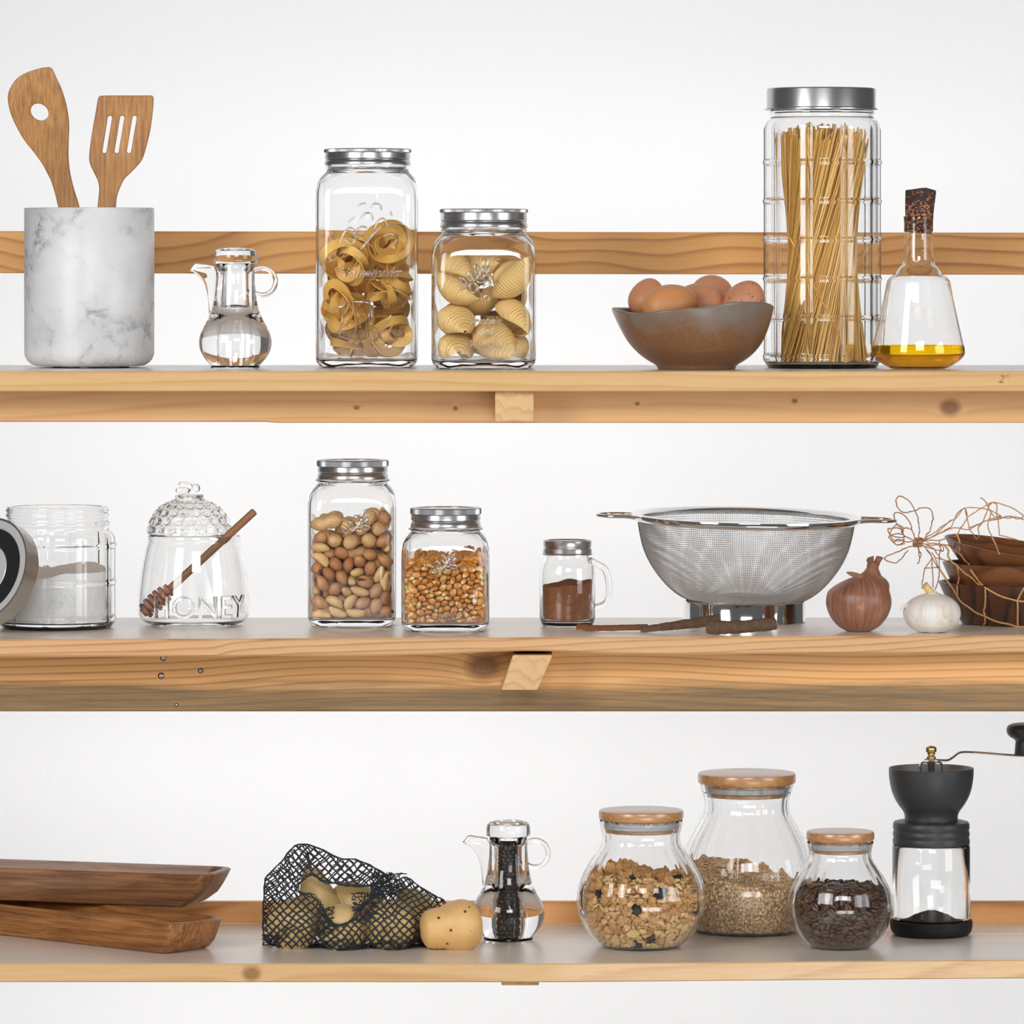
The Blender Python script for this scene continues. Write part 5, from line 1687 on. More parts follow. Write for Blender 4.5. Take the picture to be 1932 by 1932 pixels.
for k in range(3): vs.append(rim_cord(ENV, YF + 0.0012 * (k - 1), 0.00065, k * 2.3, 2.2, 1))
for k in range(5): vs.append(rim_cord([(x + rnd.uniform(-3.5, 3.5), y + rnd.uniform(-3, 3)) for x, y in MOUTH], YF - 0.0004 * k, 0.00055, k * 1.7, 4.5, 4))
# gathered folds along the base, the dark bunch on the right of the mouth and the loose end on the left
def scribble(x0, y0, x1, y1, n, A, amp, r=0.00058):
    out = []
    for _ in range(n):
        x, y = rnd.uniform(x0, x1), rnd.uniform(y0, y1)
        a = rnd.uniform(0, 2 * PI); P = []
        for k in range(9):
            a += rnd.uniform(-0.9, 0.9); x += amp * math.cos(a); y += amp * 0.6 * math.sin(a)
            if not (x0 - 3 < x < x1 + 3): a = PI - a
            if not (y0 - 3 < y < y1 + 3): a = -a
            p = W(x, y, samp(A, x, y) - rnd.uniform(0, 0.004)); p.z = max(p.z, ZB + 0.0008)
            P.append(p)
        out.append(tube(crv(P, 2), r, 5))
    return out
vs += scribble(705, 1652, 760, 1690, 46, YF, 6) + scribble(670, 1690, 705, 1730, 26, YF, 5) + scribble(500, 1768, 522, 1786, 22, YF, 4) + scribble(590, 1780, 840, 1800, 60, YF, 8) + scribble(606, 1716, 625, 1760, 16, YF, 5)
nb = thing('net_bag', 'black knotted net bag drawn over a heap of pears', 'net', W(670, 1795, Ymid))
obj('netting', join(*vs), M['net_black'], nb)

# ---- fluted glass jars with bamboo lids
def fluted(px, ZS, Yc, label, outer, nfl, lidh, lid_y, t=0.0024, amp=0.010, phase=0.0):
    """lid_y = (top, lower edge of the disc, silicone top, silicone bottom, stopper bottom) rows at the axis"""
    c = spot(px, ZS, Yc)
    s = S(Yc)
    th_ = thing('fluted_glass_jar', label, 'jar', c, 'fluted jars with bamboo lids')
    b = outer[0][1]
    Z = lambda y: (b - y) * s
    po = [(h * s, Z(y)) for h, y in outer]
    full = hollow(po, t, 0.0035)
    nO = len(po)
    def rad(th, i, r, z):
        if i < nO:
            k = min(1.0, max(0.0, z / 0.012))
            return r * (1 + amp * k * math.cos(nfl * th + phase)), z + (0.0009 * math.cos(nfl * th + phase) if i >= nO - 4 else 0)
        return r * (1 + amp * 0.45 * min(1.0, max(0.0, (z - 0.004) / 0.012)) * math.cos(nfl * th + phase)), z
    obj('glass_body', lathe(full, nfl * 10, rad, c.x, c.y, c.z), M['glass'], th_, angle=80)
    y0, y1, y2, y3, y4 = lid_y
    L = [(0, y0), (lidh - 3, y0), (lidh - 0.8, y0 + 1.2), (lidh, y0 + 4), (lidh, y1 - 4), (lidh - 1.5, y1 - 1), (lidh - 4, y1), (0, y1)]
    ld = obj('bamboo_lid', lathe([(h * s, Z(y)) for h, y in L], 96, cx=c.x, cy=c.y, z0=c.z), M['bamboo_lid'], th_, angle=35)
    r = outer[-1][0] - t / s - 1.2
    pl = [(0, y1 + 0.1), (r - 3, y1 + 0.1), (r - 3, y4 - 1), (r - 4, y4), (0, y4)]
    obj('stopper', lathe([(h * s, Z(y)) for h, y in pl], 96, cx=c.x, cy=c.y, z0=c.z), M['bamboo_lid'], ld, angle=35)
    g = [(r - 2.9, y2), (r - 0.6, y2 + 1), (r + 0.3, y2 + 3), (r - 0.6, y2 + 5), (r - 0.4, y3 - 4), (r + 0.3, y3 - 2), (r - 2.9, y3)]
    obj('silicone_seal', lathe([(h * s, Z(y)) for h, y in g], 96, cx=c.x, cy=c.y, z0=c.z), M['silicone'], ld, angle=60)
    return th_, c, s, Z, po, t


GR = fluted(1209.5, ZB, 0.137, 'round fluted glass jar of granola with a bamboo lid', [(0, 1786), (58, 1786), (63, 1786.8)] + crv([(68, 1786), (88, 1773), (106, 1750), (117.5, 1722), (121, 1698), (118, 1670), (108, 1644), (94, 1620), (81, 1602), (74, 1589), (73, 1576), (76, 1560), (77.5, 1549)], 4) + [(77, 1547), (76, 1546.5)], 20, 80, (1528, 1545.5, 1550, 1563, 1569))
OA = fluted(1409, ZB, 0.268, 'largest fluted glass jar, pale oat flakes inside, bamboo lid', [(0, 1759), (78, 1759), (84, 1760)] + crv([(90, 1759), (106, 1748), (121, 1722), (129, 1690), (130, 1655), (124, 1622), (111, 1588), (95, 1560), (84, 1541), (79, 1526), (80, 1508), (85, 1492), (87.5, 1481)], 4) + [(87, 1479), (86, 1478.5)], 22, 92.5, (1460, 1480, 1485, 1497, 1503))
CB = fluted(1585.5, ZB, 0.130, 'smallest fluted glass jar, full of dark coffee beans, bamboo lid', [(0, 1787), (40, 1787), (45, 1787.8)] + crv([(50, 1787), (67, 1777), (84, 1757), (94.5, 1731), (98.5, 1706), (95, 1682), (85, 1659), (73, 1641), (62.5, 1626), (58, 1614), (59, 1602), (62, 1590)], 4) + [(62, 1588), (61, 1587.5)], 18, 64, (1567.5, 1585, 1589, 1602, 1607))

# ---- hand coffee grinder
c = spot(1757, ZB, 0.238)
s = S(c.y)
CG = thing('coffee_grinder', 'black hand coffee grinder with a clear glass jar and steel crank', 'coffee grinder', c)
Zg = lambda y: (1767 - y) * s
def gl(name, pts, mat, seg=96, closed=False, par=CG, ang=40): return obj(name, lathe([(h * s, Zg(y)) for h, y in pts], seg, cx=c.x, cy=c.y, z0=c.z, closed=closed), mat, par, angle=ang)
gl('rubber_base', [(0, 1766), (58, 1766.9), (66, 1767)] + crv([(69, 1766), (75, 1760), (77.5, 1750), (77.8, 1741)], 4) + [(77, 1739), (74.5, 1739), (74.3, 1744), (0, 1744)], M['black_rubber'])
gl('glass_jar', [(0, 1743.5), (72, 1743.5), (73.5, 1742), (73.5, 1600), (72, 1597), (66.5, 1597), (66, 1600), (66, 1728), (64, 1735), (56, 1738), (0, 1738)], M['glass'], ang=50)
gl('screw_collar', [(0, 1596.5), (70, 1596.5), (72.5, 1595), (72.8, 1588), (71.6, 1585), (71.2, 1582), (72.4, 1579), (72.4, 1574), (71.0, 1571), (71.2, 1568), (72.4, 1565), (72, 1558), (70, 1554), (62, 1552), (50, 1551.5), (0, 1551.5)], M['black_plastic'])
hop = [(0, 1551.4), (50, 1551.4)] + crv([(50, 1548), (50.5, 1541), (54, 1533), (62, 1522), (70, 1508), (76, 1491), (79.5, 1470), (80, 1453)], 5) + [(79.3, 1452.2), (77.5, 1452.2)] + crv([(77, 1454), (76.5, 1470), (73, 1490), (66, 1507), (58, 1520), (48, 1530)], 4) + [(0, 1533)]
gl('hopper', hop, M['black_plastic'])
gl('hopper_lining', [(77.3, 1452.6)] + [(h - 0.5, y) for h, y in crv([(77, 1454), (76.5, 1470), (73, 1490), (66, 1507), (58, 1520), (48, 1529)], 4)] + [(0, 1532)], M['hopper_in'])
# steel bridge, spindle, brass nut, crank and knob
def rod_(name, pts, r, mat, par=CG, sides=12, sq=1.0): return obj(name, tube([Vector((c.x + x * s, c.y + y * s, c.z + Zg(z))) for x, y, z in pts], r if isinstance(r, list) else r * s, sides, squash=sq), mat, par, angle=50)
gl('spindle', [(0, 1530), (6.5, 1530), (6.5, 1446), (8, 1444), (8, 1437), (0, 1437)], M['steel'])
rod_('bridge', crv([(-20, 0, 1475), (-20, 0, 1449), (-18, 0, 1443), (-12, 0, 1441), (12, 0, 1441), (18, 0, 1443), (20, 0, 1449), (20, 0, 1475)], 4), 2.4, M['chrome'], sq=3.0)
obj('spider', join(*[tube([Vector((c.x, c.y, c.z + Zg(1476))), Vector((c.x + 62 * s * math.cos(a), c.y + 62 * s * math.sin(a), c.z + Zg(1478)))], 2.5 * s, 8) for a in (0.0, PI / 2, PI, 1.5 * PI)]), M['steel'], CG)
crank = rod_('crank_arm', crv([(-13, 0, 1437), (0, 0, 1436.5), (20, 0, 1437.5), (32, 0, 1437), (42, 0, 1431), (53, 0, 1423.5), (68, 0, 1422), (100, 0, 1424), (155, 0, 1428.5), (185, 0, 1430)], 5), 2.6, M['chrome'], sq=2.6)
gl('brass_nut', [(0, 1435.5), (8.5, 1435.5), (8.5, 1431), (6, 1429.5), (6, 1427.5), (7.5, 1427), (7.5, 1425), (6.5, 1424), (8.5, 1423), (9.8, 1422), (9.8, 1415), (8.5, 1413), (5, 1411), (0, 1410.5)], M['brass'], 6, ang=30)
kx = 180
def glk(pts, mat, name, par): return obj(name, lathe([(h * s, Zg(y)) for h, y in pts], 48, cx=c.x + kx * s, cy=c.y, z0=c.z), mat, par, angle=40)
kb = glk([(0, 1427.5), (22, 1427.5), (23, 1426), (22, 1412), (21, 1402), (24, 1398)] + crv([(30, 1395), (36, 1389), (38, 1381), (35, 1373), (26, 1369), (12, 1367.5)], 4) + [(0, 1367.3)], M['black_plastic'], 'crank_knob', CG)
glk([(0, 1434), (3.2, 1434), (3.2, 1428), (8, 1428), (8, 1427.6), (0, 1427.6)], M['chrome'], 'knob_screw', kb)
cg_top = lambda x, y: 0.0105 + 0.019 * math.exp(-(x * x + y * y) / (2 * (0.026 ** 2))) + 0.0016 * noise3((x, y, 0), 150, 2) + 0.0008 * noise3((x, y, 0), 500, 4) + 0.05 * x * 0
tag(obj('ground_coffee', heap(c.x, c.y, c.z, Zg(1737.6), lambda z: 64.5 * s if z > Zg(1728) else 60 * s, cg_top, 30, 90), M['coffee_ground'], origin=c), 'small heap of dark ground coffee in the grinder glass', 'ground coffee', None, 'stuff')

# ================================================================ what is in the jars: one shape of each kind
def deform(vf, fn): return [Vector(fn(p)) for p in vf[0]], vf[1]


def g_corn():
    def fn(p):
        x, y, z = p
        k = 1.0 if z < 0 else (1 - 0.78 * z ** 1.5)
        return (x * 0.0039 * k, y * 0.0026 * (0.55 + 0.45 * k), z * 0.0044 + (0.0006 if z > 0 else 0))
    return deform(sphere(14, 10), fn)


def g_bean():
    def fn(p):
        x, y, z = p
        yy = y * 0.0029 if y > 0 else y * 0.0011
        if y < 0: yy += 0.0011 * math.exp(-(x / 0.22) ** 2) * min(1, -y * 1.6)
        return (x * 0.0040, yy, z * 0.0056)
    return deform(sphere(20, 14), fn)


def g_pistachio(split=0.0):
    def fn(p):
        x, y, z = p
        r = 1 - 0.22 * max(0, z) ** 2
        cut = 0.0
        if y < -0.55 and z > -0.2: cut = 0.0016 * (z + 0.2)
        return (x * 0.0068 * r, y * 0.0064 * r + cut, z * 0.0096)
    return deform(sphere(22, 14), fn)


def g_pistachio_gap():
    """dark kernel seam standing in the split of the shell"""
    P = [(0.0, -0.0058 * math.sin(a), 0.0093 * math.cos(a)) for a in np.linspace(0.18, 1.5, 12)]
    return tube(P, [0.0003, 0.0011, 0.0015, 0.0016, 0.0016, 0.0015, 0.0014, 0.0012, 0.001, 0.0008, 0.0006, 0.0003], 8)


def g_cashew():
    P, r = [], []
    for t in np.linspace(0, 1, 16):
        a = -1.15 + 2.3 * t
        P.append((0.0085 * math.sin(a) * 1.15, 0, 0.0085 * (math.cos(a) - 0.7)))
        e = math.sin(PI * min(max(t, 0.03), 0.97)) ** 0.45
        r.append((0.0052 + 0.0010 * t) * e)
    return tube(P, r, 14, squash=0.85)


def g_almond():
    def fn(p):
        x, y, z = p
        return (x * 0.0066, y * 0.0058, z * 0.0082 - (0.0008 * z * z))
    return deform(sphere(20, 14), fn)


def g_peanut():
    def fn(p):
        x, y, z = p
        w = 0.0072 + 0.0016 * math.cos(2 * PI * z * 0.85) * -1 + 0.0006
        w = 0.0064 + 0.0020 * math.sin(PI * abs(z)) ** 1
        th = math.atan2(y, x)
        w *= 1 + 0.035 * math.sin(9 * th) + 0.03 * math.sin(z * 22)
        q = math.sqrt(max(1 - z * z, 0)) ** 0.55
        d = math.hypot(x, y) or 1
        return (x / d * w * q + 0.0016 * z * z, y / d * w * q, z * 0.0165)
    return deform(sphere(24, 20), fn)


def g_lump(seed, sx, sy, sz, rough=0.35, sub=3):
    def fn(p):
        n = 1 + rough * noise3(p, 1.6, seed) + rough * 0.8 * noise3(p, 4.0, seed + 3) + rough * 0.5 * noise3(p, 9.0, seed + 5)
        return (p.x * sx * n, p.y * sy * n, p.z * sz * n)
    return deform(ico(sub), fn)


def g_chip(seed):
    n = 7
    r_ = random.Random(seed)
    pts = [(0.0072 * r_.uniform(0.75, 1.15) * math.cos(2 * PI * k / n), 0.0058 * r_.uniform(0.75, 1.15) * math.sin(2 * PI * k / n)) for k in range(n)]
    pts = crv(pts + [pts[0]], 3)[:-1]
    m = len(pts)
    V = [Vector((x, y, 0.0010 + 8 * x * x)) for x, y in pts] + [Vector((x, y, -0.0006 + 8 * x * x)) for x, y in pts] + [Vector((0, 0, 0.0011)), Vector((0, 0, -0.0005))]
    Fc = [(k, (k + 1) % m, 2 * m) for k in range(m)] + [(m + (k + 1) % m, m + k, 2 * m + 1) for k in range(m)] + [(m + k, m + (k + 1) % m, (k + 1) % m, k) for k in range(m)]
    return V, Fc


def ribbon(path, wide, w, t):
    """flat noodle along a path; wide = direction of its width at each point"""
    V, Fc = [], []
    n = len(path)
    for i in range(n):
        tn = (path[min(i + 1, n - 1)] - path[max(i - 1, 0)]).normalized()
        wd = wide[i] - tn * wide[i].dot(tn)
        wd.normalize()
        nn = tn.cross(wd)
        for a, b in ((-1, -1), (1, -1), (1, 1), (-1, 1)):
            V.append(path[i] + wd * (a * w / 2) + nn * (b * t / 2))
    for i in range(n - 1):
        for k in range(4):
            Fc.append((i * 4 + k, i * 4 + (k + 1) % 4, (i + 1) * 4 + (k + 1) % 4, (i + 1) * 4 + k))
    Fc.append((3, 2, 1, 0)); Fc.append(tuple((n - 1) * 4 + k for k in range(4)))
    return V, Fc


def g_nest(seed):
    """one long flat noodle wound into a nest"""
    r_ = random.Random(seed)
    P, Wd = [], []
    loops, n = 9.3, 260
    ph = [r_.uniform(0, 6.28) for _ in range(6)]
    for i in range(n):
        t = i / (n - 1)
        a = t * loops * 2 * PI
        R_ = 0.0185 + 0.0075 * math.sin(a * 0.31 + ph[0]) + 0.0050 * math.sin(a * 1.37 + ph[1])
        R_ *= 1 - 0.5 * abs(t - 0.5)
        z = 0.0150 * math.sin(a * 0.52 + ph[2]) + 0.009 * math.sin(a * 1.21 + ph[3]) + (t - 0.5) * 0.006
        P.append(Vector((R_ * math.cos(a), R_ * 0.92 * math.sin(a), z)))
        tl = 1.25 * math.sin(a * 0.43 + ph[4])
        Wd.append(Vector((math.sin(tl) * math.cos(a), math.sin(tl) * math.sin(a), math.cos(tl))))
    return ribbon(P, Wd, 0.0098, 0.0011)


def g_shell(L=0.0285, Rm=0.0200):
    """large ribbed pasta shell, open along one side with curled lips"""
    nu, nv = 120, 28
    V, Fc = [], []
    for i in range(nu + 1):
        u = -1 + 2 * i / nu
        r = Rm * max(1 - abs(u) ** 2.0, 0.0) ** 0.85 + 0.0026
        r += 0.00055 * math.sin(u * 60)
        span = 2.25 - 0.55 * u * u
        for j in range(nv + 1):
            v = -1 + 2 * j / nv
            a = v * span
            rr = r * (1 - 0.42 * max(0, abs(v) - 0.45) ** 1.3)
            V.append(Vector((u * L + 0.002 * abs(v) * u, rr * math.sin(a) * 0.98, rr * math.cos(a) * 0.86 - 0.10 * u * u * Rm)))
    for i in range(nu):
        for j in range(nv):
            a = i * (nv + 1) + j
            Fc.append((a, a + 1, a + nv + 2, a + nv + 1))
    # thickness
    bm = bmesh.new()
    vs = [bm.verts.new(p) for p in V]
    for q in Fc: bm.faces.new([vs[k] for k in q])
    bmesh.ops.recalc_face_normals(bm, faces=bm.faces[:])
    bmesh.ops.solidify(bm, geom=bm.faces[:], thickness=0.0014)
    return bm_vf(bm)

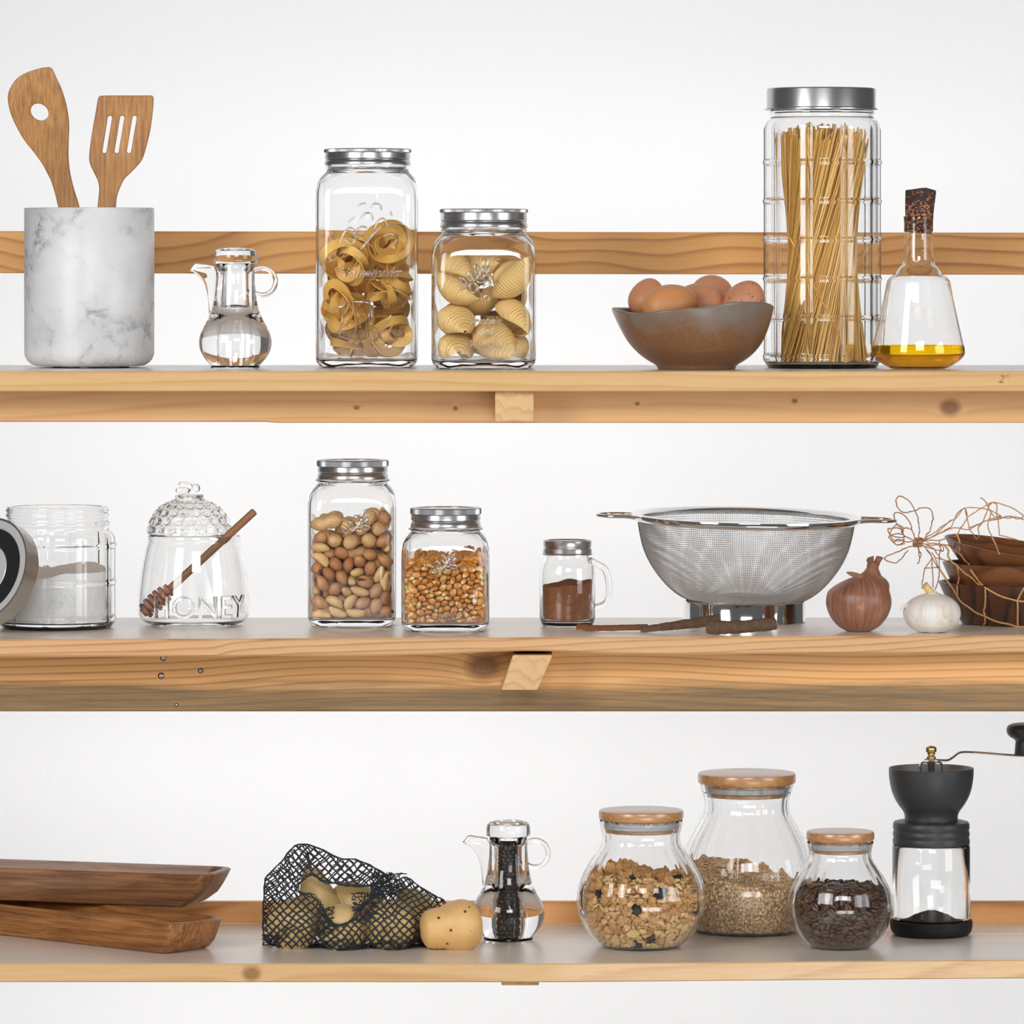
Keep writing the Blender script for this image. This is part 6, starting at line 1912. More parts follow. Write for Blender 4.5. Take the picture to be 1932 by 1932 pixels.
# settled positions of loose food: kind, x, y, z (1/20 mm), rotation (degrees)
BAKE = {
    'nests': [[0,-354,430,671,19,168,-2],[1,423,-445,699,94,0,40],[2,-490,-528,1238,-115,31,-63],[2,505,-477,1813,-33,-14,-110],[1,455,544,1378,-4,-18,7],[0,-449,498,1931,-59,-38,-126],[0,-390,-530,2369,-26,-53,-82],[0,468,-408,2937,37,-76,52],[2,-566,219,3249,98,-148,24],[2,539,554,3401,-97,-25,22],[0,475,-504,4016,98,10,-56],[2,-153,516,4197,-105,-48,113],[1,-538,-505,4372,116,-41,89],[1,-510,391,5113,28,29,-102],[0,405,-196,5057,108,-25,-106],[1,380,536,5744,-131,31,23],[1,-414,-521,5779,59,167,-1]],
    'shells': [[0,-613,-349,385,0,-1,99],[0,611,-47,387,0,5,-107],[0,-166,469,386,0,4,113],[0,218,-622,598,51,31,-38],[0,-627,556,1081,-3,-146,-109],[0,-613,-495,979,-1,15,-66],[0,427,587,969,-169,12,36],[0,614,-446,1072,46,-26,127],[0,-136,120,1528,174,-15,64],[0,-550,-626,1773,-176,30,-25],[0,607,599,1598,-14,-135,-83],[0,599,-605,1947,-179,-46,-17],[0,-621,-519,2282,-17,23,-108],[0,622,293,1903,-26,-24,115],[0,-617,241,2063,85,16,-54],[0,11,-325,2165,-64,74,-55],[0,657,526,2626,28,-30,-91],[0,-78,584,2086,38,-24,-44]],
    'nuts': [[0,758,-702,322,32,-74,84],[2,-757,-539,331,-173,-3,-67],[0,530,-742,461,178,25,42],[1,-519,-285,251,-42,-2,117],[1,806,5,420,19,-94,28],[1,-760,-203,253,-22,-1,88],[1,-660,-808,252,46,-3,178],[1,798,-209,394,48,101,-65],[0,708,-501,509,-28,-135,51],[0,-731,-314,526,-42,21,78],[1,94,-809,324,-132,7,2],[0,554,-66,339,-135,8,-68],[0,289,-48,515,32,-31,151],[0,-697,-742,535,-122,-47,-84],[1,642,-348,262,-68,-1,143],[1,-301,-808,336,-127,26,2],[0,-503,-577,372,-171,-8,-28],[0,384,-587,319,57,80,-92],[0,-422,-48,321,-58,60,103],[0,-748,-684,1265,-21,-113,106],[1,370,-223,262,-67,-1,94],[2,-713,-49,508,35,135,51],[0,-236,-515,301,105,-15,-138],[2,760,-745,642,-3,-10,80],[0,-8,-63,311,-86,-15,89],[0,-741,-487,1054,17,-5,-172],[1,793,-808,989,-69,-84,7],[0,251,-733,531,-63,-25,-81],[0,746,-61,868,-5,-174,-64],[0,-734,-48,940,2,-25,-149],[1,-196,-301,252,-45,-3,-11],[0,451,-363,494,-82,19,143],[1,-375,-737,522,-38,-25,170],[1,-544,-99,691,-56,-35,61],[0,115,-515,312,-97,-31,-56],[1,-781,-608,718,1,21,91],[1,798,-448,1296,-22,3,92],[0,-410,-280,476,-56,43,63],[0,-642,-741,952,29,-1,-98],[0,744,-304,729,34,-28,87],[1,-9,-734,519,65,-57,-41],[0,-304,-64,572,-148,-34,-67],[1,726,-505,817,82,-55,10],[0,-268,-561,570,95,46,66],[0,129,-286,436,125,53,-81],[2,758,-59,1238,166,-12,83],[0,529,-743,782,144,22,-34],[2,-757,-102,1465,53,-56,37],[0,564,-61,686,-5,-3,116],[0,75,-552,593,54,18,49],[0,-5,-67,559,127,7,-112],[0,-735,-310,839,-6,-28,25],[0,-144,-327,561,42,15,-24],[1,570,-72,1198,-22,-114,-26],[0,-568,-502,691,35,38,-57],[0,740,-311,1043,9,144,-108],[2,-430,-60,943,122,-1,73],[0,-370,-723,803,-41,-163,13],[1,174,-806,783,-102,18,1],[0,-127,-63,794,98,0,97],[0,-746,-216,1169,11,-140,91],[1,449,-343,695,57,1,121],[1,735,-567,1657,47,5,100],[0,-439,-274,771,44,-4,-77],[0,279,-62,795,74,10,95],[2,-506,-744,1171,-43,-1,75],[0,153,-313,702,105,25,-94],[1,-148,-666,772,-113,-14,-92],[0,-464,-519,957,-146,7,-59],[2,353,-541,741,-151,11,105],[0,-124,-335,846,-88,11,-90],[1,588,-706,1133,129,-58,-36],[0,716,-732,1467,-47,-10,49],[0,-217,-731,1080,2,-136,124],[2,118,-528,854,83,4,97],[1,-574,-101,1261,-12,59,95],[0,518,-248,957,25,-85,80],[0,56,-57,1008,-76,-59,73],[1,701,-582,1039,-35,-44,-10],[1,-455,-310,997,41,-9,-170],[0,741,-426,1913,114,-14,1],[0,-743,-514,1558,130,-16,-21],[0,222,-298,986,-48,54,-52],[1,-671,-722,1696,-54,0,160],[0,287,-755,985,-53,-68,79],[0,-332,-61,1167,146,-12,66],[0,563,-546,1339,-6,162,-75],[0,578,-281,1257,-13,-151,101],[0,-622,-374,1338,146,-20,33],[1,-724,-119,1674,39,9,-113],[1,-270,-493,961,45,-48,110],[0,386,-489,1059,151,40,-30],[1,-101,-301,1055,86,11,137],[2,-94,-67,1272,37,56,-100],[1,-692,-796,1453,-33,38,-5],[1,361,-119,1069,5,33,110],[0,-758,-352,1866,19,148,-102],[2,-353,-755,1375,-33,-37,29],[0,-366,-512,1294,25,19,74],[0,706,-741,1875,-51,7,-78],[1,198,-138,1203,-74,-10,81],[1,783,-142,1477,-8,0,86],[0,-451,-578,1571,-102,2,-58],[0,706,-79,1971,100,-10,-131],[1,-272,-320,1195,-44,-5,3],[1,46,-673,1023,-104,-19,86],[0,392,-722,1263,15,-139,-78],[2,546,-60,1549,-38,-3,110],[2,-75,-744,1336,10,170,-78],[2,-499,-46,1560,-167,-9,-24],[2,741,-761,2357,8,161,9],[0,-671,-626,1902,-36,-163,7],[0,340,-101,1391,52,34,157],[2,-110,-502,1231,173,-23,41],[1,108,-678,1163,-65,-1,-121],[0,-377,-292,1469,-23,-139,-6],[0,691,-215,1739,104,-37,46],[0,252,-407,1291,163,67,-8],[0,-553,-307,1694,17,-28,83],[2,84,-62,1473,146,26,-4],[0,-230,-62,1502,147,-14,-109],[0,398,-718,1565,88,53,-45],[2,-232,-756,1612,38,-61,-56],[1,-18,-242,1384,81,-162,-6],[0,176,-698,1423,-119,-9,-8],[0,499,-314,1546,-125,72,34],[3,55,-476,1565,71,-70,121],[3,-340,-545,1836,68,40,-30],[3,-377,-87,1862,-179,-73,0],[3,419,-566,1842,-74,-132,-31],[3,252,-122,1787,-56,-54,-101],[3,-546,-710,2260,103,-14,-93],[3,40,-580,1885,144,71,21],[3,634,-542,2166,-56,-45,-50],[3,-148,-545,2150,-70,131,40],[3,-109,-87,2122,-118,-20,-80],[3,291,-299,2160,65,-14,-69],[3,300,-651,2274,30,141,-92],[3,568,-89,2336,119,26,105]],
    'corn': [[0,-711,-790,234,85,0,-46],[0,-497,-561,235,85,0,-134],[0,-335,-561,234,-85,0,46],[0,-201,-711,237,-84,-12,42],[0,-39,-676,237,84,18,-46],[0,347,-793,238,-101,20,105],[0,513,-800,252,-44,-145,19],[0,747,-569,239,104,19,-27],[0,-786,-647,248,116,36,75],[0,-480,-786,256,-154,-44,39],[0,-332,-791,237,-84,-9,-110],[0,-160,-561,236,-99,-10,72],[0,99,-561,234,85,0,-134],[0,322,-551,252,-61,126,-80],[0,450,-664,237,87,18,66],[0,626,-688,235,85,0,163],[0,-651,-563,237,-84,-18,-44],[0,-572,-698,250,-127,-32,33],[0,-218,-806,345,26,40,3],[0,-80,-807,264,29,32,-160],[0,178,-584,326,-94,-22,-139],[0,261,-669,234,85,0,83],[0,600,-545,266,23,-28,177],[0,788,-785,237,99,17,133],[0,-741,-561,331,97,-12,132],[0,-404,-568,339,79,136,-49],[0,-367,-697,310,-78,24,157],[0,-17,-567,317,71,-22,-24],[0,72,-688,298,49,-37,-160],[0,322,-673,343,99,-7,-53],[0,451,-573,318,-75,-5,178],[0,794,-680,309,-100,-21,-14],[0,-660,-679,344,-95,48,-84],[0,-562,-565,340,109,-19,43],[0,-263,-574,333,125,47,42],[0,-130,-694,342,-77,-26,-135],[0,172,-741,323,142,25,31],[0,417,-575,427,83,154,-14],[0,530,-696,339,-114,58,-36],[0,660,-787,314,91,7,-99],[0,-807,-792,325,22,-14,73],[0,-481,-692,378,57,159,-35],[0,-357,-789,416,98,16,115],[0,-149,-560,381,113,-3,134],[0,45,-808,355,-161,101,0],[0,285,-804,353,150,26,-37],[0,661,-653,359,44,8,-3],[0,789,-807,405,-34,138,-23],[0,-791,-554,461,-32,-128,-109],[0,-529,-810,409,-163,101,0],[0,-329,-645,442,94,-8,-56],[0,2,-668,412,85,0,131],[0,160,-683,454,67,13,38],[0,183,-813,455,-6,-151,0],[0,564,-566,400,92,-22,-59],[0,782,-561,363,-63,26,146],[0,-767,-694,433,-108,-20,87],[0,-585,-654,451,84,-1,-4],[0,-440,-558,453,-49,-23,-118],[0,-193,-684,469,133,32,28],[0,40,-791,493,-53,156,-14],[0,264,-569,416,84,2,54],[0,427,-794,380,-43,125,-94],[0,776,-686,446,92,-1,-66],[0,-671,-802,354,42,34,-130],[0,-455,-717,496,83,8,-147],[0,-238,-538,500,-172,48,0],[0,-79,-574,479,80,5,11],[0,66,-541,429,-123,71,49],[0,365,-561,523,71,19,130],[0,608,-792,415,94,-11,47],[0,785,-558,490,46,-19,-16],[0,-808,-793,516,-13,22,-78],[0,-511,-562,550,-103,-17,46],[0,-307,-792,521,-80,13,114],[0,-98,-778,463,-81,-67,-20],[0,42,-661,525,-112,6,14],[0,316,-714,470,89,8,22],[0,648,-650,495,122,-58,-81],[0,808,-695,576,29,123,-44],[0,-788,-634,558,-64,25,-11],[0,-661,-547,521,-21,45,6],[0,-357,-651,559,-95,-36,-131],[0,-158,-784,573,-45,144,29],[0,204,-560,517,-96,-23,51],[0,284,-806,582,15,-43,-33],[0,482,-703,469,-94,9,-48],[0,704,-778,516,75,11,156],[0,-682,-785,499,44,-21,-128],[0,-564,-793,559,-21,16,-123],[0,-272,-801,649,-32,163,-7],[0,-84,-564,590,102,-11,65],[0,87,-571,595,75,-3,-27],[0,311,-559,631,139,-4,-33],[0,529,-571,516,-85,-20,-151],[0,781,-812,637,3,-126,8],[0,-646,-683,573,55,41,-2],[0,-426,-778,599,-98,-6,25],[0,-297,-575,630,-91,-17,-161],[0,-187,-677,623,42,23,63],[0,-16,-793,607,-128,15,34],[0,400,-722,564,90,16,-148],[0,547,-787,532,106,-41,116],[0,779,-551,617,-119,36,54],[0,-782,-735,636,116,6,90],[0,-556,-671,646,67,44,-12],[0,-338,-689,686,81,-38,90],[0,-203,-561,703,60,20,-93],[0,136,-761,614,-50,-14,-31],[0,220,-677,575,68,148,43],[0,615,-561,595,-82,16,48],[0,633,-541,720,-147,-49,-29],[0,-813,-570,691,-5,-125,-91],[0,-447,-559,670,-66,5,-42],[0,-338,-792,767,77,8,69],[0,-30,-691,654,-30,3,180],[0,210,-583,693,-57,4,-94],[0,351,-695,665,-64,-6,-66],[0,463,-594,622,92,-5,2],[0,626,-797,637,36,9,-35],[0,-665,-811,657,-5,178,11],[0,-497,-808,711,-44,116,-30],[0,-211,-561,822,99,-2,134],[0,-125,-654,753,-88,3,-12],[0,-16,-564,689,-95,-8,-97],[0,434,-560,730,82,-11,133],[0,478,-777,659,-100,22,-13],[0,712,-684,642,-48,-58,-35],[0,-683,-565,651,96,19,-57],[0,-489,-674,741,-105,10,8],[0,-289,-690,821,36,-9,-35],[0,-121,-796,709,81,31,68],[0,66,-789,719,83,2,-60],[0,245,-782,713,-71,-172,26],[0,582,-664,681,-98,2,-128],[0,813,-718,756,-175,0,90],[0,-782,-560,826,-99,24,-52],[0,-384,-574,776,-94,-2,169],[0,-378,-570,888,108,6,-32],[0,-165,-794,821,-70,-16,-114],[0,106,-557,770,-73,28,-42],[0,325,-666,772,-126,11,80],[0,542,-645,792,-72,-22,-63],[0,792,-560,745,72,3,135],[0,-698,-688,712,-102,14,-52],[0,-598,-751,790,-68,142,37],[0,-218,-561,932,-88,2,-47],[0,-58,-540,828,0,-48,-11],[0,176,-684,779,84,3,138],[0,407,-791,765,-64,3,-111],[0,439,-563,845,84,-24,71],[0,687,-666,770,-72,-6,-11],[0,-597,-561,741,111,-22,129],[0,-515,-612,833,-74,0,-159],[0,-441,-794,843,-69,-12,-114],[0,-14,-792,819,125,-11,-45],[0,24,-665,795,-31,56,-72],[0,164,-813,834,5,-40,-180],[0,563,-791,756,73,1,42],[0,719,-809,803,-120,-70,-74],[0,-648,-541,884,36,64,-136],[0,-500,-558,951,-61,10,-41],[0,-408,-682,936,-63,46,-48],[0,-227,-791,919,-110,16,76],[0,103,-560,884,-80,9,-46],[0,268,-555,816,-65,-42,-134],[0,686,-664,888,-62,-20,4],[0,775,-567,852,-92,9,-118],[0,-790,-811,759,-162,45,17],[0,-679,-811,885,-65,-70,61],[0,-192,-567,1047,-119,-8,-26],[0,-108,-658,865,-72,11,30],[0,92,-571,995,72,163,16],[0,424,-704,876,-71,17,-14],[0,601,-538,873,-3,-118,0],[0,792,-574,967,108,-24,-16],[0,-790,-720,834,-50,8,159],[0,-650,-673,869,122,-5,-115],[0,-344,-560,1004,90,16,116],[0,-60,-563,958,-108,13,-117],[0,201,-684,889,84,11,-35],[0,306,-794,851,-27,-26,-28],[0,564,-781,865,102,12,150],[0,786,-791,906,59,2,-48],[0,-793,-639,926,-75,-24,132],[0,-629,-559,1018,41,-169,4],[0,-333,-784,991,-62,157,-7],[0,-56,-804,948,5,57,-25],[0,87,-789,948,-30,146,32],[0,260,-813,988,-5,87,0],[0,437,-813,948,-5,80,0],[0,807,-734,1016,38,48,-51],[0,-696,-711,982,-76,-173,-16],[0,-511,-802,948,74,50,84],[0,-320,-686,1073,83,4,-98],[0,-186,-681,986,73,-96,-66],[0,246,-683,991,95,18,51],[0,344,-586,928,88,-6,-11],[0,490,-550,977,31,171,16],[0,673,-560,1013,-59,1,-58],[0,-811,-793,985,0,-160,106],[0,-542,-690,1002,-75,8,-154],[0,-436,-790,1073,-44,144,9],[0,-17,-558,1078,91,-41,66],[0,6,-694,949,46,-8,2],[0,407,-683,994,75,-21,147],[0,558,-677,940,-84,164,-21],[0,666,-779,968,-79,141,-14],[0,-783,-539,1029,6,146,1],[0,-612,-810,1062,78,-70,-69],[0,-320,-789,1166,-89,28,67],[0,-186,-802,1048,-66,41,121],[0,100,-693,1053,86,-11,135],[0,250,-547,1017,-26,-26,-151],[0,570,-622,1053,119,16,-73],[0,679,-738,1077,-106,-6,-13],[0,-792,-659,1066,26,-40,8],[0,-480,-567,1068,69,162,23],[0,-319,-549,1133,-90,55,-98],[0,-52,-691,1078,50,158,-15],[0,144,-575,1115,-61,177,-9],[0,269,-661,1102,81,32,-58],[0,393,-557,1081,38,-171,-43],[0,579,-798,1177,-27,-161,-21],[0,-638,-677,1082,95,-16,-74],[0,-513,-720,1137,-61,-78,117],[0,-198,-692,1134,-54,-9,63],[0,-43,-806,1140,5,-125,-30],[0,277,-541,1173,-72,108,-79],[0,389,-790,1081,127,-26,-53],[0,538,-784,1042,-69,-161,23],[0,712,-559,1138,-56,-9,51],[0,-710,-556,1146,-62,-24,60],[0,-737,-792,1126,61,-1,41],[0,-449,-779,1234,-73,-13,-5],[0,14,-555,1201,-66,-27,40],[0,164,-799,1107,-177,27,49],[0,297,-786,1160,-50,127,6],[0,495,-679,1123,81,141,-4],[0,619,-668,1178,-64,-135,-11],[0,-783,-680,1195,91,-9,138],[0,-628,-670,1195,-70,10,159],[0,-478,-567,1183,102,12,-47],[0,-136,-549,1170,30,123,0],[0,60,-718,1163,-74,-14,94],[0,302,-664,1253,-45,-74,-41],[0,394,-654,1178,-56,159,49],[0,794,-703,1144,76,23,12],[0,-781,-562,1268,-109,-1,-63],[0,-602,-559,1251,52,16,35],[0,-361,-658,1216,104,-136,-7],[0,-158,-801,1223,-44,-24,-133],[0,177,-691,1216,79,26,-17],[0,404,-544,1257,-9,65,-169],[0,537,-545,1169,20,6,6],[0,720,-802,1204,-15,123,-48],[0,-790,-813,1251,-5,-136,0],[0,-452,-569,1296,-106,5,131],[0,-278,-796,1286,58,15,37],[0,-85,-665,1209,96,-34,97],[0,43,-803,1276,74,-47,-65],[0,407,-666,1319,-50,-145,-67],[0,433,-798,1223,44,-164,-42],[0,708,-662,1247,-64,-161,-26],[0,-673,-573,1350,-84,11,-150],[0,-433,-790,1347,83,-9,-57],[0,-234,-601,1242,-106,-18,36],[0,66,-667,1290,-40,21,-128],[0,150,-547,1278,74,68,-127],[0,220,-802,1284,70,-60,128],[0,653,-550,1288,27,8,29],[0,813,-574,1218,-18,106,-101],[0,-710,-702,1298,-101,-23,-45],[0,-612,-811,1220,65,82,-123],[0,-250,-552,1359,36,-11,-15],[0,-83,-711,1310,-92,-27,117],[0,211,-670,1335,-110,22,113],[0,310,-553,1377,72,-44,-57],[0,521,-558,1344,26,-76,16],[0,807,-768,1285,-24,-18,108],[0,-789,-667,1378,-59,-32,-77],[0,-551,-694,1307,-51,39,-17],[0,-321,-657,1324,-93,8,17],[0,18,-560,1336,-53,-33,-78],[0,144,-598,1416,-15,-49,-139],[0,144,-785,1399,-52,-38,-69],[0,555,-810,1334,125,-64,47],[0,780,-613,1345,99,3,-61],[0,-548,-560,1392,-31,-145,-61],[0,-409,-574,1408,103,28,-20],[0,-339,-714,1426,79,174,4],[0,-115,-567,1328,-2,66,-119],[0,24,-761,1396,106,123,9],[0,380,-807,1346,138,-60,29],[0,538,-685,1288,49,24,132],[0,690,-746,1357,111,-19,-13],[0,-780,-545,1437,32,-70,128],[0,-592,-792,1366,61,-25,144],[0,-208,-720,1384,-162,-58,41],[0,-119,-811,1374,22,-137,-18]],
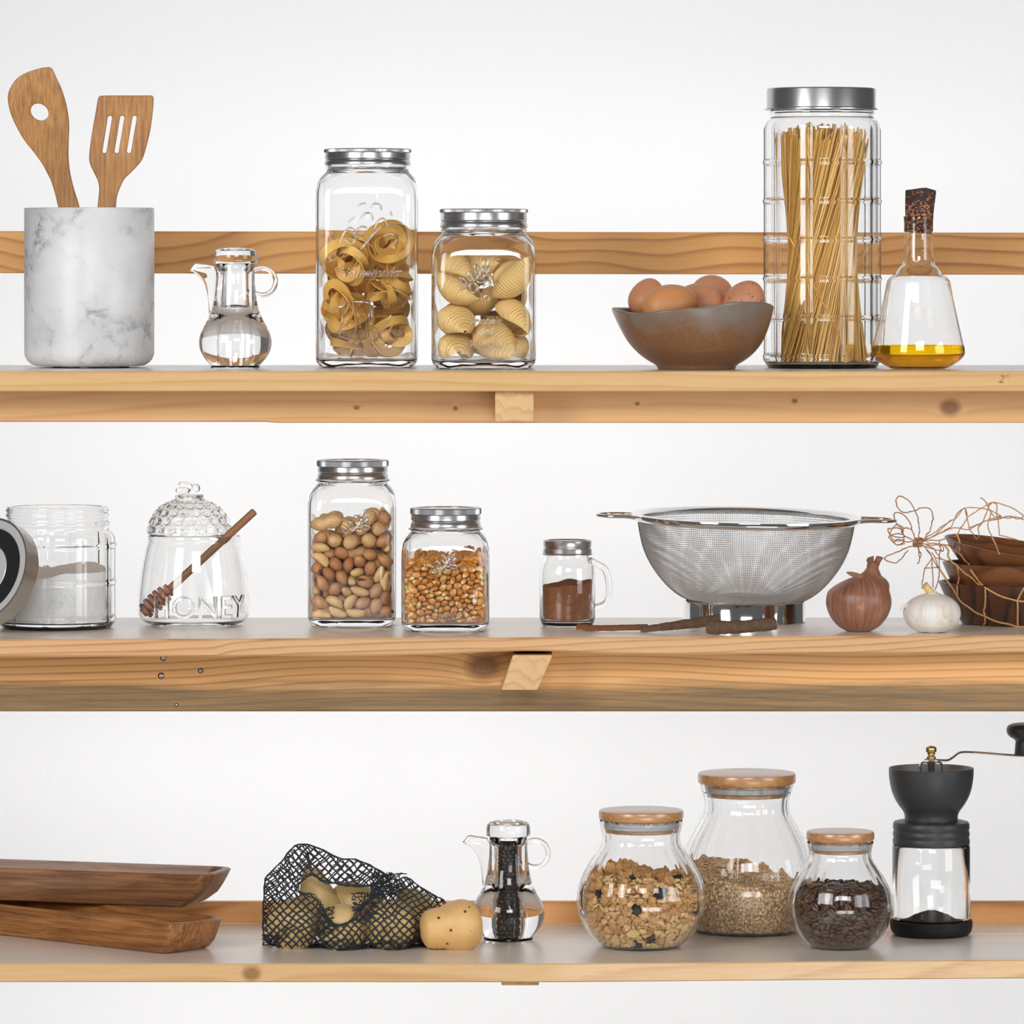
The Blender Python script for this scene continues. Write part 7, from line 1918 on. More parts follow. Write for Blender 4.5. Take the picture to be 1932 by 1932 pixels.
    'beans': [[0,-312,-346,125,93,-27,77],[0,864,-26,552,180,76,0],[0,178,-90,103,94,0,104],[0,-165,-113,143,-85,-3,-154],[0,-117,-312,103,87,0,-135],[0,373,-268,141,62,16,70],[0,-631,-119,275,97,-26,1],[0,-971,-113,859,52,53,155],[0,29,-424,168,-50,13,168],[0,-424,-87,175,-48,3,98],[0,-23,-562,102,89,0,-41],[0,673,-89,252,41,-6,-130],[0,-3,-172,103,93,0,-172],[0,219,-462,155,52,-19,128],[0,160,-266,102,89,0,-59],[0,-159,-445,129,94,-31,90],[0,-400,-243,1290,-70,141,26],[0,383,-97,147,-103,19,118],[0,-481,-495,145,-68,-147,10],[0,-159,-562,196,-122,-118,-7],[0,600,-68,162,69,-112,-74],[0,-540,-113,102,92,0,29],[0,79,-559,193,6,18,-103],[0,445,-344,102,89,0,135],[0,-244,-508,175,146,-19,1],[0,-373,-525,258,96,-32,-21],[0,368,-471,183,36,23,-120],[0,-314,-213,102,89,0,93],[0,228,-547,188,149,-18,3],[0,806,-294,588,80,-6,163],[0,-580,-140,228,-73,-54,-13],[0,-37,-601,201,55,-22,-180],[0,289,-388,135,100,34,-102],[0,-478,-249,183,-20,149,-97],[0,92,-660,187,-136,-80,-20],[0,565,-101,188,159,-6,-6],[0,-569,-296,122,97,22,52],[0,-947,-89,1028,42,166,22],[0,456,-410,222,55,-28,-79],[0,-371,-396,179,56,35,-163],[0,888,-299,776,-115,-24,57],[0,519,-197,192,11,-14,122],[0,-309,-575,186,49,-67,83],[0,-342,-716,250,-58,-138,22],[0,844,-148,532,23,78,10],[0,-780,-113,324,-115,12,-10],[0,-151,-738,203,77,46,60],[0,346,-561,239,44,-6,-156],[0,-533,-615,277,56,-43,-87],[0,267,-623,268,154,-8,-28],[0,739,-88,325,31,6,-73],[0,-197,-616,280,92,-24,94],[0,-2,-679,277,110,-26,11],[0,632,-252,137,78,36,140],[0,-710,-101,168,124,30,63],[0,-911,-138,1194,37,-25,134],[0,681,-251,270,-92,-4,114],[0,-799,-27,430,-177,17,0],[0,765,-116,1243,66,-28,-152],[0,504,-559,204,-46,159,22],[0,-604,-384,261,-7,-14,-34],[0,31,-748,392,-95,-3,62],[0,323,-768,419,101,59,-80],[0,-191,-732,381,80,-55,-45],[0,163,-709,307,-32,-9,18],[0,665,-380,353,-143,9,-98],[0,-734,-259,233,122,40,65],[0,-346,-673,410,160,-41,26],[0,165,-824,313,90,-55,-79],[0,-393,-587,336,81,17,-123],[0,-56,-844,322,-49,137,-42],[0,552,-319,250,103,-97,45],[0,-594,-295,291,-2,-38,-17],[0,251,-692,374,-76,-115,-77],[0,638,-222,315,84,-2,136],[0,-465,-426,273,-13,121,83],[0,-499,-616,460,5,-158,-35],[0,837,-117,430,-75,-8,-9],[0,-584,-541,420,10,22,40],[0,-188,-770,353,-110,-52,-32],[0,387,-723,285,-65,131,-30],[0,-722,-184,378,71,6,-62],[0,125,-801,431,110,0,40],[0,794,-238,471,-94,15,-107],[0,-653,-399,363,63,34,154],[0,-580,-630,573,87,141,27],[0,430,-532,316,101,-20,146],[0,-587,-450,270,66,-84,76],[0,419,-818,672,91,28,-34],[0,581,-438,308,-12,26,139],[0,-723,-587,488,113,66,64],[0,-380,-804,395,-83,-117,57],[0,43,-928,482,25,30,16],[0,-871,-73,496,167,-21,-38],[0,-60,-796,430,88,-3,138],[0,252,-820,526,42,174,-10],[0,-681,-446,441,138,-10,-59],[0,-724,-133,1230,94,-3,-33],[0,741,-279,347,-74,-131,-30],[0,-536,-658,425,132,-70,16],[0,146,-827,541,101,47,-98],[0,463,-654,413,-44,-58,20],[0,-808,-331,366,114,57,50],[0,-232,-787,471,85,15,-158],[0,536,-564,374,-19,158,-70],[0,-843,-245,503,-105,-21,-131],[0,311,-914,583,-81,108,-61],[0,899,-117,1269,67,51,-11],[0,-450,-742,548,4,42,40],[0,-88,-857,546,92,165,13],[0,413,-761,548,65,-157,0],[0,-933,-97,758,128,-5,-31],[0,-181,-851,563,90,-21,18],[0,454,-692,433,117,65,-82],[0,-967,-115,612,141,63,61],[0,-26,-865,603,104,5,80],[0,255,-855,654,-73,164,-21],[0,-400,-758,545,-146,-87,3],[0,107,-921,663,-61,-6,109],[0,813,-284,545,-87,-10,96],[0,-843,-485,607,62,71,1],[0,-285,-837,573,23,10,95],[0,675,-455,382,-89,-125,-49],[0,-742,-400,501,102,-58,-47],[0,-304,-948,689,-62,105,-80],[0,740,-526,670,-92,-4,105],[0,-268,-843,761,7,-79,144],[0,441,-164,1328,-120,-12,-64],[0,754,-361,489,-101,-56,-92],[0,-557,-714,609,85,-39,34],[0,180,-922,760,44,-62,99],[0,635,-664,458,29,-36,26],[0,-849,-287,562,79,-2,-161],[0,-142,-899,660,87,32,-141],[0,940,-110,776,-78,2,-34],[0,-413,-817,679,-92,18,-78],[0,311,-885,748,102,-21,78],[0,901,-91,653,77,-6,110],[0,-898,-252,703,-31,138,21],[0,-83,-934,742,97,23,-66],[0,448,-786,620,-64,-18,88],[0,-741,-174,528,-52,55,56],[0,-240,-994,848,-8,142,-18],[0,654,-488,492,43,-24,178],[0,-687,-564,626,97,161,2],[0,-43,-1021,846,12,-64,-14],[0,797,-517,537,-47,-117,101],[0,-859,-347,708,154,-12,-103],[0,-264,-850,993,140,56,-49],[0,546,-629,529,71,-11,11],[0,-856,-200,860,9,-108,94],[0,-159,-923,878,-49,154,-48],[0,957,-240,656,-15,-175,77],[0,-775,-392,638,80,30,13],[0,-557,-663,1258,112,-63,-18],[0,661,-592,608,-93,23,12],[0,-570,-728,696,68,-7,80],[0,-375,-879,858,-65,0,-89],[0,877,-320,819,105,-29,-23],[0,-758,-653,712,66,76,17],[0,646,-237,1264,110,-28,66],[0,977,-301,1015,-9,49,66],[0,-815,-475,775,-98,-60,-2],[0,43,-900,1264,110,4,-62],[0,588,-794,663,-18,147,27],[0,-890,-509,883,-7,119,-65],[0,99,-1021,951,3,157,6],[0,824,-371,645,90,-38,111],[0,-846,-27,1266,-177,55,0],[0,-375,-933,1119,-44,72,-64],[0,410,-941,935,-1,-39,24],[0,-453,-827,780,49,-175,35],[0,102,-938,806,142,-11,-46],[0,863,-269,1246,-110,-24,-24],[0,-484,-807,917,-67,-36,20],[0,-144,-223,1306,-92,-2,-111],[0,227,-927,916,69,26,-129],[0,-996,-246,942,1,127,-76],[0,-34,-942,916,38,-2,-45],[0,325,-878,880,-81,36,-54],[0,-894,-365,816,115,-41,7],[0,-191,-967,1045,42,154,24],[0,778,-561,899,-100,-1,119],[0,-586,-667,842,-6,79,119],[0,-298,-830,1150,-76,-60,-130],[0,949,-89,1103,-7,21,-72],[0,-867,-245,986,123,-54,-23],[0,300,-108,1262,95,-2,105],[0,457,-818,776,113,56,4],[0,-696,-584,730,65,52,6],[0,-161,-934,1161,32,-5,176],[0,559,-705,687,-35,-139,25],[0,-779,-413,937,-9,-72,123],[0,-248,-712,1229,89,-4,101],[0,976,-118,963,-68,-65,-32],[0,-807,-239,1325,-72,158,23],[0,-411,-815,1232,118,17,-63],[0,812,-456,718,94,4,-62],[0,-945,-128,1114,-43,-4,-17],[0,238,-880,1244,93,-12,98],[0,682,-658,823,-86,14,-10],[0,-743,-614,870,-67,-35,-5],[0,488,-819,978,-84,27,87],[0,533,-802,832,121,-27,110],[0,-636,-795,807,-51,101,-88],[0,-17,-976,1115,-22,-5,-29],[0,951,-119,820,81,4,177],[0,-374,-910,958,145,47,-56],[0,359,-806,1252,-132,-41,94],[0,876,-330,959,-76,42,-5],[0,-922,-283,1111,178,13,-75],[0,581,-383,1305,83,-23,-136],[0,676,-767,1006,-26,-78,66],[0,-659,-754,1137,22,-131,-57],[0,-314,-117,1260,89,4,-160],[0,708,-603,702,57,-7,157],[0,-750,-700,949,16,94,-32],[0,38,-732,1313,99,-9,85],[0,876,-118,945,-7,-74,-85],[0,-594,-836,970,-5,-49,-32],[0,238,-915,1051,-95,-28,-111],[0,813,-493,840,62,173,-4],[0,-893,-397,1014,-23,-43,145],[0,149,-940,1131,49,-22,131],[0,896,-214,1105,-31,-4,-108],[0,-618,-675,1002,103,-128,37],[0,141,-261,1303,-97,-4,-116],[0,842,-435,994,66,56,-103],[0,-841,-279,1233,-131,-21,-94],[0,-109,-864,1174,-23,-76,8],[0,719,-381,1301,22,-9,-44],[0,-810,-356,1074,109,-43,11],[0,37,-877,1025,35,53,-149],[0,858,-93,1139,1,-158,-89],[0,-807,-564,1001,30,-52,-64],[0,177,-813,1153,24,-40,174],[0,758,-599,937,83,3,141],[0,-442,-840,1048,-6,116,14],[0,-290,-320,1253,86,-3,90],[0,637,-725,876,105,-13,125],[0,-792,-518,1168,-8,-33,142],[0,303,-882,1066,63,-8,-53],[0,489,-818,1027,62,-5,-30],[0,-841,-423,1199,-9,45,-29],[0,186,-658,1234,92,2,-15],[0,485,-26,1311,-1,84,180],[0,-542,-650,1113,20,-18,132],[0,5,-747,1269,-93,11,-85],[0,612,-778,1181,-75,73,-37],[0,-649,-415,1227,93,4,-128],[0,565,-669,1234,60,18,101],[0,609,-638,1013,-136,-118,0],[0,-684,-529,1068,151,-52,-23],[0,-439,-674,1249,46,-32,150],[0,861,-399,1135,62,-57,-150],[0,-708,-648,1138,9,-127,-19],[0,272,-481,1259,80,7,-4],[0,739,-593,1054,78,35,-11],[0,-531,-188,1350,-88,5,-32],[0,-132,-418,1294,-94,-6,-19],[0,422,-841,1124,84,-15,-69],[0,-706,-558,1240,28,60,-18],[0,-5,-508,1247,87,-1,167],[0,782,-319,1122,108,70,1],[0,-153,-623,1277,64,-19,-110],[0,-159,-798,1290,92,14,-97],[0,768,-514,1113,113,23,83],[0,-483,-782,1109,-42,-125,60],[0,-271,-904,1308,63,117,43],[0,778,-203,1308,99,26,-9],[0,-715,-283,1284,104,-6,-57],[0,239,-706,1303,92,14,-26],[0,469,-733,1244,-123,127,-4],[0,-667,-97,1310,88,-2,-60],[0,417,-592,1288,-63,-56,67],[0,709,-635,1202,-63,63,-36],[0,-453,-563,1231,89,-4,73],[0,-587,-387,1320,90,17,133],[0,622,-109,1238,89,4,-37],[0,-577,-263,1238,92,3,-112],[0,-21,-106,1317,-95,-2,-121],[0,553,-695,1102,74,39,-92],[0,-270,-515,1242,86,3,-159],[0,542,-500,1269,89,43,41],[0,484,-311,1285,-98,-20,-125],[0,-517,-91,1246,84,0,108],[0,396,-408,1295,78,-133,42],[0,721,-470,1212,103,5,72],[0,-461,-421,1261,95,20,80],[0,141,-556,1286,90,-46,-23]],
    'granola': [[1,-558,-259,177,-10,-49,138],[1,28,-94,1518,-3,-18,-8],[1,121,-599,171,27,-33,31],[1,529,-297,168,-102,-7,75],[2,-1020,-77,367,-157,-15,-83],[2,-414,-349,147,-104,-41,114],[2,208,-86,1501,-80,19,-22],[1,627,-99,190,105,-65,-66],[1,814,-112,168,-32,-14,66],[1,-910,-134,281,-119,-17,-15],[0,712,-391,203,39,-6,17],[2,33,-123,136,6,-172,-47],[4,-801,-36,235,-86,108,1],[5,-113,-642,183,-10,19,-22],[1,1123,-99,1000,-96,-21,-122],[2,538,-471,144,-46,7,-58],[2,-152,-167,138,16,-3,-155],[0,-397,-137,1537,34,19,-114],[5,-56,-829,262,-85,-26,48],[2,-25,-462,138,13,-11,82],[2,-450,-80,142,76,-22,-20],[2,-171,-425,136,-174,-8,-3],[2,-410,-755,178,122,-140,-1],[2,685,-234,135,172,14,-8],[3,-631,-143,173,-53,16,-116],[4,76,-822,211,-71,-21,66],[1,689,-164,1481,139,2,127],[2,960,-74,267,174,-68,17],[2,-310,-438,150,33,35,-60],[2,-570,-509,157,-141,-70,29],[2,231,-385,134,162,9,-96],[1,827,-115,362,123,-22,91],[2,-1125,-98,572,155,-8,66],[0,-384,-585,188,137,30,-35],[2,-86,-1037,1254,48,39,-136],[1,1113,-81,613,33,69,-54],[4,-786,-202,129,19,7,99],[4,-269,-766,240,-24,122,83],[2,627,-560,161,81,-129,54],[1,903,-360,310,-62,-40,69],[2,-666,-75,150,28,-57,87],[0,-316,-1115,929,76,-55,104],[3,186,-837,149,27,-177,15],[2,272,-99,134,162,9,-26],[2,-813,-373,219,83,12,-104],[1,-691,-433,184,87,-28,76],[2,351,-703,144,79,-20,-24],[2,857,-258,213,-152,52,-45],[2,-529,-403,143,-106,16,4],[2,-237,-869,214,-73,102,91],[2,-69,-1002,328,8,-29,-157],[0,366,-535,193,-37,-20,19],[1,-709,-265,298,105,-12,137],[2,-619,-677,231,-89,-13,-113],[2,483,-658,154,26,122,97],[1,857,-407,473,-100,-37,-8],[0,-1164,-245,1043,141,38,-71],[2,-360,-873,260,-121,1,36],[1,213,-740,222,-123,59,58],[0,697,-532,348,-40,144,53],[2,-1184,-77,686,-24,57,117],[0,-490,-735,351,112,-9,-111],[2,1229,-73,878,78,10,101],[2,648,-649,471,51,164,-2],[1,-599,-540,317,-40,39,159],[1,31,-935,419,115,-30,104],[5,197,-906,341,-20,-125,-119],[2,990,-64,1352,72,-59,-13],[1,-943,-118,506,60,-121,-84],[1,-169,-901,408,-40,19,-157],[1,466,-674,319,-22,-25,28],[0,983,-271,622,73,7,-119],[2,-307,-964,338,-78,63,110],[2,-418,-925,363,39,20,-96],[1,380,-827,247,8,21,139],[2,875,-525,357,-115,39,78],[2,-772,-129,215,-73,24,106],[2,-718,-598,232,15,-124,31],[2,411,-949,363,-25,49,94],[2,557,-918,514,-5,-158,99],[1,1077,-104,1481,-15,-167,62],[3,-556,-853,275,-25,-46,-90],[2,317,-1031,427,68,-179,4],[2,612,-700,352,63,62,-107],[2,-528,-639,144,153,0,-78],[1,-291,-944,527,-149,-28,93],[0,174,-1002,530,114,-9,82],[4,827,-20,1454,90,12,-1],[1,-808,-483,332,-106,22,-101],[3,-174,-1105,424,-60,-5,-11],[1,785,-582,552,27,-36,-142],[1,1000,-426,1214,75,-20,33],[2,-909,-304,255,-44,-146,54],[0,380,-964,590,-73,13,-116],[2,23,-1096,462,-47,-9,5],[2,1017,-355,429,-87,-17,68],[0,1011,-170,415,-112,21,-118],[3,774,-636,254,32,-42,-83],[1,375,-820,427,-123,129,14],[0,1130,-188,795,97,-135,-10],[1,-864,-274,416,-96,-65,-92],[0,-512,-934,514,7,-16,-52],[3,206,-1101,645,-161,38,-51],[4,884,-693,473,126,-34,32],[2,-704,-718,329,-72,-17,-24],[1,-81,-986,542,81,9,-59],[4,580,-818,290,148,-40,-5],[2,596,-672,210,-114,3,34],[2,-475,-918,757,46,-10,150],[1,-698,-822,472,55,-52,157],[2,387,-1113,671,57,18,9],[1,554,-771,502,92,53,4],[2,-1028,-99,650,-96,44,100],[2,-309,-1105,557,122,72,32],[2,533,-1031,590,129,-54,-28],[2,827,-147,1409,-34,-4,-80],[2,-941,-422,349,160,63,23],[1,-622,-944,662,-19,-16,31],[0,-91,-1127,691,1,24,-12],[0,-278,-1099,1318,21,168,-71],[1,-692,-605,424,13,-20,-12],[2,-191,-1067,547,-77,-42,-74],[1,227,-1162,736,68,12,-173],[0,1119,-267,1359,-96,-15,-99],[0,-790,-657,557,-171,-25,-8],[1,58,-1195,816,-110,-14,18],[2,885,-474,608,0,13,-21],[1,1197,-102,1188,30,38,-39],[2,-728,-970,762,-104,38,108],[0,-418,-1077,696,79,144,-42],[3,588,-877,401,-32,16,61],[2,1134,-339,693,61,157,-44],[4,-1030,-258,474,118,-15,127],[0,-1086,-456,1128,-60,148,-9],[0,254,-1150,939,-26,133,78],[2,1033,-420,538,118,-8,-19],[2,-1085,-66,474,1,33,-154],[1,-986,-546,606,-20,133,92],[5,-120,-1161,934,-40,-144,71],[0,-1141,-139,853,90,-10,62],[1,-857,-452,491,4,-1,-123],[2,-262,-1217,1052,-119,-8,-3],[2,1041,-426,670,-129,10,30],[2,951,-536,468,-19,70,-89],[0,116,-536,1532,31,16,131],[2,-1097,-447,692,-73,130,40],[3,687,-768,523,41,-28,93],[2,1012,-531,594,2,-50,180],[0,1138,-298,1129,119,23,-56],[0,1021,-573,893,150,-38,-42],[2,1047,-81,1247,-45,136,-61],[2,1047,-547,707,-9,-178,-52],[1,-1009,-389,546,21,27,-170],[2,-645,-1059,953,-19,179,-52],[1,-213,-1097,1137,63,8,-32],[0,-1169,-113,1293,38,-82,-44],[1,-208,-107,1525,62,-22,-71],[1,-596,-1029,821,-173,27,20],[2,647,-950,609,-125,-120,1],[5,1126,-372,885,-120,-57,81],[2,-1117,-329,632,14,-177,43],[1,-488,-1022,960,9,-145,96],[2,780,-826,554,46,32,-180],[2,730,-698,398,39,42,180],[2,-1103,-248,545,-49,-23,135],[0,-936,-651,754,-10,57,-102],[1,643,-824,679,-35,-43,176],[0,-1012,-300,1311,20,-3,-66],[0,-847,-803,857,42,-37,106],[0,-754,-936,1118,125,108,-5],[1,784,-689,701,-70,-8,22],[2,803,-886,792,-122,34,-44],[0,215,-292,1540,-30,3,109],[1,-423,-1148,1126,78,10,-10],[1,62,-1110,991,-21,-76,-74],[2,910,-627,602,-137,-9,92],[1,-563,-1044,1122,-92,5,-151],[1,-758,-834,665,161,-17,61],[0,464,-1048,810,31,35,-11],[1,964,-674,741,36,63,37],[2,-1153,-203,659,-29,137,-103],[1,67,-1066,1240,48,54,-7],[1,455,-1109,999,3,-11,-74],[0,-1065,-237,1513,49,-39,-73],[1,-926,-105,1417,-87,36,-78],[1,-113,-526,1503,-6,-17,-137],[1,189,-1185,1134,-36,-22,-45],[2,730,-936,701,-160,61,13],[2,-1162,-346,757,-60,27,-56],[1,-1042,-412,853,-63,18,143],[0,646,-952,903,-7,-39,-170],[2,638,-1026,729,15,100,-23],[2,-927,-576,1150,-122,-32,-42],[1,588,-1059,1113,17,65,82],[2,840,-830,676,29,-178,62],[2,751,-812,1053,90,-118,-19],[0,-995,-581,1334,-46,18,-66],[1,-40,-1206,1121,13,29,-136],[1,847,-854,935,8,-152,99],[2,948,-179,1370,-28,-133,89],[1,-1017,-266,737,111,4,-95],[5,393,-1108,1265,128,-12,18],[2,448,-1008,1123,-85,-43,-126],[2,846,-692,851,-9,-11,110],[2,-1076,-535,766,-28,-129,-6],[1,-1021,-619,1021,-117,-21,42],[2,896,-803,786,-85,-145,-21],[3,885,-320,1341,5,-10,141],[3,394,-119,1446,2,0,53],[2,-134,-1211,1223,8,0,-120],[2,340,-1061,1095,-53,-59,-103],[0,-26,-315,1543,25,21,-23],[0,466,-348,1534,9,26,155],[1,-86,-1143,1380,-166,31,32],[1,651,-901,1185,-60,-6,84],[2,975,-750,897,178,-29,53],[1,-271,-296,1530,-33,-71,-31],[1,740,-978,1072,110,73,68],[2,497,-527,1443,-165,16,38],[2,849,-882,1110,-37,40,-32],[5,768,-444,1461,68,-32,36],[2,-877,-429,1355,-61,44,-86],[2,72,-1226,1245,-10,62,-90],[0,-938,-420,1532,44,56,-165],[0,898,-220,1553,-76,-19,-97],[2,-637,-861,799,-40,-11,48],[1,943,-761,1055,-33,-24,-91],[0,1012,-462,1454,-96,22,-71],[2,-1070,-601,881,12,173,84],[3,-767,-853,917,36,39,11],[2,215,-1052,1196,85,-75,-107],[0,898,-583,1285,-162,42,-29],[4,802,-680,1358,89,-55,-57],[2,-376,-1020,1162,-20,85,38],[1,51,-946,1397,-1,-13,60],[2,1014,-439,1017,42,-124,29],[3,-946,-717,966,-147,-2,-119],[2,-140,-974,1345,18,171,-26],[2,829,-703,1160,78,5,43],[1,1056,-570,1122,-101,73,-47],[5,-861,-750,1209,-57,-9,-116],[2,-650,-883,929,54,-158,-30],[1,572,-826,1333,-68,-17,-134],[1,599,-1016,1330,-43,-66,139],[0,-677,-465,1454,-152,-20,-6],[2,-453,-1069,1262,-98,20,21],[0,172,-1107,1401,-87,29,12],[1,886,-804,1250,-98,-46,29],[2,-823,-584,1304,-66,-49,145],[2,-593,-931,1030,-116,-30,29],[4,698,-753,1330,-61,-6,-92],[0,-363,-990,1501,29,-2,120],[4,746,-842,1412,24,-140,-24],[4,-89,-872,1439,112,-10,17],[0,305,-920,1405,-14,-154,-10],[2,881,-650,966,-120,-30,67],[1,-811,-278,1425,-23,22,167],[2,-349,-906,1348,-30,123,56],[2,-452,-1102,1385,-52,1,143],[2,234,-748,1427,9,13,-94],[2,-746,-981,923,109,39,-115],[0,-659,-707,1420,59,32,-133],[1,62,-732,1460,-22,-158,-35],[2,781,-935,1269,-33,-23,-114],[0,-634,-216,1515,77,9,-84],[2,-578,-901,1178,103,-6,134],[5,-186,-758,1482,87,-42,100],[3,-727,-693,1533,47,160,53],[2,-990,-762,1052,98,130,-30],[2,-462,-945,1232,9,-173,-77],[2,661,-317,1443,-34,-30,-169],[2,995,-700,1164,-15,-119,89],[0,-408,-442,1532,59,7,130],[2,-486,-592,1441,-125,46,18],[1,563,-692,1461,-86,4,137],[3,400,-681,1398,12,-166,-88],[1,-883,-752,1407,51,53,-69],[1,-598,-1008,1313,19,64,19],[0,524,-923,1507,26,172,-29],[0,-402,-738,1484,28,111,-59],[1,-743,-887,1323,1,-157,69],[1,-509,-850,1366,34,23,-38],[2,421,-1057,1429,44,-12,33],[2,622,-566,1405,153,24,-72],[1,-865,-586,1483,88,-17,22]],
}


def unpack(name):
    for r in BAKE[name]:
        yield r[0], T(r[1] / 20000, r[2] / 20000, r[3] / 20000) @ Euler([math.radians(a) for a in r[4:7]]).to_matrix().to_4x4()


def copies(me, mats, c, name, label, cat, group, child=None):
    """one object per transform, sharing the mesh; child = (name, mesh) part copied with each"""
    for Mx in mats:
        o = bpy.data.objects.new(name, me)
        COL.objects.link(o)
        o.matrix_world = T(*c) @ Mx
        tag(o, label, cat, group)
        if child:
            k = bpy.data.objects.new(child[0], child[1])
            COL.objects.link(k)
            k.parent = o


MIR = Matrix.Diagonal((1, -1, 1, 1))
def mirror_stuff(name, gens, items, c, mats, label, cat, group, extra=()):
    """the unseen back half of a jar's contents: the front half seen in a mirror, as ONE mass"""
    vs = list(extra)
    for k, Mx in items:
        v, f = xf(gens[k], T(*c) @ MIR @ Mx)
        vs.append((v, [tuple(reversed(q)) for q in f]))
    return tag(obj(name, join(*vs), mats, origin=c), label, cat, group, 'stuff')


def tuck(items, half, rc, rad):
    """keep things out of the rounded corners of a square jar"""
    e = half - rc
    for k, Mx in items:
        p = Mx.translation.copy()
        dx, dy = abs(p.x) - e, abs(p.y) - e
        if dx > 0 and dy > 0:
            d = math.hypot(dx, dy)
            m = rc - rad[k]
            if d > m:
                q = max(m, 0) / d
                p.x = math.copysign(e + dx * q, p.x); p.y = math.copysign(e + dy * q, p.y)
                Mx = Mx.copy(); Mx.translation = p
        yield k, Mx


# ---- ribbon pasta
GT = 'ribbon pasta nests in the tallest square jar'
nm = [mesh('ribbon_pasta_nest', g_nest(k), M['pasta'], angle=30) for k in (1, 2, 3)]
for k, Mx in unpack('nests'):
    if Mx.translation.z > 0.150: continue
    if Mx.translation.z > 0.140: Mx.translation.z -= 0.016
    copies(nm[k], [Mx], cT, 'ribbon_pasta_nest', 'nest of wound flat ribbon pasta inside the tallest square jar', 'pasta', GT)
# ---- shell pasta
sh = mesh('shell_pasta', g_shell(), M['pasta_light'], angle=60)
for k, Mx in unpack('shells'):
    if Mx.translation.z > 0.108: continue
    copies(sh, [Mx], cS, 'shell_pasta', 'large ribbed shell pasta inside the squat square jar', 'pasta', 'shell pasta in the squat square jar')
# ---- nuts
GN = 'mixed nuts in the tall jar on the middle shelf'
nutg = [g_pistachio(), g_cashew(), g_almond(), g_peanut()]
nutm = [mesh('pistachio', nutg[0], M['pistachio']), mesh('cashew', nutg[1], M['cashew'], angle=80), mesh('hazelnut', nutg[2], M['almond']), mesh('peanut', nutg[3], M['peanut'], angle=80)]
gap = mesh('kernel', g_pistachio_gap(), M['nutmeat'])
nit = list(tuck(unpack('nuts'), 82.5 * sN - 0.0031, 0.0132, (0.0068, 0.006, 0.0066, 0.008)))
for k, nme, lab, cat in ((0, 'pistachio', 'brown pistachio in its split shell in the tall nut jar', 'pistachio'), (1, 'cashew', 'curved pale cashew in the tall nut jar', 'cashew'), (2, 'hazelnut', 'round brown skinned nut in the tall nut jar', 'nut'), (3, 'peanut', 'knobbly unshelled peanut near the top of the tall nut jar', 'peanut')):
    copies(nutm[k], [m for q, m in nit if q == k], cN, nme, lab, cat, GN + ', ' + nme + 's', ('kernel', gap) if k == 0 else None)
mirror_stuff('nut_filling', nutg, [(k, m) for k, m in nit], cN + Vector((0, 0.0004, 0)), [M['cashew']], 'rest of the nuts at the back of the tall nut jar', 'nuts', GN)
# ---- popcorn
GC = 'popcorn kernels in the short square jar'
cg = g_corn()
cm = mesh('popcorn_kernel', cg, M['corn_tip'], angle=80)
cit = list(tuck(unpack('corn'), 82.5 * sC - 0.0031, 0.0132, (0.0038,)))
copies(cm, [m for _, m in cit], cC, 'popcorn_kernel', 'single golden popcorn kernel in the short square jar', 'popcorn', GC)
ex = []
hc = 82.5 * sC - 0.003
r2 = random.Random(21)
def cz(x, y): return 0.074 + 0.10 * max(0.0, y + 0.03) + 0.09 * max(0, x) + 0.004 * noise3((x, y, 0), 60, 2)
for i in range(520):
    side = r2.random()
    if side < 0.45:
        x, y = r2.choice((-1, 1)) * (hc - 0.0052), r2.uniform(-0.024, 0.036); z = r2.uniform(0.013, cz(x, y))
    else:
        x, y = r2.uniform(-hc + 0.006, hc - 0.006), r2.uniform(-0.026, 0.036); z = cz(x, y) - r2.uniform(0, 0.005)
    ex.append(xf(cg, T(cC.x + x, cC.y + y, cC.z + z) @ Euler((r2.uniform(0, 6), r2.uniform(0, 6), r2.uniform(0, 6))).to_matrix().to_4x4()))
V, Fc = [], []
nb_ = 16
core = box(cC.x - hc + 0.010, cC.x + hc - 0.010, cC.y - 0.024, cC.y + 0.030, cC.z + 0.011, cC.z + 0.072)
mirror_stuff('popcorn_filling', [cg], cit, cC, [M['corn']], 'rest of the popcorn kernels behind the front ones in the short square jar', 'popcorn', GC, [core] + ex)
# ---- coffee beans
GB = 'coffee beans in the smallest fluted jar'
cB = CB[1]
bg = g_bean()
bmh = mesh('coffee_bean', bg, M['bean'], angle=80)
bit = list(unpack('beans'))
copies(bmh, [m for _, m in bit], cB, 'coffee_bean', 'single roasted coffee bean in the smallest fluted jar', 'coffee bean', GB)
core = lathe([(0, 0.009), (0.019, 0.010), (0.033, 0.022), (0.041, 0.038), (0.0415, 0.050), (0.038, 0.058), (0, 0.061)], 40, cx=cB.x, cy=cB.y, z0=cB.z)
mirror_stuff('coffee_bean_filling', [bg], bit, cB, [M['bean']], 'rest of the coffee beans at the back of the smallest fluted jar', 'coffee beans', GB, [core])
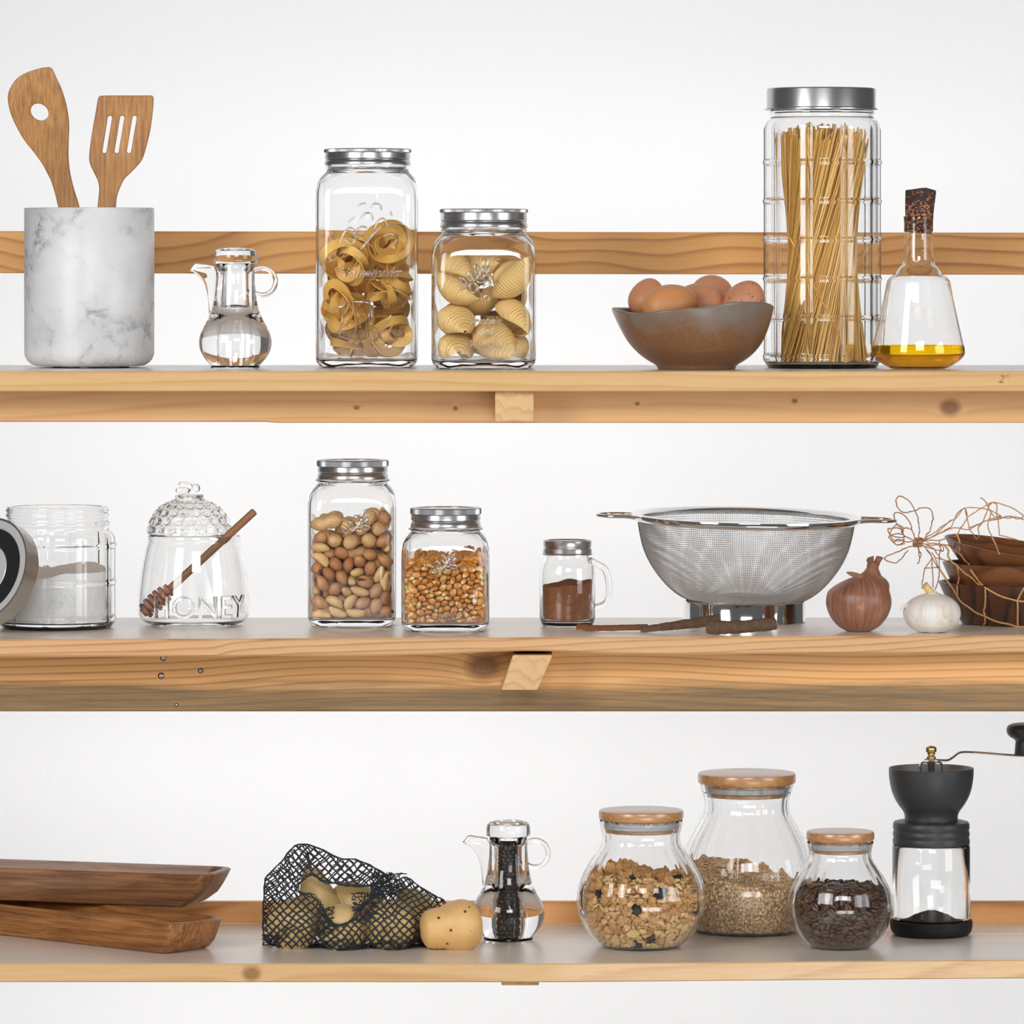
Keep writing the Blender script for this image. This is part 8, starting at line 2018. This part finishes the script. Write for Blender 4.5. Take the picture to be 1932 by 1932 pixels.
# ---- granola
GG = 'granola in the round fluted jar'
cGr = GR[1]
gk = [g_lump(1, .0075, .006, .0046, .55), g_lump(2, .0055, .0048, .0036, .55), g_lump(3, .0040, .0036, .0020, .6, 2), g_chip(4), g_chip(5), g_lump(6, .0072, .0058, .005, .3)]
gm = [mesh('granola_cluster', gk[0], M['granola'], angle=60), mesh('granola_cluster', gk[1], M['granola2'], angle=60), mesh('granola_crumb', gk[2], M['granola3'], angle=60), mesh('fruit_chip', gk[3], M['coconut'], angle=40), mesh('fruit_chip', gk[4], M['coconut'], angle=40), mesh('raisin', gk[5], M['raisin'], angle=80)]
git = list(unpack('granola'))
for k, nme, lab, cat in ((0, 'granola_cluster', 'big baked oat cluster in the round granola jar', 'granola'), (1, 'granola_cluster', 'middle sized baked oat cluster in the round granola jar', 'granola'), (2, 'granola_crumb', 'small baked oat crumb in the round granola jar', 'granola'), (3, 'fruit_chip', 'pale flat dried fruit chip in the round granola jar', 'dried fruit'), (4, 'fruit_chip', 'pale flat dried fruit chip in the round granola jar', 'dried fruit'), (5, 'raisin', 'black wrinkled raisin in the round granola jar', 'raisin')):
    copies(gm[k], [m for q, m in git if q == k], cGr, nme, lab, cat, GG + ', ' + {0: 'big clusters', 1: 'middle clusters', 2: 'crumbs', 3: 'chips', 4: 'chips', 5: 'raisins'}[k])
core = lathe([(0, 0.0105), (0.0255, 0.0115), (0.0415, 0.0245), (0.051, 0.044), (0.0515, 0.056), (0.0455, 0.0655), (0.03, 0.0705), (0, 0.0715)], 60, lambda th, i, r, z: (r * (1 + 0.05 * noise3((math.cos(th), math.sin(th), z * 40), 3.0, 2)), z), cGr.x, cGr.y, cGr.z)
ex = []
for i in range(130):      # loose crumbs on the heap
    a, r = r2.uniform(0, 2 * PI), 0.039 * math.sqrt(r2.random())
    ex.append(xf(gk[r2.choice((0, 1, 2, 2))], T(cGr.x + r * math.cos(a), cGr.y + 0.012 + r * math.sin(a) * 0.7, cGr.z + 0.073 + 0.010 * math.exp(-((r * math.cos(a) + 0.02) ** 2) / 0.0004)) @ Euler((r2.uniform(0, 6), r2.uniform(0, 6), 0)).to_matrix().to_4x4()))
mirror_stuff('granola_filling', gk, git, cGr + Vector((0, -0.0009, 0)), [M['granola']], 'rest of the granola at the back of the round fluted jar', 'granola', GG, [core] + ex)
# loose flakes between the clusters
gfl = deform(lathe([(0, -0.5), (0.8, -0.4), (1, 0), (0.8, 0.4), (0, 0.5)], 7), lambda p: (p.x * 0.0028, p.y * 0.0021, p.z * 0.0008))
_, _, sG, ZG, pG, tG = GR
def gran_r(z):
    for (r0, z0), (r1, z1) in zip(pG[:-1], pG[1:]):
        if z0 <= z <= z1 and z1 > z0: return (r0 + (r1 - r0) * (z - z0) / (z1 - z0)) * 0.988 - tG - 0.001
    return 0.03
vs = []
for i in range(1500):
    th = r2.uniform(-PI, 0); z = r2.uniform(0.008, 0.078)
    r = gran_r(z) - r2.uniform(0.0028, 0.009)
    n_ = Vector((math.cos(th), math.sin(th), 0)) + Vector((r2.uniform(-1, 1), r2.uniform(-1, 1), r2.uniform(-1, 1)))
    vs.append(xf(gfl, T(cGr.x + r * math.cos(th), cGr.y + r * math.sin(th), cGr.z + z) @ n_.to_track_quat('Z', 'Y').to_matrix().to_4x4()))
tag(obj('granola_flakes', join(*vs), M['granola3'], origin=cGr, angle=180), 'loose toasted flakes between the clusters in the round granola jar', 'granola', GG, 'stuff')
# ---- oats: a mass of flakes nobody could count
_, cO, sO, ZO, po, tO = OA
def oat_r(z):
    for (r0, z0), (r1, z1) in zip(po[:-1], po[1:]):
        if z0 <= z <= z1 and z1 > z0: return (r0 + (r1 - r0) * (z - z0) / (z1 - z0)) * 0.986 - tO - 0.0012
    return 0.03
def oat_top(x, y): return 0.062 - 0.20 * x + 0.10 * y + 0.0025 * noise3((x, y, 0), 40, 3)
mass = heap(cO.x, cO.y, cO.z, 0.0050, lambda z: oat_r(max(z, 0.0055)) - 0.0030, oat_top, 24, 90)
fl = deform(lathe([(0, -0.5), (0.8, -0.4), (1, 0), (0.8, 0.4), (0, 0.5)], 7), lambda p: (p.x * 0.0026, p.y * 0.0019, p.z * 0.0009))
vs = [mass]
nrm_r = random.Random(5)
for i in range(7200):
    if i < 5400:
        th = nrm_r.uniform(-PI, 0.0) if nrm_r.random() < 0.85 else nrm_r.uniform(0, PI)
        x0, y0 = math.cos(th), math.sin(th)
        zt_ = oat_top(0.06 * x0, 0.06 * y0)
        z = nrm_r.uniform(0.0062, max(zt_, 0.01)); r = oat_r(z) + nrm_r.uniform(-0.0032, -0.0002)
        p = Vector((r * x0, r * y0, z)); n_ = Vector((x0, y0, nrm_r.uniform(-0.6, 0.6)))
    else:
        a, q = nrm_r.uniform(0, 2 * PI), math.sqrt(nrm_r.random())
        r = 0.066 * q; x, y = r * math.cos(a), r * math.sin(a)
        z = oat_top(x, y); r = min(r, oat_r(z)); x, y = r * math.cos(a), r * math.sin(a)
        p = Vector((x, y, z + nrm_r.uniform(0, 0.001))); n_ = Vector((nrm_r.uniform(-.5, .5), nrm_r.uniform(-.5, .5), 1))
    n_ += Vector((nrm_r.uniform(-.5, .5), nrm_r.uniform(-.5, .5), nrm_r.uniform(-.5, .5)))
    vs.append(xf(fl, T(cO.x + p.x, cO.y + p.y, cO.z + p.z) @ n_.to_track_quat('Z', 'Y').to_matrix().to_4x4() @ R(nrm_r.uniform(0, 6), 'Z')))
tag(obj('oat_flakes', join(*vs), M['oats'], origin=cO, angle=180), 'pale oat flakes sloping down to the right in the largest fluted jar', 'oats', None, 'stuff')
# ---- peppercorns: rings of corns stacked in the tube of the cruet
GP = 'peppercorns in the cruet on the lowest shelf'
pg = deform(ico(2), lambda p: p * 0.00222 * (1 + 0.10 * noise3(p, 3.5, 2)))
pm = mesh('peppercorn', pg, M['pepper'], angle=80)
rt = (RC - 0.4) * u2 - 0.0024
mats, inner = [], []
r3 = random.Random(9)
lv = 0
z = (697 - 686) * u2
while z < (697 - 522) * u2:
    n = 12
    ym = 697 - z / u2
    rr = rt + (3 * u2 if 625 < ym < 675 else 0)
    n = int(2 * PI * rr / 0.00462)
    for k in range(n):
        a = 2 * PI * (k + 0.5 * (lv % 2)) / n + r3.uniform(-.03, .03)
        m = T(rr * math.cos(a), rr * math.sin(a), z + r3.uniform(-.0002, .0002)) @ Euler((r3.uniform(0, 6), r3.uniform(0, 6), r3.uniform(0, 6))).to_matrix().to_4x4()
        mats.append((math.sin(a), m))
    for k in range(5):
        a = 2 * PI * k / 5 + lv
        inner.append((0, T(0.0042 * math.cos(a), -0.0042 * math.sin(a), z)))
    z += 0.00405
    lv += 1
mats.sort(key=lambda q: q[0])
copies(pm, [m for _, m in mats[:300]], c2, 'peppercorn', 'single black peppercorn in the glass cruet on the lowest shelf', 'peppercorn', GP)
mirror_stuff('peppercorn_filling', [pg], inner + [(0, MIR @ m) for _, m in mats[300:]], c2, [M['pepper']], 'rest of the peppercorns in the middle of the pepper cruet', 'peppercorns', GP)
